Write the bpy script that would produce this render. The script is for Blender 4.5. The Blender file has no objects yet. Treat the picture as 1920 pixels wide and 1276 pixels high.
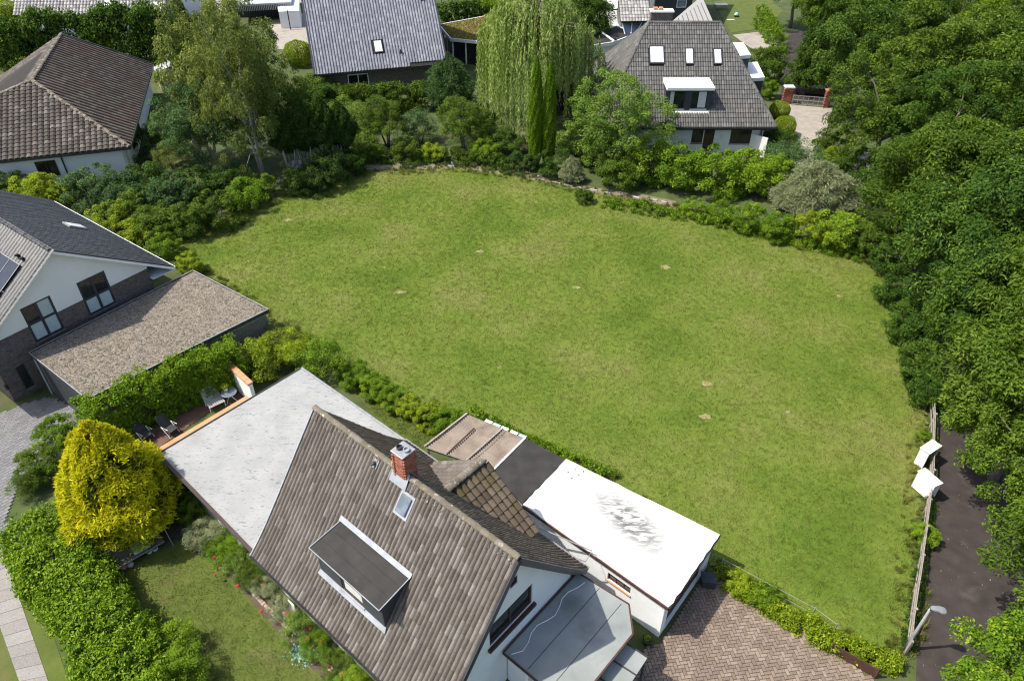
import bpy, math, random
import numpy as np
from mathutils import Matrix, Vector
from mathutils.geometry import tessellate_polygon

scene = bpy.context.scene
COL = scene.collection
rad = math.radians

# ------------------------------------------------------------------ camera, sky, sun, exposure
CAM_H = 30.0
PITCH = rad(38.5)          # degrees below the horizon
FPX = 1400.0               # focal length in photo pixels (photo 1920 x 1276)
cam = bpy.data.cameras.new('camera')
cam.sensor_fit = 'HORIZONTAL'
cam.sensor_width = 36.0
cam.lens = 36.0 * FPX / 1920.0
cam.clip_start = 0.1
cam.clip_end = 2000
cam_ob = bpy.data.objects.new('camera', cam)
COL.objects.link(cam_ob)
cam_ob.location = (0, 0, CAM_H)
cam_ob.rotation_euler = (math.pi / 2 - PITCH, 0, 0)
scene.camera = cam_ob

SUN_EL, SUN_AZ = rad(57), rad(5)     # light travels towards +X, turned SUN_AZ towards +Y
world = bpy.data.worlds.new('World')
scene.world = world
world.use_nodes = True
wn = world.node_tree
sky = wn.nodes.new('ShaderNodeTexSky')
sky.sky_type = 'NISHITA'
sky.sun_disc = False
sky.sun_elevation = SUN_EL
sky.sun_rotation = math.atan2(-math.cos(SUN_AZ), -math.sin(SUN_AZ))
sky.air_density = 1.0
sky.dust_density = 2.5
sky.ozone_density = 0.4
bg = wn.nodes['Background']
bg.inputs['Strength'].default_value = 0.14
wn.links.new(sky.outputs[0], bg.inputs[0])
sun = bpy.data.lights.new('sun', 'SUN')
sun.energy = 4.0
sun.angle = rad(0.5)
sun.color = (1.0, 0.94, 0.82)
sun_ob = bpy.data.objects.new('sun', sun)
COL.objects.link(sun_ob)
sdir = Vector((math.cos(SUN_AZ) * math.cos(SUN_EL), math.sin(SUN_AZ) * math.cos(SUN_EL), -math.sin(SUN_EL)))
sun_ob.rotation_euler = sdir.to_track_quat('-Z', 'Y').to_euler()
sun_ob.location = (-30, 0, 60)
vs = scene.view_settings
vs.view_transform = 'Standard'
vs.look = 'None'
vs.exposure = 0.7
vs.gamma = 1.0
scene.cycles.max_bounces = 6
scene.cycles.diffuse_bounces = 3
scene.cycles.transmission_bounces = 3
scene.cycles.transparent_max_bounces = 4
scene.cycles.use_adaptive_sampling = True
scene.cycles.filter_width = 1.15

rng = np.random.default_rng(7)
R = random.Random(11)

# ------------------------------------------------------------------ pixel -> place
def P(x, y, z=0.0):
    u, v = x - 960.0, y - 638.0
    down = FPX * math.sin(PITCH) + v * math.cos(PITCH)
    fwd = FPX * math.cos(PITCH) - v * math.sin(PITCH)
    t = (CAM_H - z) / down
    return Vector((u * t, fwd * t, z))

def pix(p):
    Z = p[2] - CAM_H
    d = p[1] * math.cos(PITCH) - Z * math.sin(PITCH)
    v = -(p[1] * math.sin(PITCH) + Z * math.cos(PITCH))
    return 960 + FPX * p[0] / d, 638 + FPX * v / d

def on_plane(x, y, p0, n):
    c = Vector((0, 0, CAM_H))
    d = P(x, y, 0) - c
    t = (Vector(p0) - c).dot(n) / d.dot(n)
    return c + d * t

class Fr:
    """A house's own axes: a along u, b along n, z up."""
    def __init__(s, o, az):
        s.o = Vector((o[0], o[1], 0))
        s.u = Vector((math.cos(az), math.sin(az), 0))
        s.n = Vector((math.sin(az), -math.cos(az), 0))
    def __call__(s, a, b, z=0.0):
        return s.o + s.u * a + s.n * b + Vector((0, 0, z))
    def ab(s, p):
        d = Vector((p[0], p[1], 0)) - s.o
        return d.dot(s.u), d.dot(s.n)
    def at_b(s, x, y, b):            # pixel on the upright plane at b -> (a, z)
        p = on_plane(x, y, s(0, b), s.n)
        return s.ab(p)[0], p.z
    def at_a(s, x, y, a):            # pixel on the upright plane at a -> (b, z)
        p = on_plane(x, y, s(a, 0), s.u)
        return s.ab(p)[1], p.z

# ------------------------------------------------------------------ materials
MATS = {}
def nodes_of(name):
    m = bpy.data.materials.new(name)
    m.use_nodes = True
    nt = m.node_tree
    return m, nt, nt.nodes['Principled BSDF']

def rgba(c):
    return (c[0], c[1], c[2], 1.0)

def rnd_socket(nt):
    """one random number for each tile or leaf: its mesh attribute plus the object's own"""
    a = nt.nodes.new('ShaderNodeAttribute'); a.attribute_name = 'rnd'
    o = nt.nodes.new('ShaderNodeObjectInfo')
    s = nt.nodes.new('ShaderNodeMath'); s.operation = 'ADD'
    nt.links.new(a.outputs['Fac'], s.inputs[0]); nt.links.new(o.outputs['Random'], s.inputs[1])
    f = nt.nodes.new('ShaderNodeMath'); f.operation = 'FRACT'
    nt.links.new(s.outputs[0], f.inputs[0])
    return f.outputs[0]

def ramp(nt, fac, stops):
    r = nt.nodes.new('ShaderNodeValToRGB')
    e = r.color_ramp.elements
    while len(e) < len(stops):
        e.new(0.5)
    for el, (p, c) in zip(e, stops):
        el.position = p
        el.color = rgba(c)
    nt.links.new(fac, r.inputs[0])
    return r.outputs[0]

def noise(nt, scale, detail=4.0, rough=0.55, vec=None, dist=0.0):
    n = nt.nodes.new('ShaderNodeTexNoise')
    n.inputs['Scale'].default_value = scale
    n.inputs['Detail'].default_value = detail
    n.inputs['Roughness'].default_value = rough
    n.inputs['Distortion'].default_value = dist
    if vec is None:
        g = nt.nodes.new('ShaderNodeNewGeometry')
        vec = g.outputs['Position']
    nt.links.new(vec, n.inputs['Vector'])
    return n.outputs['Fac']

def mix(nt, fac, a, b, mode='MIX'):
    m = nt.nodes.new('ShaderNodeMix'); m.data_type = 'RGBA'; m.blend_type = mode
    for sock, v in ((m.inputs[0], fac), (m.inputs[6], a), (m.inputs[7], b)):
        if hasattr(v, 'node'):
            nt.links.new(v, sock)
        elif isinstance(v, (int, float)):
            sock.default_value = v
        else:
            sock.default_value = rgba(v)
    return m.outputs[2]

def maprange(nt, v, a, b, c=0.0, d=1.0):
    m = nt.nodes.new('ShaderNodeMapRange')
    m.inputs[1].default_value = a; m.inputs[2].default_value = b
    m.inputs[3].default_value = c; m.inputs[4].default_value = d
    nt.links.new(v, m.inputs[0])
    return m.outputs[0]

def bump(nt, bs, h, strength=0.3, dist=0.02):
    b = nt.nodes.new('ShaderNodeBump')
    b.inputs['Strength'].default_value = strength
    b.inputs['Distance'].default_value = dist
    nt.links.new(h, b.inputs['Height'])
    nt.links.new(b.outputs[0], bs.inputs['Normal'])

def mottled(name, c1, c2, scale=3.0, rough=0.8, bscale=None, bstr=0.2, c3=None, c3scale=0.7, c3lo=0.55, c3hi=0.75, spec=0.4, metal=0.0, bdist=0.02):
    """two colours mixed by a noise, stained by a third"""
    m, nt, bs = nodes_of(name)
    col = ramp(nt, noise(nt, scale, 6), [(0.3, c1), (0.7, c2)])
    if c3 is not None:
        f = maprange(nt, noise(nt, c3scale, 5, 0.6), c3lo, c3hi)
        col = mix(nt, f, col, c3)
    nt.links.new(col, bs.inputs['Base Color'])
    bs.inputs['Roughness'].default_value = rough
    bs.inputs['Specular IOR Level'].default_value = spec
    bs.inputs['Metallic'].default_value = metal
    if bscale:
        bump(nt, bs, noise(nt, bscale, 5), bstr, bdist)
    MATS[name] = m
    return m

def pieces(name, stops, rough=0.8, stain=None, sscale=0.6, slo=0.5, shi=0.7, grain=14.0, gstr=0.25, spec=0.4, speck=None, splo=0.66):
    """a colour of its own for every tile, paver or brick, with a stain over them and grain"""
    m, nt, bs = nodes_of(name)
    col = ramp(nt, rnd_socket(nt), stops)
    g = noise(nt, grain, 5, 0.6)
    col = mix(nt, 0.6, col, mix(nt, 1.0, col, ramp(nt, g, [(0.25, (0.45,) * 3), (0.75, (1.35,) * 3)]), 'MULTIPLY'))
    if stain is not None:
        gp = nt.nodes.new('ShaderNodeNewGeometry'); mp = nt.nodes.new('ShaderNodeMapping'); mp.inputs['Scale'].default_value = (1.6, 1.6, 0.35)
        nt.links.new(gp.outputs['Position'], mp.inputs['Vector'])
        f = maprange(nt, noise(nt, sscale, 6, 0.65, mp.outputs[0]), slo, shi, 0, 0.85)
        col = mix(nt, f, col, stain)
    if speck is not None:
        f = maprange(nt, noise(nt, 5.0, 6, 0.7), splo, splo + 0.06, 0, 0.8)
        col = mix(nt, f, col, speck)
    nt.links.new(col, bs.inputs['Base Color'])
    bs.inputs['Roughness'].default_value = rough
    bs.inputs['Specular IOR Level'].default_value = spec
    bump(nt, bs, g, gstr, 0.01)
    MATS[name] = m
    return m

def leafy(name, stops, trans=0.35, rough=0.55, patch=None, spec=0.2):
    m, nt, bs = nodes_of(name)
    col = ramp(nt, rnd_socket(nt), stops)
    if patch is not None:
        f = maprange(nt, noise(nt, 0.5, 3), 0.45, 0.65, 0, 0.7)
        col = mix(nt, f, col, patch)
    nt.links.new(col, bs.inputs['Base Color'])
    bs.inputs['Roughness'].default_value = rough
    bs.inputs['Specular IOR Level'].default_value = spec
    t = nt.nodes.new('ShaderNodeBsdfTranslucent')
    tc = mix(nt, 1.0, col, (1.0, 1.05, 0.45), 'MULTIPLY')
    nt.links.new(tc, t.inputs['Color'])
    ms = nt.nodes.new('ShaderNodeMixShader')
    ms.inputs[0].default_value = trans
    nt.links.new(bs.outputs[0], ms.inputs[1]); nt.links.new(t.outputs[0], ms.inputs[2])
    nt.links.new(ms.outputs[0], nt.nodes['Material Output'].inputs['Surface'])
    MATS[name] = m
    return m

def glassy(name, c, rough=0.06):
    m, nt, bs = nodes_of(name)
    nt.links.new(ramp(nt, noise(nt, 1.3, 3), [(0.35, c), (0.7, tuple(x * 2.2 + 0.004 for x in c))]), bs.inputs['Base Color'])
    bs.inputs['Roughness'].default_value = rough
    bs.inputs['Specular IOR Level'].default_value = 0.6
    MATS[name] = m
    return m

# ------------------------------------------------------------------ meshes and objects
def mesh_np(name, verts, quads=None, tris=None, rnd=None, smooth=False):
    """a mesh from numpy arrays; rnd is one number for each vertex"""
    me = bpy.data.meshes.new(name)
    verts = np.asarray(verts, dtype=np.float32).reshape(-1, 3)
    loops, starts, totals, pos = [], [], [], 0
    for arr, k in ((quads, 4), (tris, 3)):
        if arr is None or len(arr) == 0:
            continue
        arr = np.asarray(arr, dtype=np.int32).reshape(-1, k)
        loops.append(arr.ravel())
        starts.append(pos + np.arange(len(arr), dtype=np.int32) * k)
        totals.append(np.full(len(arr), k, dtype=np.int32))
        pos += arr.size
    loops = np.concatenate(loops); starts = np.concatenate(starts); totals = np.concatenate(totals)
    me.vertices.add(len(verts)); me.vertices.foreach_set('co', verts.ravel())
    me.loops.add(len(loops)); me.loops.foreach_set('vertex_index', loops)
    me.polygons.add(len(starts))
    me.polygons.foreach_set('loop_start', starts); me.polygons.foreach_set('loop_total', totals)
    me.polygons.foreach_set('use_smooth', np.full(len(starts), bool(smooth)))
    if rnd is not None:
        at = me.attributes.new('rnd', 'FLOAT', 'POINT')
        at.data.foreach_set('value', np.asarray(rnd, dtype=np.float32))
    me.update(calc_edges=True)
    me.validate()
    return me

class MB:
    """collects the shapes of one part"""
    def __init__(s):
        s.v, s.f = [], []
    def add(s, vs, fs):
        k = len(s.v)
        s.v += [tuple(v) for v in vs]
        s.f += [tuple(i + k for i in f) for f in fs]
        return s
    def box(s, o, ex, ey, ez, x, y, z):
        o, ex, ey, ez = Vector(o), Vector(ex), Vector(ey), Vector(ez)
        vs = [o + ex * a + ey * b + ez * c for c in z for b in y for a in x]
        return s.add(vs, [(0, 2, 3, 1), (4, 5, 7, 6), (0, 1, 5, 4), (2, 6, 7, 3), (0, 4, 6, 2), (1, 3, 7, 5)])
    def bar(s, p, q, w, h=None, up=(0, 0, 1)):
        p, q = Vector(p), Vector(q)
        d = (q - p); L = d.length; d.normalize()
        up = Vector(up)
        if abs(d.dot(up)) > 0.98:
            up = Vector((0, 1, 0))
        r = d.cross(up).normalized(); t = r.cross(d)
        h = w if h is None else h
        return s.box(p, d, r, t, (0, L), (-w / 2, w / 2), (-h / 2, h / 2))
    def tube(s, pts, radii, k=7, cap=True):
        pts = [Vector(p) for p in pts]
        if isinstance(radii, (int, float)):
            radii = [radii] * len(pts)
        vs, fs = [], []
        for i, p in enumerate(pts):
            d = (pts[min(i + 1, len(pts) - 1)] - pts[max(i - 1, 0)]).normalized()
            a = Vector((0, 0, 1)) if abs(d.z) < 0.9 else Vector((1, 0, 0))
            r = d.cross(a).normalized(); t = r.cross(d)
            for j in range(k):
                an = 2 * math.pi * j / k
                vs.append(p + (r * math.cos(an) + t * math.sin(an)) * radii[i])
        for i in range(len(pts) - 1):
            for j in range(k):
                fs.append((i * k + j, i * k + (j + 1) % k, (i + 1) * k + (j + 1) % k, (i + 1) * k + j))
        if cap:
            fs.append(tuple(range(k))[::-1]); fs.append(tuple((len(pts) - 1) * k + j for j in range(k)))
        return s.add(vs, fs)
    def prism(s, pts, z0, z1):
        """upright prism over a ground outline; z0, z1 a number or one for each corner"""
        n = len(pts)
        zz0 = [z0] * n if isinstance(z0, (int, float)) else z0
        zz1 = [z1] * n if isinstance(z1, (int, float)) else z1
        area = sum(pts[i][0] * pts[(i + 1) % n][1] - pts[(i + 1) % n][0] * pts[i][1] for i in range(n))
        idx = list(range(n)) if area > 0 else list(range(n))[::-1]
        vs = [(pts[i][0], pts[i][1], zz0[i]) for i in idx] + [(pts[i][0], pts[i][1], zz1[i]) for i in idx]
        fs = [tuple(range(n))[::-1], tuple(range(n, 2 * n))] + [(i, (i + 1) % n, n + (i + 1) % n, n + i) for i in range(n)]
        return s.add(vs, fs)
    def lathe(s, c, prof, k=14):
        c = Vector(c)
        vs, fs = [], []
        for r, z in prof:
            for j in range(k):
                an = 2 * math.pi * j / k
                vs.append(c + Vector((r * math.cos(an), r * math.sin(an), z)))
        for i in range(len(prof) - 1):
            for j in range(k):
                fs.append((i * k + j, i * k + (j + 1) % k, (i + 1) * k + (j + 1) % k, (i + 1) * k + j))
        fs.append(tuple(range(k))[::-1]); fs.append(tuple((len(prof) - 1) * k + j for j in range(k)))
        return s.add(vs, fs)
    def slab(s, quad, thick):
        """a sheet of the given thickness below the given outline (3-D points)"""
        q = [Vector(p) for p in quad]
        n = (q[1] - q[0]).cross(q[2] - q[0]).normalized()
        if n.z < 0:
            q = q[::-1]; n = -n
        k = len(q)
        lo = [p - n * thick for p in q]
        return s.add(q + lo, [tuple(range(k)), tuple(range(k, 2 * k))[::-1]] + [((i + 1) % k, i, k + i, k + (i + 1) % k) for i in range(k)])
    def mesh(s, name, smooth=False):
        me = bpy.data.meshes.new(name)
        me.from_pydata([tuple(v) for v in s.v], [], s.f)
        if smooth:
            me.polygons.foreach_set('use_smooth', [True] * len(me.polygons))
        me.update()
        return me
    def build(s, name, mat, parent=None, smooth=False, bevel=0.0, kind=None):
        return link(name, s.mesh(name, smooth), mat, parent, bevel, kind)

def world_loc(o):
    """where a parent's own axes stand: parts carry world coordinates, so only a top-level Empty is moved"""
    return Vector(o.location) if o.parent is None else Vector((0, 0, 0))

def link(name, me, mat, parent=None, bevel=0.0, kind=None):
    """link a mesh given in world coordinates, under a parent that is only moved, never turned"""
    o = bpy.data.objects.new(name, me)
    COL.objects.link(o)
    if mat is not None and not me.materials:
        me.materials.append(MATS[mat] if isinstance(mat, str) else mat)
    if parent is not None:
        o.parent = parent
        o.matrix_parent_inverse = Matrix.Translation(-world_loc(parent))
    if bevel:
        b = o.modifiers.new('bevel', 'BEVEL'); b.width = bevel; b.segments = 2; b.limit_method = 'ANGLE'
    if kind:
        o['kind'] = kind
    return o

def tag(o, label, cat, group=None):
    o['label'] = label; o['category'] = cat
    if group:
        o['group'] = group
    return o

def thing(name, label, cat, loc=(0, 0, 0), group=None):
    o = bpy.data.objects.new(name, None)
    o.empty_display_size = 0.3
    COL.objects.link(o)
    o.location = loc
    return tag(o, label, cat, group)

def struct(name, mb, mat, **k):
    o = mb.build(name, mat, None, **k) if isinstance(mb, MB) else link(name, mb, mat)
    o['kind'] = 'structure'
    return o

def place(me, M, name, mat, parent):
    """a copy of a small shared mesh at matrix M (world), under parent"""
    o = bpy.data.objects.new(name, me)
    COL.objects.link(o)
    if not me.materials:
        me.materials.append(MATS[mat])
    o.parent = parent
    o.matrix_parent_inverse = Matrix.Translation(-world_loc(parent))
    o.matrix_basis = M
    return o

def in_poly(p, poly):
    x, y = p; c = False; n = len(poly)
    for i in range(n):
        x1, y1 = poly[i]; x2, y2 = poly[(i + 1) % n]
        if (y1 > y) != (y2 > y) and x < (x2 - x1) * (y - y1) / (y2 - y1) + x1:
            c = not c
    return c

def spread_pieces(proto, mats4, name, mat, parent, most=300, frame_only=True):
    """proto: MB of one piece. The nearest ones in view become parts, the rest one joined part."""
    me = proto.mesh(name)
    order = []
    for i, M in enumerate(mats4):
        p = M.translation
        x, y = pix(p)
        seen = -10 < x < 1930 and -10 < y < 1286
        order.append((0 if seen else 1, (p - Vector((0, 0, CAM_H))).length, i))
    order.sort()
    mine = [i for s, d, i in order if s == 0][:most]
    mset = set(mine)
    for i in mine:
        place(me, mats4[i], name, mat, parent)
    rest = [M for i, M in enumerate(mats4) if i not in mset]
    if rest:
        v = np.array(proto.v, dtype=np.float64); v = np.c_[v, np.ones(len(v))]
        A = np.array([np.array(M) for M in rest])
        W = np.einsum('nij,vj->nvi', A, v)[:, :, :3]
        q = np.array([f for f in proto.f if len(f) == 4]); t = [f for f in proto.f if len(f) == 3]
        off = (np.arange(len(rest)) * len(v))[:, None, None]
        Q = (q[None] + off).reshape(-1, 4)
        T = (np.array(t)[None] + off).reshape(-1, 3) if t else None
        rn = np.repeat(np.random.default_rng(len(rest)).random(len(rest)), len(v))
        link('further_' + name + 's', mesh_np(name, W.reshape(-1, 3), Q, T, rn), mat, parent, kind='stuff')
    return len(mine), len(rest)

def panel(fr_pt, poly, holes, depth=0.14):
    """an upright wall face with openings. fr_pt(s, z, d) -> point, d metres behind the face"""
    loops = [poly] + holes
    flat = [p for l in loops for p in l]
    tris = tessellate_polygon([[Vector((p[0], p[1], 0)) for p in l] for l in loops])
    mb = MB()
    mb.add([fr_pt(p[0], p[1], 0) for p in flat], [tuple(t) for t in tris])
    for l in holes:
        k = len(l)
        mb.add([fr_pt(p[0], p[1], 0) for p in l] + [fr_pt(p[0], p[1], depth) for p in l], [(i, (i + 1) % k, k + (i + 1) % k, k + i) for i in range(k)])
    return mb

def window(parent, f, s0, s1, z0, z1, frame_mat, pane_mat, nx=2, ny=1, depth=0.09, fw=0.07, sill=None, bar=None, split=None):
    """f(s, z, d): point on the wall, d metres behind its face. window > pane, sill"""
    ex = (f(1, 0, 0) - f(0, 0, 0)).normalized(); ey = Vector((0, 0, 1)); ez = (f(0, 0, 1) - f(0, 0, 0)).normalized()
    o = f(0, 0, 0)
    bar = fw * 0.9 if bar is None else bar
    m = MB()
    d = (depth - 0.05, depth + 0.02)
    m.box(o, ex, ey, ez, (s0, s1), (z0, z0 + fw), d); m.box(o, ex, ey, ez, (s0, s1), (z1 - fw, z1), d)
    m.box(o, ex, ey, ez, (s0, s0 + fw), (z0 + fw, z1 - fw), d); m.box(o, ex, ey, ez, (s1 - fw, s1), (z0 + fw, z1 - fw), d)
    xs = [s0 + (s1 - s0) * i / nx for i in range(nx + 1)]
    zs = [z0 + (z1 - z0) * i / ny for i in range(ny + 1)]
    if split is not None:
        zs = [z0, z0 + (z1 - z0) * split, z1]; ny = 2
    for x in xs[1:-1]:
        m.box(o, ex, ey, ez, (x - bar / 2, x + bar / 2), (z0 + fw, z1 - fw), (d[0] + 0.004, d[1]))
    for z in zs[1:-1]:
        m.box(o, ex, ey, ez, (s0 + fw, s1 - fw), (z - bar / 2, z + bar / 2), (d[0] + 0.007, d[1]))
    w = m.build('window', frame_mat, parent)
    for i in range(nx):
        for j in range(ny):
            a = xs[i] + (fw if i == 0 else bar / 2); b = xs[i + 1] - (fw if i == nx - 1 else bar / 2)
            c = zs[j] + (fw if j == 0 else bar / 2); e = zs[j + 1] - (fw if j == ny - 1 else bar / 2)
            pm = pane_mat(i, j) if callable(pane_mat) else pane_mat
            MB().box(o, ex, ey, ez, (a, b), (c, e), (depth - 0.012, depth + 0.01)).build('pane', pm, w)
    if sill:
        MB().box(o, ex, ey, ez, (s0 - 0.05, s1 + 0.05), (z0 - 0.07, z0 - 0.005), (-0.06, depth)).build('sill', sill, w)
    return w
# ------------------------------------------------------------------ the materials
mottled('soil', (0.055, 0.042, 0.030), (0.11, 0.085, 0.06), 2.5, 0.95, 8, 0.5)
mottled('rough_ground', (0.035, 0.055, 0.014), (0.075, 0.10, 0.028), 0.9, 0.95, 7, 0.6, c3=(0.09, 0.075, 0.04), c3scale=0.35)
mottled('garden_lawn', (0.060, 0.088, 0.012), (0.095, 0.118, 0.020), 1.1, 0.95, 26, 0.6, c3=(0.12, 0.10, 0.045), c3scale=0.4, c3lo=0.54, c3hi=0.8)
mottled('asphalt', (0.026, 0.020, 0.018), (0.048, 0.039, 0.035), 1.2, 0.75, 90, 0.25, c3=(0.095, 0.083, 0.075), c3scale=0.45, c3lo=0.56, c3hi=0.8, bdist=0.006)
mottled('concrete', (0.25, 0.225, 0.195), (0.33, 0.30, 0.265), 1.5, 0.9, 30, 0.15, c3=(0.19, 0.17, 0.145), c3scale=0.5)
mottled('grey_concrete', (0.22, 0.22, 0.22), (0.30, 0.30, 0.30), 1.5, 0.9, 30, 0.15, c3=(0.16, 0.16, 0.155), c3scale=0.6)
mottled('dirt_path', (0.15, 0.12, 0.09), (0.24, 0.195, 0.155), 1.4, 0.95, 12, 0.5, c3=(0.10, 0.12, 0.04), c3scale=0.8, c3lo=0.48, c3hi=0.66)
mottled('white_render', (0.72, 0.73, 0.74), (0.80, 0.81, 0.81), 0.9, 0.9, 40, 0.12, c3=(0.62, 0.63, 0.62), c3scale=0.35, c3lo=0.58, c3hi=0.85)
mottled('cream_render', (0.74, 0.73, 0.69), (0.80, 0.79, 0.75), 0.9, 0.9, 40, 0.1)
mottled('white_paint', (0.74, 0.74, 0.73), (0.82, 0.82, 0.81), 2.0, 0.5)
mottled('white_board', (0.66, 0.66, 0.65), (0.82, 0.82, 0.81), 3.0, 0.6, c3=(0.45, 0.44, 0.42), c3scale=2.2, c3lo=0.58, c3hi=0.8)
mottled('dark_metal', (0.025, 0.027, 0.03), (0.05, 0.052, 0.055), 3, 0.45)
mottled('anthracite', (0.030, 0.034, 0.042), (0.045, 0.05, 0.06), 4, 0.4)
mottled('steel', (0.24, 0.245, 0.26), (0.36, 0.365, 0.38), 4, 0.45, metal=0.3)
mottled('lead', (0.24, 0.26, 0.30), (0.36, 0.38, 0.42), 3, 0.55, c3=(0.20, 0.21, 0.22), c3scale=1.5)
mottled('roofing_felt_grey', (0.34, 0.355, 0.37), (0.42, 0.435, 0.45), 0.9, 0.8, 60, 0.2, c3=(0.27, 0.28, 0.29), c3scale=0.55, c3lo=0.5, c3hi=0.8)
mottled('roofing_felt_dark', (0.020, 0.019, 0.018), (0.036, 0.034, 0.032), 1.6, 0.8, 60, 0.2, c3=(0.14, 0.135, 0.125), c3scale=0.7, c3lo=0.62, c3hi=0.9)
mottled('roofing_felt_green_grey', (0.20, 0.22, 0.215), (0.27, 0.29, 0.28), 0.8, 0.75, 60, 0.2, c3=(0.15, 0.16, 0.155), c3scale=0.5)
mottled('dark_timber', (0.05, 0.022, 0.017), (0.085, 0.04, 0.03), 6, 0.6, 20, 0.2)
mottled('old_timber', (0.20, 0.17, 0.15), (0.34, 0.30, 0.27), 5, 0.85, 25, 0.4)
mottled('terracotta', (0.46, 0.20, 0.09), (0.58, 0.28, 0.14), 2, 0.8, 30, 0.1, c3=(0.40, 0.25, 0.16), c3scale=1.2)
mottled('bark', (0.09, 0.075, 0.06), (0.19, 0.165, 0.14), 7, 0.95, 18, 0.7)
mottled('pale_bark', (0.26, 0.24, 0.21), (0.42, 0.39, 0.35), 6, 0.95, 18, 0.5)
mottled('solar', (0.012, 0.015, 0.028), (0.02, 0.024, 0.04), 2, 0.25, spec=0.5)
mottled('roof_deck', (0.02, 0.017, 0.015), (0.035, 0.03, 0.026), 3, 0.95)
mottled('black_plastic', (0.012, 0.012, 0.013), (0.022, 0.022, 0.024), 3, 0.5)
mottled('canvas_grey', (0.26, 0.26, 0.25), (0.38, 0.38, 0.37), 5, 0.9)
mottled('canvas_dark', (0.03, 0.032, 0.035), (0.05, 0.052, 0.056), 5, 0.9)
mottled('terrace_brown', (0.10, 0.055, 0.04), (0.15, 0.085, 0.06), 2.2, 0.9, 20, 0.2)
mottled('red_brown', (0.20, 0.09, 0.065), (0.28, 0.13, 0.10), 2, 0.85)
mottled('grey_stone', (0.30, 0.29, 0.28), (0.46, 0.45, 0.43), 4, 0.9, 20, 0.4)
mottled('teal_cloth', (0.25, 0.45, 0.42), (0.40, 0.58, 0.54), 4, 0.8)
mottled('rose_red', (0.30, 0.006, 0.010), (0.45, 0.014, 0.014), 4, 0.6)
mottled('rose_pink', (0.60, 0.22, 0.20), (0.70, 0.34, 0.30), 4, 0.6)
mottled('pot_clay', (0.42, 0.17, 0.13), (0.52, 0.24, 0.19), 4, 0.8)
mottled('frosted', (0.40, 0.47, 0.46), (0.48, 0.55, 0.54), 2, 0.25)
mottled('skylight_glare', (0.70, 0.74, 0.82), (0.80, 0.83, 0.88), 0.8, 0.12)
mottled('curtain', (0.55, 0.55, 0.52), (0.68, 0.68, 0.65), 6, 0.9)
glassy('glass_dark', (0.012, 0.014, 0.015))
glassy('glass_blue', (0.10, 0.12, 0.15), 0.04)
pieces('tile_brown', [(0.0, (0.098, 0.082, 0.070)), (0.5, (0.124, 0.106, 0.092)), (0.85, (0.150, 0.131, 0.115)), (1.0, (0.205, 0.187, 0.17))], 0.85, stain=(0.18, 0.162, 0.144), sscale=0.45, slo=0.5, shi=0.72, grain=16, speck=(0.36, 0.34, 0.30), splo=0.67)
pieces('tile_moss_shaded', [(0.0, (0.078, 0.055, 0.038)), (1.0, (0.165, 0.128, 0.095))], 0.9, stain=(0.085, 0.072, 0.024), sscale=0.8, grain=16)  # mossy tiles; shade on slopes facing away from the sun darkened into the colour
pieces('ridge_lichen', [(0.0, (0.12, 0.10, 0.08)), (1.0, (0.20, 0.175, 0.145))], 0.9, stain=(0.13, 0.115, 0.045), sscale=2.2, grain=20, gstr=0.9, speck=(0.46, 0.43, 0.37), splo=0.57)
pieces('tile_hip_house', [(0.0, (0.052, 0.044, 0.037)), (0.6, (0.082, 0.071, 0.061)), (1.0, (0.15, 0.135, 0.12))], 0.85, stain=(0.078, 0.061, 0.049), sscale=0.35, slo=0.5, shi=0.7, grain=9, speck=(0.34, 0.32, 0.29), splo=0.68)
pieces('tile_hip_flat', [(0.0, (0.082, 0.066, 0.054)), (0.6, (0.105, 0.086, 0.072)), (1.0, (0.145, 0.124, 0.106))], 0.85, stain=(0.11, 0.075, 0.056), sscale=0.3, slo=0.48, shi=0.7, grain=8, speck=(0.30, 0.27, 0.23), splo=0.70)
pieces('tile_slate', [(0.0, (0.032, 0.033, 0.036)), (1.0, (0.060, 0.062, 0.066))], 0.5, grain=10, spec=0.5)
pieces('tile_blue', [(0.0, (0.15, 0.158, 0.195)), (0.6, (0.19, 0.20, 0.24)), (1.0, (0.25, 0.26, 0.30))], 0.55, grain=6, spec=0.5)
pieces('tile_dark_grey', [(0.0, (0.076, 0.075, 0.072)), (0.6, (0.102, 0.100, 0.096)), (1.0, (0.140, 0.137, 0.131))], 0.75, stain=(0.085, 0.085, 0.08), sscale=0.35, grain=8)
pieces('tile_pale', [(0.0, (0.22, 0.21, 0.20)), (1.0, (0.40, 0.39, 0.38))], 0.7, grain=6)
pieces('paver_clay', [(0.0, (0.165, 0.125, 0.095)), (0.6, (0.215, 0.168, 0.132)), (1.0, (0.265, 0.212, 0.172))], 0.9, stain=(0.14, 0.108, 0.085), sscale=0.5, grain=25)
pieces('paver_grey', [(0.0, (0.15, 0.15, 0.155)), (1.0, (0.21, 0.21, 0.215))], 0.85, stain=(0.17, 0.17, 0.17), sscale=0.4, grain=20)
pieces('slab_grey', [(0.0, (0.215, 0.20, 0.19)), (1.0, (0.275, 0.26, 0.25))], 0.9, stain=(0.22, 0.21, 0.18), sscale=0.9, grain=20)
pieces('brick_red', [(0.0, (0.24, 0.075, 0.045)), (0.6, (0.33, 0.115, 0.07)), (1.0, (0.40, 0.17, 0.11))], 0.9, grain=22)
pieces('brick_dark', [(0.0, (0.07, 0.05, 0.045)), (0.6, (0.11, 0.08, 0.07)), (1.0, (0.15, 0.12, 0.105))], 0.9, grain=22)
pieces('cladding', [(0.0, (0.035, 0.04, 0.05)), (1.0, (0.06, 0.065, 0.075))], 0.6, grain=8)
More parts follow.
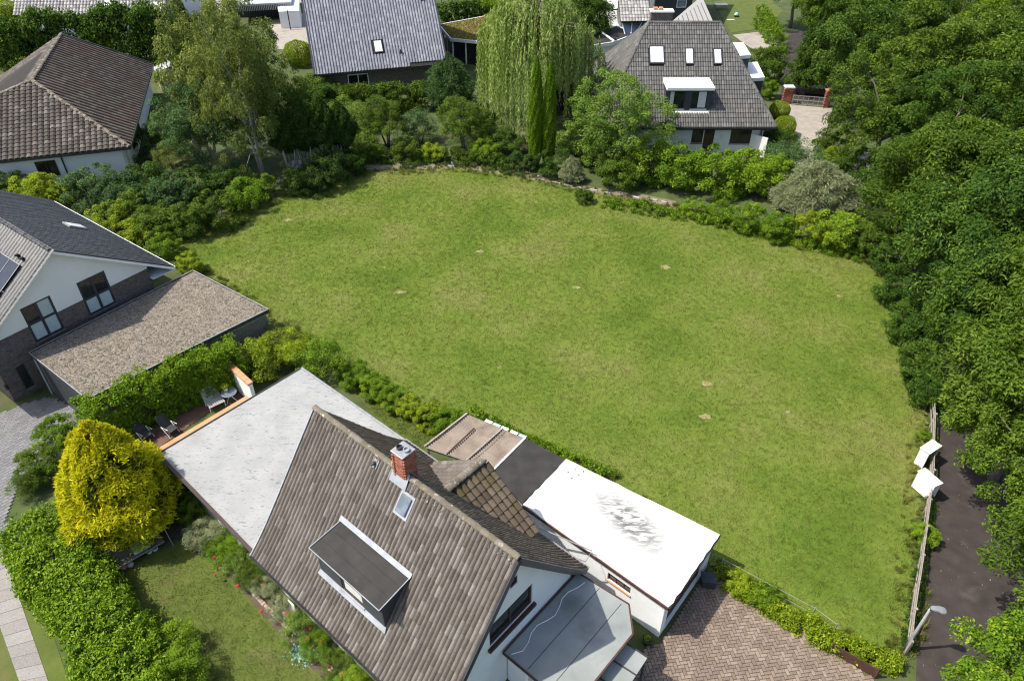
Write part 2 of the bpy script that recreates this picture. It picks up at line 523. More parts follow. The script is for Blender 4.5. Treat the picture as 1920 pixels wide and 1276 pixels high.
pieces('stone_bed', [(0.0, (0.34, 0.24, 0.19)), (1.0, (0.52, 0.42, 0.36))], 0.9, grain=12)
leafy('leaf_mid', [(0.0, (0.035, 0.075, 0.006)), (0.6, (0.085, 0.150, 0.010)), (1.0, (0.17, 0.25, 0.022))])
leafy('leaf_dark', [(0.0, (0.022, 0.055, 0.008)), (0.6, (0.050, 0.105, 0.014)), (1.0, (0.105, 0.175, 0.028))])
leafy('leaf_deep', [(0.0, (0.022, 0.060, 0.006)), (0.6, (0.058, 0.122, 0.010)), (1.0, (0.13, 0.21, 0.022))])
leafy('leaf_blue', [(0.0, (0.035, 0.085, 0.024)), (0.6, (0.078, 0.150, 0.042)), (1.0, (0.15, 0.24, 0.085))])
leafy('leaf_light', [(0.0, (0.09, 0.165, 0.022)), (0.6, (0.17, 0.27, 0.036)), (1.0, (0.27, 0.38, 0.07))])
leafy('leaf_lime', [(0.0, (0.12, 0.19, 0.008)), (0.6, (0.24, 0.32, 0.012)), (1.0, (0.38, 0.45, 0.025))])
leafy('leaf_bright', [(0.0, (0.065, 0.140, 0.006)), (0.6, (0.155, 0.265, 0.010)), (1.0, (0.27, 0.38, 0.022))])
leafy('leaf_yellow', [(0.0, (0.16, 0.20, 0.008)), (0.25, (0.46, 0.46, 0.012)), (0.7, (0.92, 0.80, 0.03))], 0.4)
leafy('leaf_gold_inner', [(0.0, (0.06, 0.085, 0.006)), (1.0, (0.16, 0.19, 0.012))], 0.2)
leafy('leaf_olive', [(0.0, (0.085, 0.120, 0.022)), (0.6, (0.165, 0.205, 0.045)), (1.0, (0.29, 0.32, 0.09))])
leafy('leaf_grey', [(0.0, (0.16, 0.19, 0.09)), (1.0, (0.36, 0.39, 0.22))], 0.3)
leafy('leaf_willow', [(0.0, (0.12, 0.19, 0.03)), (0.5, (0.25, 0.34, 0.08)), (1.0, (0.44, 0.52, 0.19))], 0.35)
leafy('leaf_purple', [(0.0, (0.012, 0.008, 0.014)), (1.0, (0.04, 0.026, 0.035))], 0.15)
leafy('leaf_cream', [(0.0, (0.20, 0.24, 0.09)), (1.0, (0.45, 0.46, 0.25))], 0.2)
leafy('grass_blade', [(0.0, (0.086, 0.128, 0.015)), (0.55, (0.144, 0.174, 0.026)), (0.85, (0.200, 0.210, 0.050)), (1.0, (0.28, 0.26, 0.12))], 0.3, 0.6, spec=0.15)
leafy('lawn_blade', [(0.0, (0.050, 0.085, 0.010)), (0.6, (0.085, 0.118, 0.016)), (1.0, (0.14, 0.15, 0.03))], 0.3, 0.6, spec=0.15)
leafy('moss_cushion', [(0.0, (0.20, 0.19, 0.02)), (0.6, (0.34, 0.30, 0.03)), (1.0, (0.46, 0.36, 0.08))], 0.1)

def meadow_material():
    m, nt, bs = nodes_of('meadow_turf')
    big = noise(nt, 0.16, 6, 0.62)
    fine = noise(nt, 3.2, 6, 0.7)
    tiny = noise(nt, 14, 4, 0.7)
    c = ramp(nt, big, [(0.34, (0.080, 0.130, 0.015)), (0.5, (0.115, 0.160, 0.024)), (0.66, (0.152, 0.172, 0.045))])
    c = mix(nt, 0.75, c, mix(nt, 1.0, c, ramp(nt, fine, [(0.25, (0.55, 0.62, 0.5)), (0.75, (1.3, 1.25, 1.3))]), 'MULTIPLY'))
    c = mix(nt, 0.6, c, mix(nt, 1.0, c, ramp(nt, tiny, [(0.3, (0.55,) * 3), (0.7, (1.35,) * 3)]), 'MULTIPLY'))
    dry = maprange(nt, noise(nt, 0.55, 5, 0.7, dist=0.6), 0.62, 0.78, 0, 0.5)
    c = mix(nt, dry, c, (0.24, 0.205, 0.075))
    bare = maprange(nt, noise(nt, 0.9, 3, 0.5), 0.755, 0.79, 0, 0.8)
    c = mix(nt, bare, c, (0.36, 0.28, 0.17))
    nt.links.new(c, bs.inputs['Base Color'])
    bs.inputs['Roughness'].default_value = 0.95
    bs.inputs['Specular IOR Level'].default_value = 0.15
    bump(nt, bs, tiny, 0.8, 0.05)
    MATS['meadow_turf'] = m
    # the blades carry the same patches
    gm = MATS['grass_blade']; nt = gm.node_tree; bs = nt.nodes['Principled BSDF']
    base = bs.inputs['Base Color'].links[0].from_socket
    f = maprange(nt, noise(nt, 0.16, 6, 0.62), 0.38, 0.62, 0, 1.0)
    c2 = mix(nt, f, mix(nt, 1.0, base, (0.80, 0.94, 0.75), 'MULTIPLY'), mix(nt, 1.0, base, (1.22, 1.05, 1.3), 'MULTIPLY'))
    mid = noise(nt, 1.1, 5, 0.65, dist=0.8)
    c2 = mix(nt, 1.0, c2, ramp(nt, mid, [(0.3, (0.72, 0.78, 0.70)), (0.7, (1.22, 1.16, 1.25))]), 'MULTIPLY')
    for l in list(base.links):
        if l.to_node != c2.node and l.to_node.type == 'BSDF_PRINCIPLED':
            nt.links.new(c2, l.to_socket)
meadow_material()

def brickwork(name, c1, c2, mortar, w=0.26, h=0.075):
    """brickwork too fine to pick apart: courses by height, joints in the material"""
    m, nt, bs = nodes_of(name)
    g = nt.nodes.new('ShaderNodeNewGeometry')
    sx = nt.nodes.new('ShaderNodeSeparateXYZ'); nt.links.new(g.outputs['Position'], sx.inputs[0])
    ad = nt.nodes.new('ShaderNodeMath'); ad.operation = 'MULTIPLY_ADD'
    nt.links.new(sx.outputs[1], ad.inputs[0]); ad.inputs[1].default_value = 0.8; nt.links.new(sx.outputs[0], ad.inputs[2])
    cb = nt.nodes.new('ShaderNodeCombineXYZ'); nt.links.new(ad.outputs[0], cb.inputs[0]); nt.links.new(sx.outputs[2], cb.inputs[1])
    b = nt.nodes.new('ShaderNodeTexBrick')
    nt.links.new(cb.outputs[0], b.inputs['Vector'])
    b.inputs['Scale'].default_value = 1.0
    b.inputs['Brick Width'].default_value = w; b.inputs['Row Height'].default_value = h
    b.inputs['Mortar Size'].default_value = 0.008
    b.inputs['Color1'].default_value = rgba(c1); b.inputs['Color2'].default_value = rgba(c2); b.inputs['Mortar'].default_value = rgba(mortar)
    col = mix(nt, 1.0, b.outputs['Color'], ramp(nt, noise(nt, 6, 5, 0.7), [(0.3, (0.6,) * 3), (0.7, (1.25,) * 3)]), 'MULTIPLY')
    nt.links.new(col, bs.inputs['Base Color'])
    bs.inputs['Roughness'].default_value = 0.9
    bump(nt, bs, b.outputs['Fac'], -0.6, 0.01)
    MATS[name] = m
brickwork('brickwork_brown', (0.095, 0.072, 0.062), (0.155, 0.12, 0.105), (0.13, 0.12, 0.11))
brickwork('brickwork_grey', (0.13, 0.11, 0.095), (0.18, 0.155, 0.135), (0.17, 0.16, 0.145))

def scratched_white():
    """white roof coating with grey scuffs and dirt streaks"""
    m, nt, bs = nodes_of('white_coating')
    c = ramp(nt, noise(nt, 0.7, 5), [(0.3, (0.62, 0.62, 0.61)), (0.7, (0.70, 0.70, 0.69))])
    gg = nt.nodes.new('ShaderNodeNewGeometry'); mp = nt.nodes.new('ShaderNodeMapping')
    cc = P(1180, 975, 2.6)
    mp.vector_type = 'TEXTURE'; mp.inputs['Location'].default_value = cc; mp.inputs['Rotation'].default_value = (0, 0, rad(-52)); mp.inputs['Scale'].default_value = (2.9, 1.2, 1)
    nt.links.new(gg.outputs['Position'], mp.inputs['Vector'])
    ln = nt.nodes.new('ShaderNodeVectorMath'); ln.operation = 'LENGTH'; nt.links.new(mp.outputs[0], ln.inputs[0])
    f = maprange(nt, ln.outputs['Value'], 0.3, 1.2, 1.0, 0.0)
    m3 = nt.nodes.new('ShaderNodeMapping'); m3.inputs['Rotation'].default_value = (0, 0, rad(58)); m3.inputs['Scale'].default_value = (0.9, 3.2, 1)
    nt.links.new(gg.outputs['Position'], m3.inputs['Vector'])
    s = maprange(nt, noise(nt, 1.5, 9, 0.66, m3.outputs[0], 1.2), 0.36, 0.54)
    mu = nt.nodes.new('ShaderNodeMath'); mu.operation = 'MULTIPLY'
    nt.links.new(f, mu.inputs[0]); nt.links.new(s, mu.inputs[1])
    mu2 = nt.nodes.new('ShaderNodeMath'); mu2.operation = 'MULTIPLY'; mu2.inputs[1].default_value = 0.95
    nt.links.new(mu.outputs[0], mu2.inputs[0])
    c = mix(nt, mu2.outputs[0], c, (0.09, 0.09, 0.09))
    c = mix(nt, maprange(nt, noise(nt, 0.9, 7, 0.65, dist=1.5), 0.55, 0.75, 0, 0.45), c, (0.42, 0.42, 0.41))
    nt.links.new(c, bs.inputs['Base Color'])
    bs.inputs['Roughness'].default_value = 0.6
    bump(nt, bs, noise(nt, 1.5, 4), 0.2, 0.03)
    MATS['white_coating'] = m
scratched_white()

def felt_marks():
    """grey mineral felt with worn lap seams and dark ticks"""
    m, nt, bs = nodes_of('felt_marked')
    c = ramp(nt, noise(nt, 0.8, 6, 0.6), [(0.3, (0.24, 0.245, 0.245)), (0.7, (0.315, 0.32, 0.318))])
    g = nt.nodes.new('ShaderNodeNewGeometry')
    mp = nt.nodes.new('ShaderNodeMapping'); mp.inputs['Rotation'].default_value = (0, 0, rad(41)); mp.inputs['Scale'].default_value = (1.3, 5.0, 1)
    nt.links.new(g.outputs['Position'], mp.inputs['Vector'])
    s = maprange(nt, noise(nt, 2.0, 5, 0.6, mp.outputs[0], 1.5), 0.60, 0.625, 0, 0.9)
    c = mix(nt, s, c, (0.13, 0.135, 0.14))
    s2 = maprange(nt, noise(nt, 1.6, 5, 0.7, mp.outputs[0], 0.6), 0.60, 0.72, 0, 0.5)
    c = mix(nt, s2, c, (0.39, 0.393, 0.39))
    nt.links.new(c, bs.inputs['Base Color'])
    bs.inputs['Roughness'].default_value = 0.75
    bump(nt, bs, noise(nt, 50, 3), 0.2, 0.005)
    MATS['felt_marked'] = m
felt_marks()

def gravel():
    m, nt, bs = nodes_of('roof_gravel')
    v = nt.nodes.new('ShaderNodeTexVoronoi'); v.inputs['Scale'].default_value = 11
    g = nt.nodes.new('ShaderNodeNewGeometry'); nt.links.new(g.outputs['Position'], v.inputs['Vector'])
    c = ramp(nt, v.outputs['Color'], [(0.1, (0.105, 0.088, 0.066)), (0.5, (0.165, 0.140, 0.108)), (0.9, (0.24, 0.21, 0.17))])
    c = mix(nt, maprange(nt, noise(nt, 0.6, 5, 0.6), 0.5, 0.75, 0, 0.6), c, (0.18, 0.16, 0.13))
    nt.links.new(c, bs.inputs['Base Color'])
    bs.inputs['Roughness'].default_value = 0.95
    bump(nt, bs, v.outputs['Distance'], -0.8, 0.05)
    MATS['roof_gravel'] = m
gravel()

# ------------------------------------------------------------------ the setting
def sheet(name, px, z, mat, world_pts=None):
    pts = [P(x, y, 0) for x, y in px] if world_pts is None else world_pts
    return struct(name, MB().prism([(p[0], p[1]) for p in pts], z - 0.12, z), mat)

struct('ground', MB().add([(-400, -120, 0), (400, -120, 0), (400, 600, 0), (-400, 600, 0)], [(0, 1, 2, 3)]), 'rough_ground')

# the meadow: a gently uneven sheet with mown rough grass
MEADOW_PX = [(296, 470), (330, 445), (500, 385), (640, 338), (690, 326), (860, 318), (960, 330), (1060, 352), (1270, 392), (1450, 450), (1560, 470), (1640, 490), (1690, 560), (1700, 640),
             (1728, 740), (1736, 790), (1728, 860), (1722, 960), (1708, 1080), (1697, 1228), (1640, 1222), (1530, 1185), (1420, 1122), (1340, 1066), (1150, 905), (1055, 862), (980, 828), (870, 780), (760, 748), (640, 688), (520, 605), (440, 548), (370, 505)]
MEADOW = [tuple(P(x, y)[:2]) for x, y in MEADOW_PX]

def hills(x, y):
    return 0.085 + 0.03 * np.sin(x * 0.9 + 1.3 * np.sin(y * 0.4)) + 0.025 * np.sin(y * 1.3 + x * 0.5)

def points_in(poly, x, y):
    c = np.zeros(len(x), dtype=bool)
    n = len(poly)
    for i in range(n):
        x1, y1 = poly[i]; x2, y2 = poly[(i + 1) % n]
        with np.errstate(divide='ignore', invalid='ignore'):
            t = ((y1 > y) != (y2 > y)) & (x < (x2 - x1) * (y - y1) / (y2 - y1) + x1)
        c ^= t
    return c

def meadow():
    xs = np.arange(-30, 31, 0.25); ys = np.arange(13, 68, 0.25)
    gx, gy = np.meshgrid(xs, ys)
    v = np.c_[gx.ravel(), gy.ravel(), hills(gx.ravel(), gy.ravel())]
    nx = len(xs)
    i, j = np.meshgrid(np.arange(len(ys) - 1), np.arange(nx - 1), indexing='ij')
    a = (i * nx + j).ravel()
    q = np.c_[a, a + 1, a + 1 + nx, a + nx]
    cx = v[a, 0] + 0.12; cy = v[a, 1] + 0.12
    q = q[points_in(MEADOW, cx, cy)]
    used = np.unique(q); remap = np.zeros(len(v), dtype=int); remap[used] = np.arange(len(used))
    struct('meadow', mesh_np('meadow', v[used], remap[q], smooth=True), 'meadow_turf')
meadow()

def blades(name, poly, n, h, w, mat, seed, zfun=None, parent=None, lean=0.6):
    r = np.random.default_rng(seed)
    xs = [p[0] for p in poly]; ys = [p[1] for p in poly]
    # tufts: blades gather in clumps
    m = n // 5
    cx = r.uniform(min(xs), max(xs), m * 3); cy = r.uniform(min(ys), max(ys), m * 3)
    k = points_in(poly, cx, cy); cx, cy = cx[k][:m], cy[k][:m]
    per = max(1, n // max(1, len(cx)))
    size = np.repeat(r.uniform(0.55, 1.25, len(cx)), per)
    tr = np.repeat(r.random(len(cx)), per)
    x = np.repeat(cx, per) + r.normal(0, 0.07, len(cx) * per); y = np.repeat(cy, per) + r.normal(0, 0.07, len(cx) * per)
    N = len(x)
    z = zfun(x, y) if zfun is not None else np.full(N, 0.02)
    an = r.uniform(0, 2 * np.pi, N); ln = r.uniform(0.2, 1.0, N) * lean
    hh = h * size * r.uniform(0.6, 1.2, N)
    tip = np.c_[x + np.cos(an) * hh * ln, y + np.sin(an) * hh * ln, z + hh * np.sqrt(np.maximum(0.1, 1 - ln ** 2 * 0.8))]
    px, py = -np.sin(an) * w / 2, np.cos(an) * w / 2
    A = np.c_[x - px, y - py, z - 0.02]; B = np.c_[x + px, y + py, z - 0.02]
    v = np.stack([A, B, tip], 1).reshape(-1, 3)
    t = np.arange(N * 3).reshape(-1, 3)
    rn = np.repeat(np.clip(0.55 * tr + 0.45 * r.random(N), 0, 0.999), 3)
    o = link(name, mesh_np(name, v, None, t, rn), mat, parent, kind='stuff')
    return o
tag(blades('meadow_grass', MEADOW, 360000, 0.105, 0.026, 'grass_blade', 3, hills), 'rough green meadow grass with dry yellowish patches', 'grass')

def strip(pts, w):
    """a closed ground strip of width w along ground points"""
    l, r = [], []
    for i, p in enumerate(pts):
        d = (pts[min(i + 1, len(pts) - 1)] - pts[max(i - 1, 0)]); d.z = 0; d.normalize()
        n = Vector((-d.y, d.x, 0))
        l.append(tuple((p + n * w / 2)[:2])); r.append(tuple((p - n * w / 2)[:2]))
    return l + r[::-1]
mottled('dry_patch', (0.20, 0.175, 0.075), (0.30, 0.25, 0.13), 4, 0.95, 14, 0.6, c3=(0.14, 0.17, 0.04), c3scale=3.0, c3lo=0.5, c3hi=0.6)
EDGE = [P(x, y) for x, y in MEADOW_PX]
tag(blades('tall_edge_grass', strip(EDGE[:20], 1.5), 34000, 0.30, 0.03, 'grass_blade', 21, lambda x, y: np.full(len(x), 0.05)), 'taller unmown grass along the far and right meadow edges', 'grass')
tag(blades('tall_fence_grass', strip(EDGE[19:], 1.0), 16000, 0.28, 0.03, 'grass_blade', 22, lambda x, y: np.full(len(x), 0.05)), 'taller unmown grass along the garden edge of the meadow', 'grass')
for bx, by, br in ((750, 548, 0.45), (1325, 718, 0.35), (1322, 781, 0.4), (1477, 772, 0.2), (541, 412, 0.4), (1247, 501, 0.45), (1080, 540, 0.3), (900, 470, 0.35)):
    c = P(bx, by, 0.1); k = 14
    pts = [(c.x + br * math.cos(6.283 * i / k) * R.uniform(0.6, 1.3), c.y + 0.6 * br * math.sin(6.283 * i / k) * R.uniform(0.6, 1.3)) for i in range(k)]
    struct('bare_soil_patch', MB().prism(pts, 0.02, float(hills(np.array([c.x]), np.array([c.y]))[0]) + 0.018), 'dry_patch')

# dirt footpath along the far edge of the meadow
sheet('footpath', [(676, 318), (684, 310), (720, 306), (760, 304), (800, 302), (860, 308), (905, 312), (950, 320), (1040, 338), (1120, 353), (1200, 364), (1268, 378), (1262, 388), (1200, 374), (1110, 362), (1040, 347), (950, 330), (900, 324), (860, 319), (820, 320), (770, 316), (720, 318)], 0.03, 'dirt_path')
kerb = thing('stone_kerb', 'row of broken pale kerb stones along the far dirt footpath', 'kerb', P(1100, 352, 0))
for i, (x, y) in enumerate([(1010, 337), (1034, 342), (1058, 347), (1082, 352), (1106, 356), (1132, 361), (1160, 366), (1186, 369), (1214, 374), (1240, 379), (760, 314), (800, 309), (840, 312)]):
    p = P(x, y); q = P(x + R.uniform(10, 18), y + (3 if x > 900 else 1) + R.uniform(-1, 1))
    MB().bar(p + Vector((0, 0, 0.03)), q + Vector((0, 0, 0.03)), 0.16, 0.18).build('stone', 'grey_stone', kerb, bevel=0.02)

# the dark lane under the trees and the sunlit drive it leads to
LANE_L = [(1716, 1300), (1722, 1180), (1734, 1060), (1744, 960), (1752, 860), (1762, 780), (1752, 690), (1730, 600), (1700, 520), (1650, 430), (1590, 360), (1526, 298)]
LANE_R = [(1930, 1300), (1925, 1180), (1905, 1060), (1890, 960), (1885, 860), (1880, 780), (1850, 690), (1815, 600), (1770, 520), (1710, 430), (1640, 360), (1580, 300)]
sheet('lane', LANE_L + LANE_R[::-1], 0.02, 'asphalt')
sheet('drive', [(1486, 300), (1484, 262), (1480, 235), (1462, 200), (1460, 190), (1562, 203), (1552, 235), (1548, 262), (1545, 300), (1580, 330), (1560, 345), (1500, 318)], 0.028, 'concrete')
sheet('yard_behind_gate', [(1462, 186), (1470, 120), (1480, 60), (1560, 60), (1565, 200)], 0.02, 'asphalt')
sheet('garden_lawn', [(1370, 62), (1338, 4), (1430, -10), (1468, 20), (1440, 52)], 0.024, 'garden_lawn')
sheet('garden_path', [(1374, 66), (1440, 58), (1468, 84), (1454, 96), (1410, 92)], 0.02, 'concrete')
sheet('neighbour_lawn', [(290, 130), (330, 110), (345, 190), (300, 195)], 0.024, 'garden_lawn')
sheet('forecourt', [(505, 40), (590, 20), (600, 100), (520, 92)], 0.02, 'concrete')
sheet('far_road', None, 0.015, 'concrete', [P(400, 20), P(1100, -40), P(1100, -90), P(400, -40)])
sheet('front_garden_lawn', [(0, 1044), (14, 1030), (60, 1100), (100, 1190), (140, 1310), (200, 1400), (-80, 1420), (-60, 1000)], 0.012, 'garden_lawn')
sheet('side_garden_lawn', [(235, 1060), (330, 1010), (440, 1085), (560, 1215), (640, 1310), (560, 1400), (300, 1400), (250, 1250)], 0.02, 'garden_lawn')
sheet('back_garden_lawn', [(630, 690), (700, 712), (780, 752), (860, 800), (800, 850), (720, 800)], 0.02, 'garden_lawn')
FRONT_LAWN = [tuple(P(x, y)[:2]) for x, y in [(235, 1070), (330, 1030), (420, 1080), (540, 1210), (610, 1290), (520, 1330), (300, 1330), (260, 1250)]]
tag(blades('lawn_grass', FRONT_LAWN, 30000, 0.07, 0.02, 'lawn_blade', 5), 'short green lawn grass between the roses and the left hedge', 'grass')
BACK_LAWN = [tuple(P(x, y)[:2]) for x, y in [(640, 700), (700, 722), (780, 762), (845, 806), (795, 845), (720, 795)]]
tag(blades('back_lawn_grass', BACK_LAWN, 12000, 0.08, 0.025, 'lawn_blade', 6), 'short green lawn grass beside the long grey flat roof', 'grass')

# herringbone drive in front of the white garage
DRIVE_PX = [(1150, 1300), (1205, 1215), (1236, 1206), (1312, 1098), (1345, 1088), (1400, 1125), (1480, 1170), (1560, 1218), (1640, 1276), (1680, 1310)]
DRIVE = [tuple(P(x, y)[:2]) for x, y in DRIVE_PX]
drive = sheet('driveway', DRIVE_PX, 0.01, 'soil')
def herringbone(poly, az, L, W, z):
    u = Vector((math.cos(az), math.sin(az), 0)); n = Vector((-u.y, u.x, 0))
    cx = sum(p[0] for p in poly) / len(poly); cy = sum(p[1] for p in poly) / len(poly)
    out = []
    k = 50
    for i in range(-k, k):
        for j in range(-k // 2, k // 2):
            for a, b, r in ((1.0, 0.5, 0.0), (2.5, 0.0, math.pi / 2)):
                p = Vector((cx, cy, z)) + u * ((a + i + 4 * (j - round(i / 4))) * W) + n * ((b + i) * W)
                if in_poly((p.x, p.y), poly):
                    out.append(Matrix.Translation(p + Vector((0, 0, R.uniform(-0.004, 0.004)))) @ Matrix.Rotation(az + r + R.uniform(-0.015, 0.015), 4, 'Z'))
    return out
def block(lx, ly, h, ch=0.012):
    """a paver with chamfered edges"""
    m = MB()
    x, y = lx / 2, ly / 2
    vs = [(-x, -y, -h), (x, -y, -h), (x, y, -h), (-x, y, -h), (-x, -y, -ch), (x, -y, -ch), (x, y, -ch), (-x, y, -ch),
          (-x + ch, -y + ch, 0), (x - ch, -y + ch, 0), (x - ch, y - ch, 0), (-x + ch, y - ch, 0)]
    fs = [(8, 9, 10, 11)] + [(i, (i + 1) % 4, 4 + (i + 1) % 4, 4 + i) for i in range(4)] + [(4 + i, 4 + (i + 1) % 4, 8 + (i + 1) % 4, 8 + i) for i in range(4)]
    return m.add(vs, fs)
spread_pieces(block(0.285, 0.136, 0.06, 0.014), herringbone(DRIVE, rad(8), 0.30, 0.15, 0.055), 'paver', 'paver_clay', drive)

# stepping slabs of the front garden path, one by one
def slab_path():
    root = sheet('slab_path', [(0, 1040), (14, 1032), (112, 1290), (60, 1300), (0, 1130)], 0.008, 'soil')
    a0, a1 = P(4, 1026), P(96, 1290); b0, b1 = P(-46, 1046), P(44, 1300)
    n = 13
    for i in range(n):
        t0, t1 = i / n, (i + 1) / n
        q = [a0.lerp(a1, t0), a0.lerp(a1, t1), b0.lerp(b1, t1), b0.lerp(b1, t0)]
        c = sum(q, Vector()) / 4
        q = [(c + (p - c) * 0.975) for p in q]
        MB().prism([(p.x, p.y) for p in q], 0.0, 0.03 + R.uniform(-0.004, 0.004)).build('slab', 'slab_grey', root)
slab_path()
# grey block paving left, in front of the brick house
YARD_PX = [(-60, 800), (60, 752), (100, 745), (165, 775), (120, 850), (40, 900), (15, 960), (10, 1030), (-60, 1060)]
yard = sheet('front_yard', YARD_PX, 0.01, 'soil')
YARD = [tuple(P(x, y)[:2]) for x, y in YARD_PX]
def rows(poly, az, L, W, z):
    u = Vector((math.cos(az), math.sin(az), 0)); n = Vector((-u.y, u.x, 0))
    c = Vector((sum(p[0] for p in poly) / len(poly), sum(p[1] for p in poly) / len(poly), z))
    out = []
    for i in range(-60, 60):
        for j in range(-60, 60):
            p = c + u * (i * L + (L / 2 if j % 2 else 0)) + n * (j * W)
            if in_poly((p.x, p.y), poly):
                out.append(Matrix.Translation(p) @ Matrix.Rotation(az, 4, 'Z'))
    return out
spread_pieces(block(0.29, 0.19, 0.06), rows(YARD, rad(50), 0.30, 0.20, 0.055), 'paver', 'paver_grey', yard, most=250)
# ------------------------------------------------------------------ roofs
def roll_tile(w, l, roll=0.045, lift=0.03, k=5):
    """a pan tile with a rounded roll, its lower edge proud of the course below"""
    m = MB()
    L = l * 1.06
    prof = [(0.02, -0.05), (0.13, 0.35), (0.34, 0.95), (0.64, 1.0), (0.87, 0.4), (0.98, -0.05)]
    vs = []
    for y, dz in ((0, lift), (L, 0.004)):
        for x, z in prof:
            vs.append((x * w - w / 2, y, z * roll + dz))
    for x, z in prof:
        vs.append((x * w - w / 2, 0.004, z * roll * 0.6 - 0.012))
    n = len(prof)
    fs = [(i, i + 1, n + i + 1, n + i) for i in range(n - 1)] + [(2 * n + i, 2 * n + i + 1, i + 1, i) for i in range(n - 1)]
    return m.add(vs, fs)

def flat_tile(w, l, lift=0.03, gap=0.02, rib=0.02):
    """a flat tile with a low rib along one side"""
    m = MB()
    L = l * 1.06
    prof = [(0.0, 0.0), (0.05, rib), (0.13, rib), (0.17, 0.0), (0.97, 0.0), (0.985, -0.02)]
    vs = []
    for y, dz in ((0, lift), (L, 0.004)):
        for x, z in prof:
            vs.append((x * w - w / 2, y, z + dz))
    for x, z in prof:
        vs.append((x * w - w / 2, 0.004, z - 0.014))
    n = len(prof)
    fs = [(i, i + 1, n + i + 1, n + i) for i in range(n - 1)] + [(2 * n + i, 2 * n + i + 1, i + 1, i) for i in range(n - 1)]
    return m.add(vs, fs)

def frame_mat(p, x, y):
    x = x.normalized(); y = y.normalized(); z = x.cross(y)
    return Matrix(((x.x, y.x, z.x, p.x), (x.y, y.y, z.y, p.y), (x.z, y.z, z.z, p.z), (0, 0, 0, 1)))

def course(o, ex, ey, width, height, w, l, poly=None, holes=(), x0=0.0, jitter=0.006, lift=0.02):
    """tile places on a plane: o at the eave, ex along it, ey up the slope; poly and holes in (along, up)"""
    ex = ex.normalized(); ey = ey.normalized(); nz = ex.cross(ey)
    out = []
    for j in range(int(height / l) + 1):
        for i in range(int(width / w) + 1):
            a = x0 + (i + 0.5) * w; s = j * l
            c = (a, s + l * 0.5)
            if poly is not None and not in_poly(c, poly):
                continue
            if s > height - l * 0.3:
                continue
            if any(in_poly(c, h) for h in holes):
                continue
            p = o + ex * a + ey * s + nz * (lift + R.uniform(-jitter, jitter) * 0.5)
            rx = ex + ey * R.uniform(-jitter, jitter) * 1.5
            out.append(frame_mat(p, rx, ey + nz * R.uniform(-jitter, jitter)))
    return out

def plane_ab(o, ex, ey, p):
    d = Vector(p) - o
    return d.dot(ex.normalized()), d.dot(ey.normalized())

def ridge_caps(parent, p, q, mat, name='ridge_tile', r=0.15, l=0.42, part=None):
    p, q = Vector(p), Vector(q)
    d = q - p; n = max(1, int(d.length / l)); d.normalize()
    side = d.cross(Vector((0, 0, 1))).normalized(); up = side.cross(d)
    m = MB(); k = 6
    step = (q - p).length / n
    vs = []
    for y, rr in ((0, r * 1.06), (step * 1.03, r * 0.92)):
        for i in range(k + 1):
            an = math.pi * i / k
            vs.append((math.cos(an) * rr, y, math.sin(an) * rr * 0.75 - 0.03))
    m.add(vs, [(i, i + 1, k + 1 + i + 1, k + 1 + i) for i in range(k)])
    m.add(vs[:k + 1], [tuple(range(k + 1))])
    me = m.mesh(name)
    for i in range(n):
        pp = p + (q - p) * (i / n) + up * R.uniform(-0.012, 0.012)
        place(me, frame_mat(pp, side + d * R.uniform(-0.03, 0.03), d), name, mat, parent)

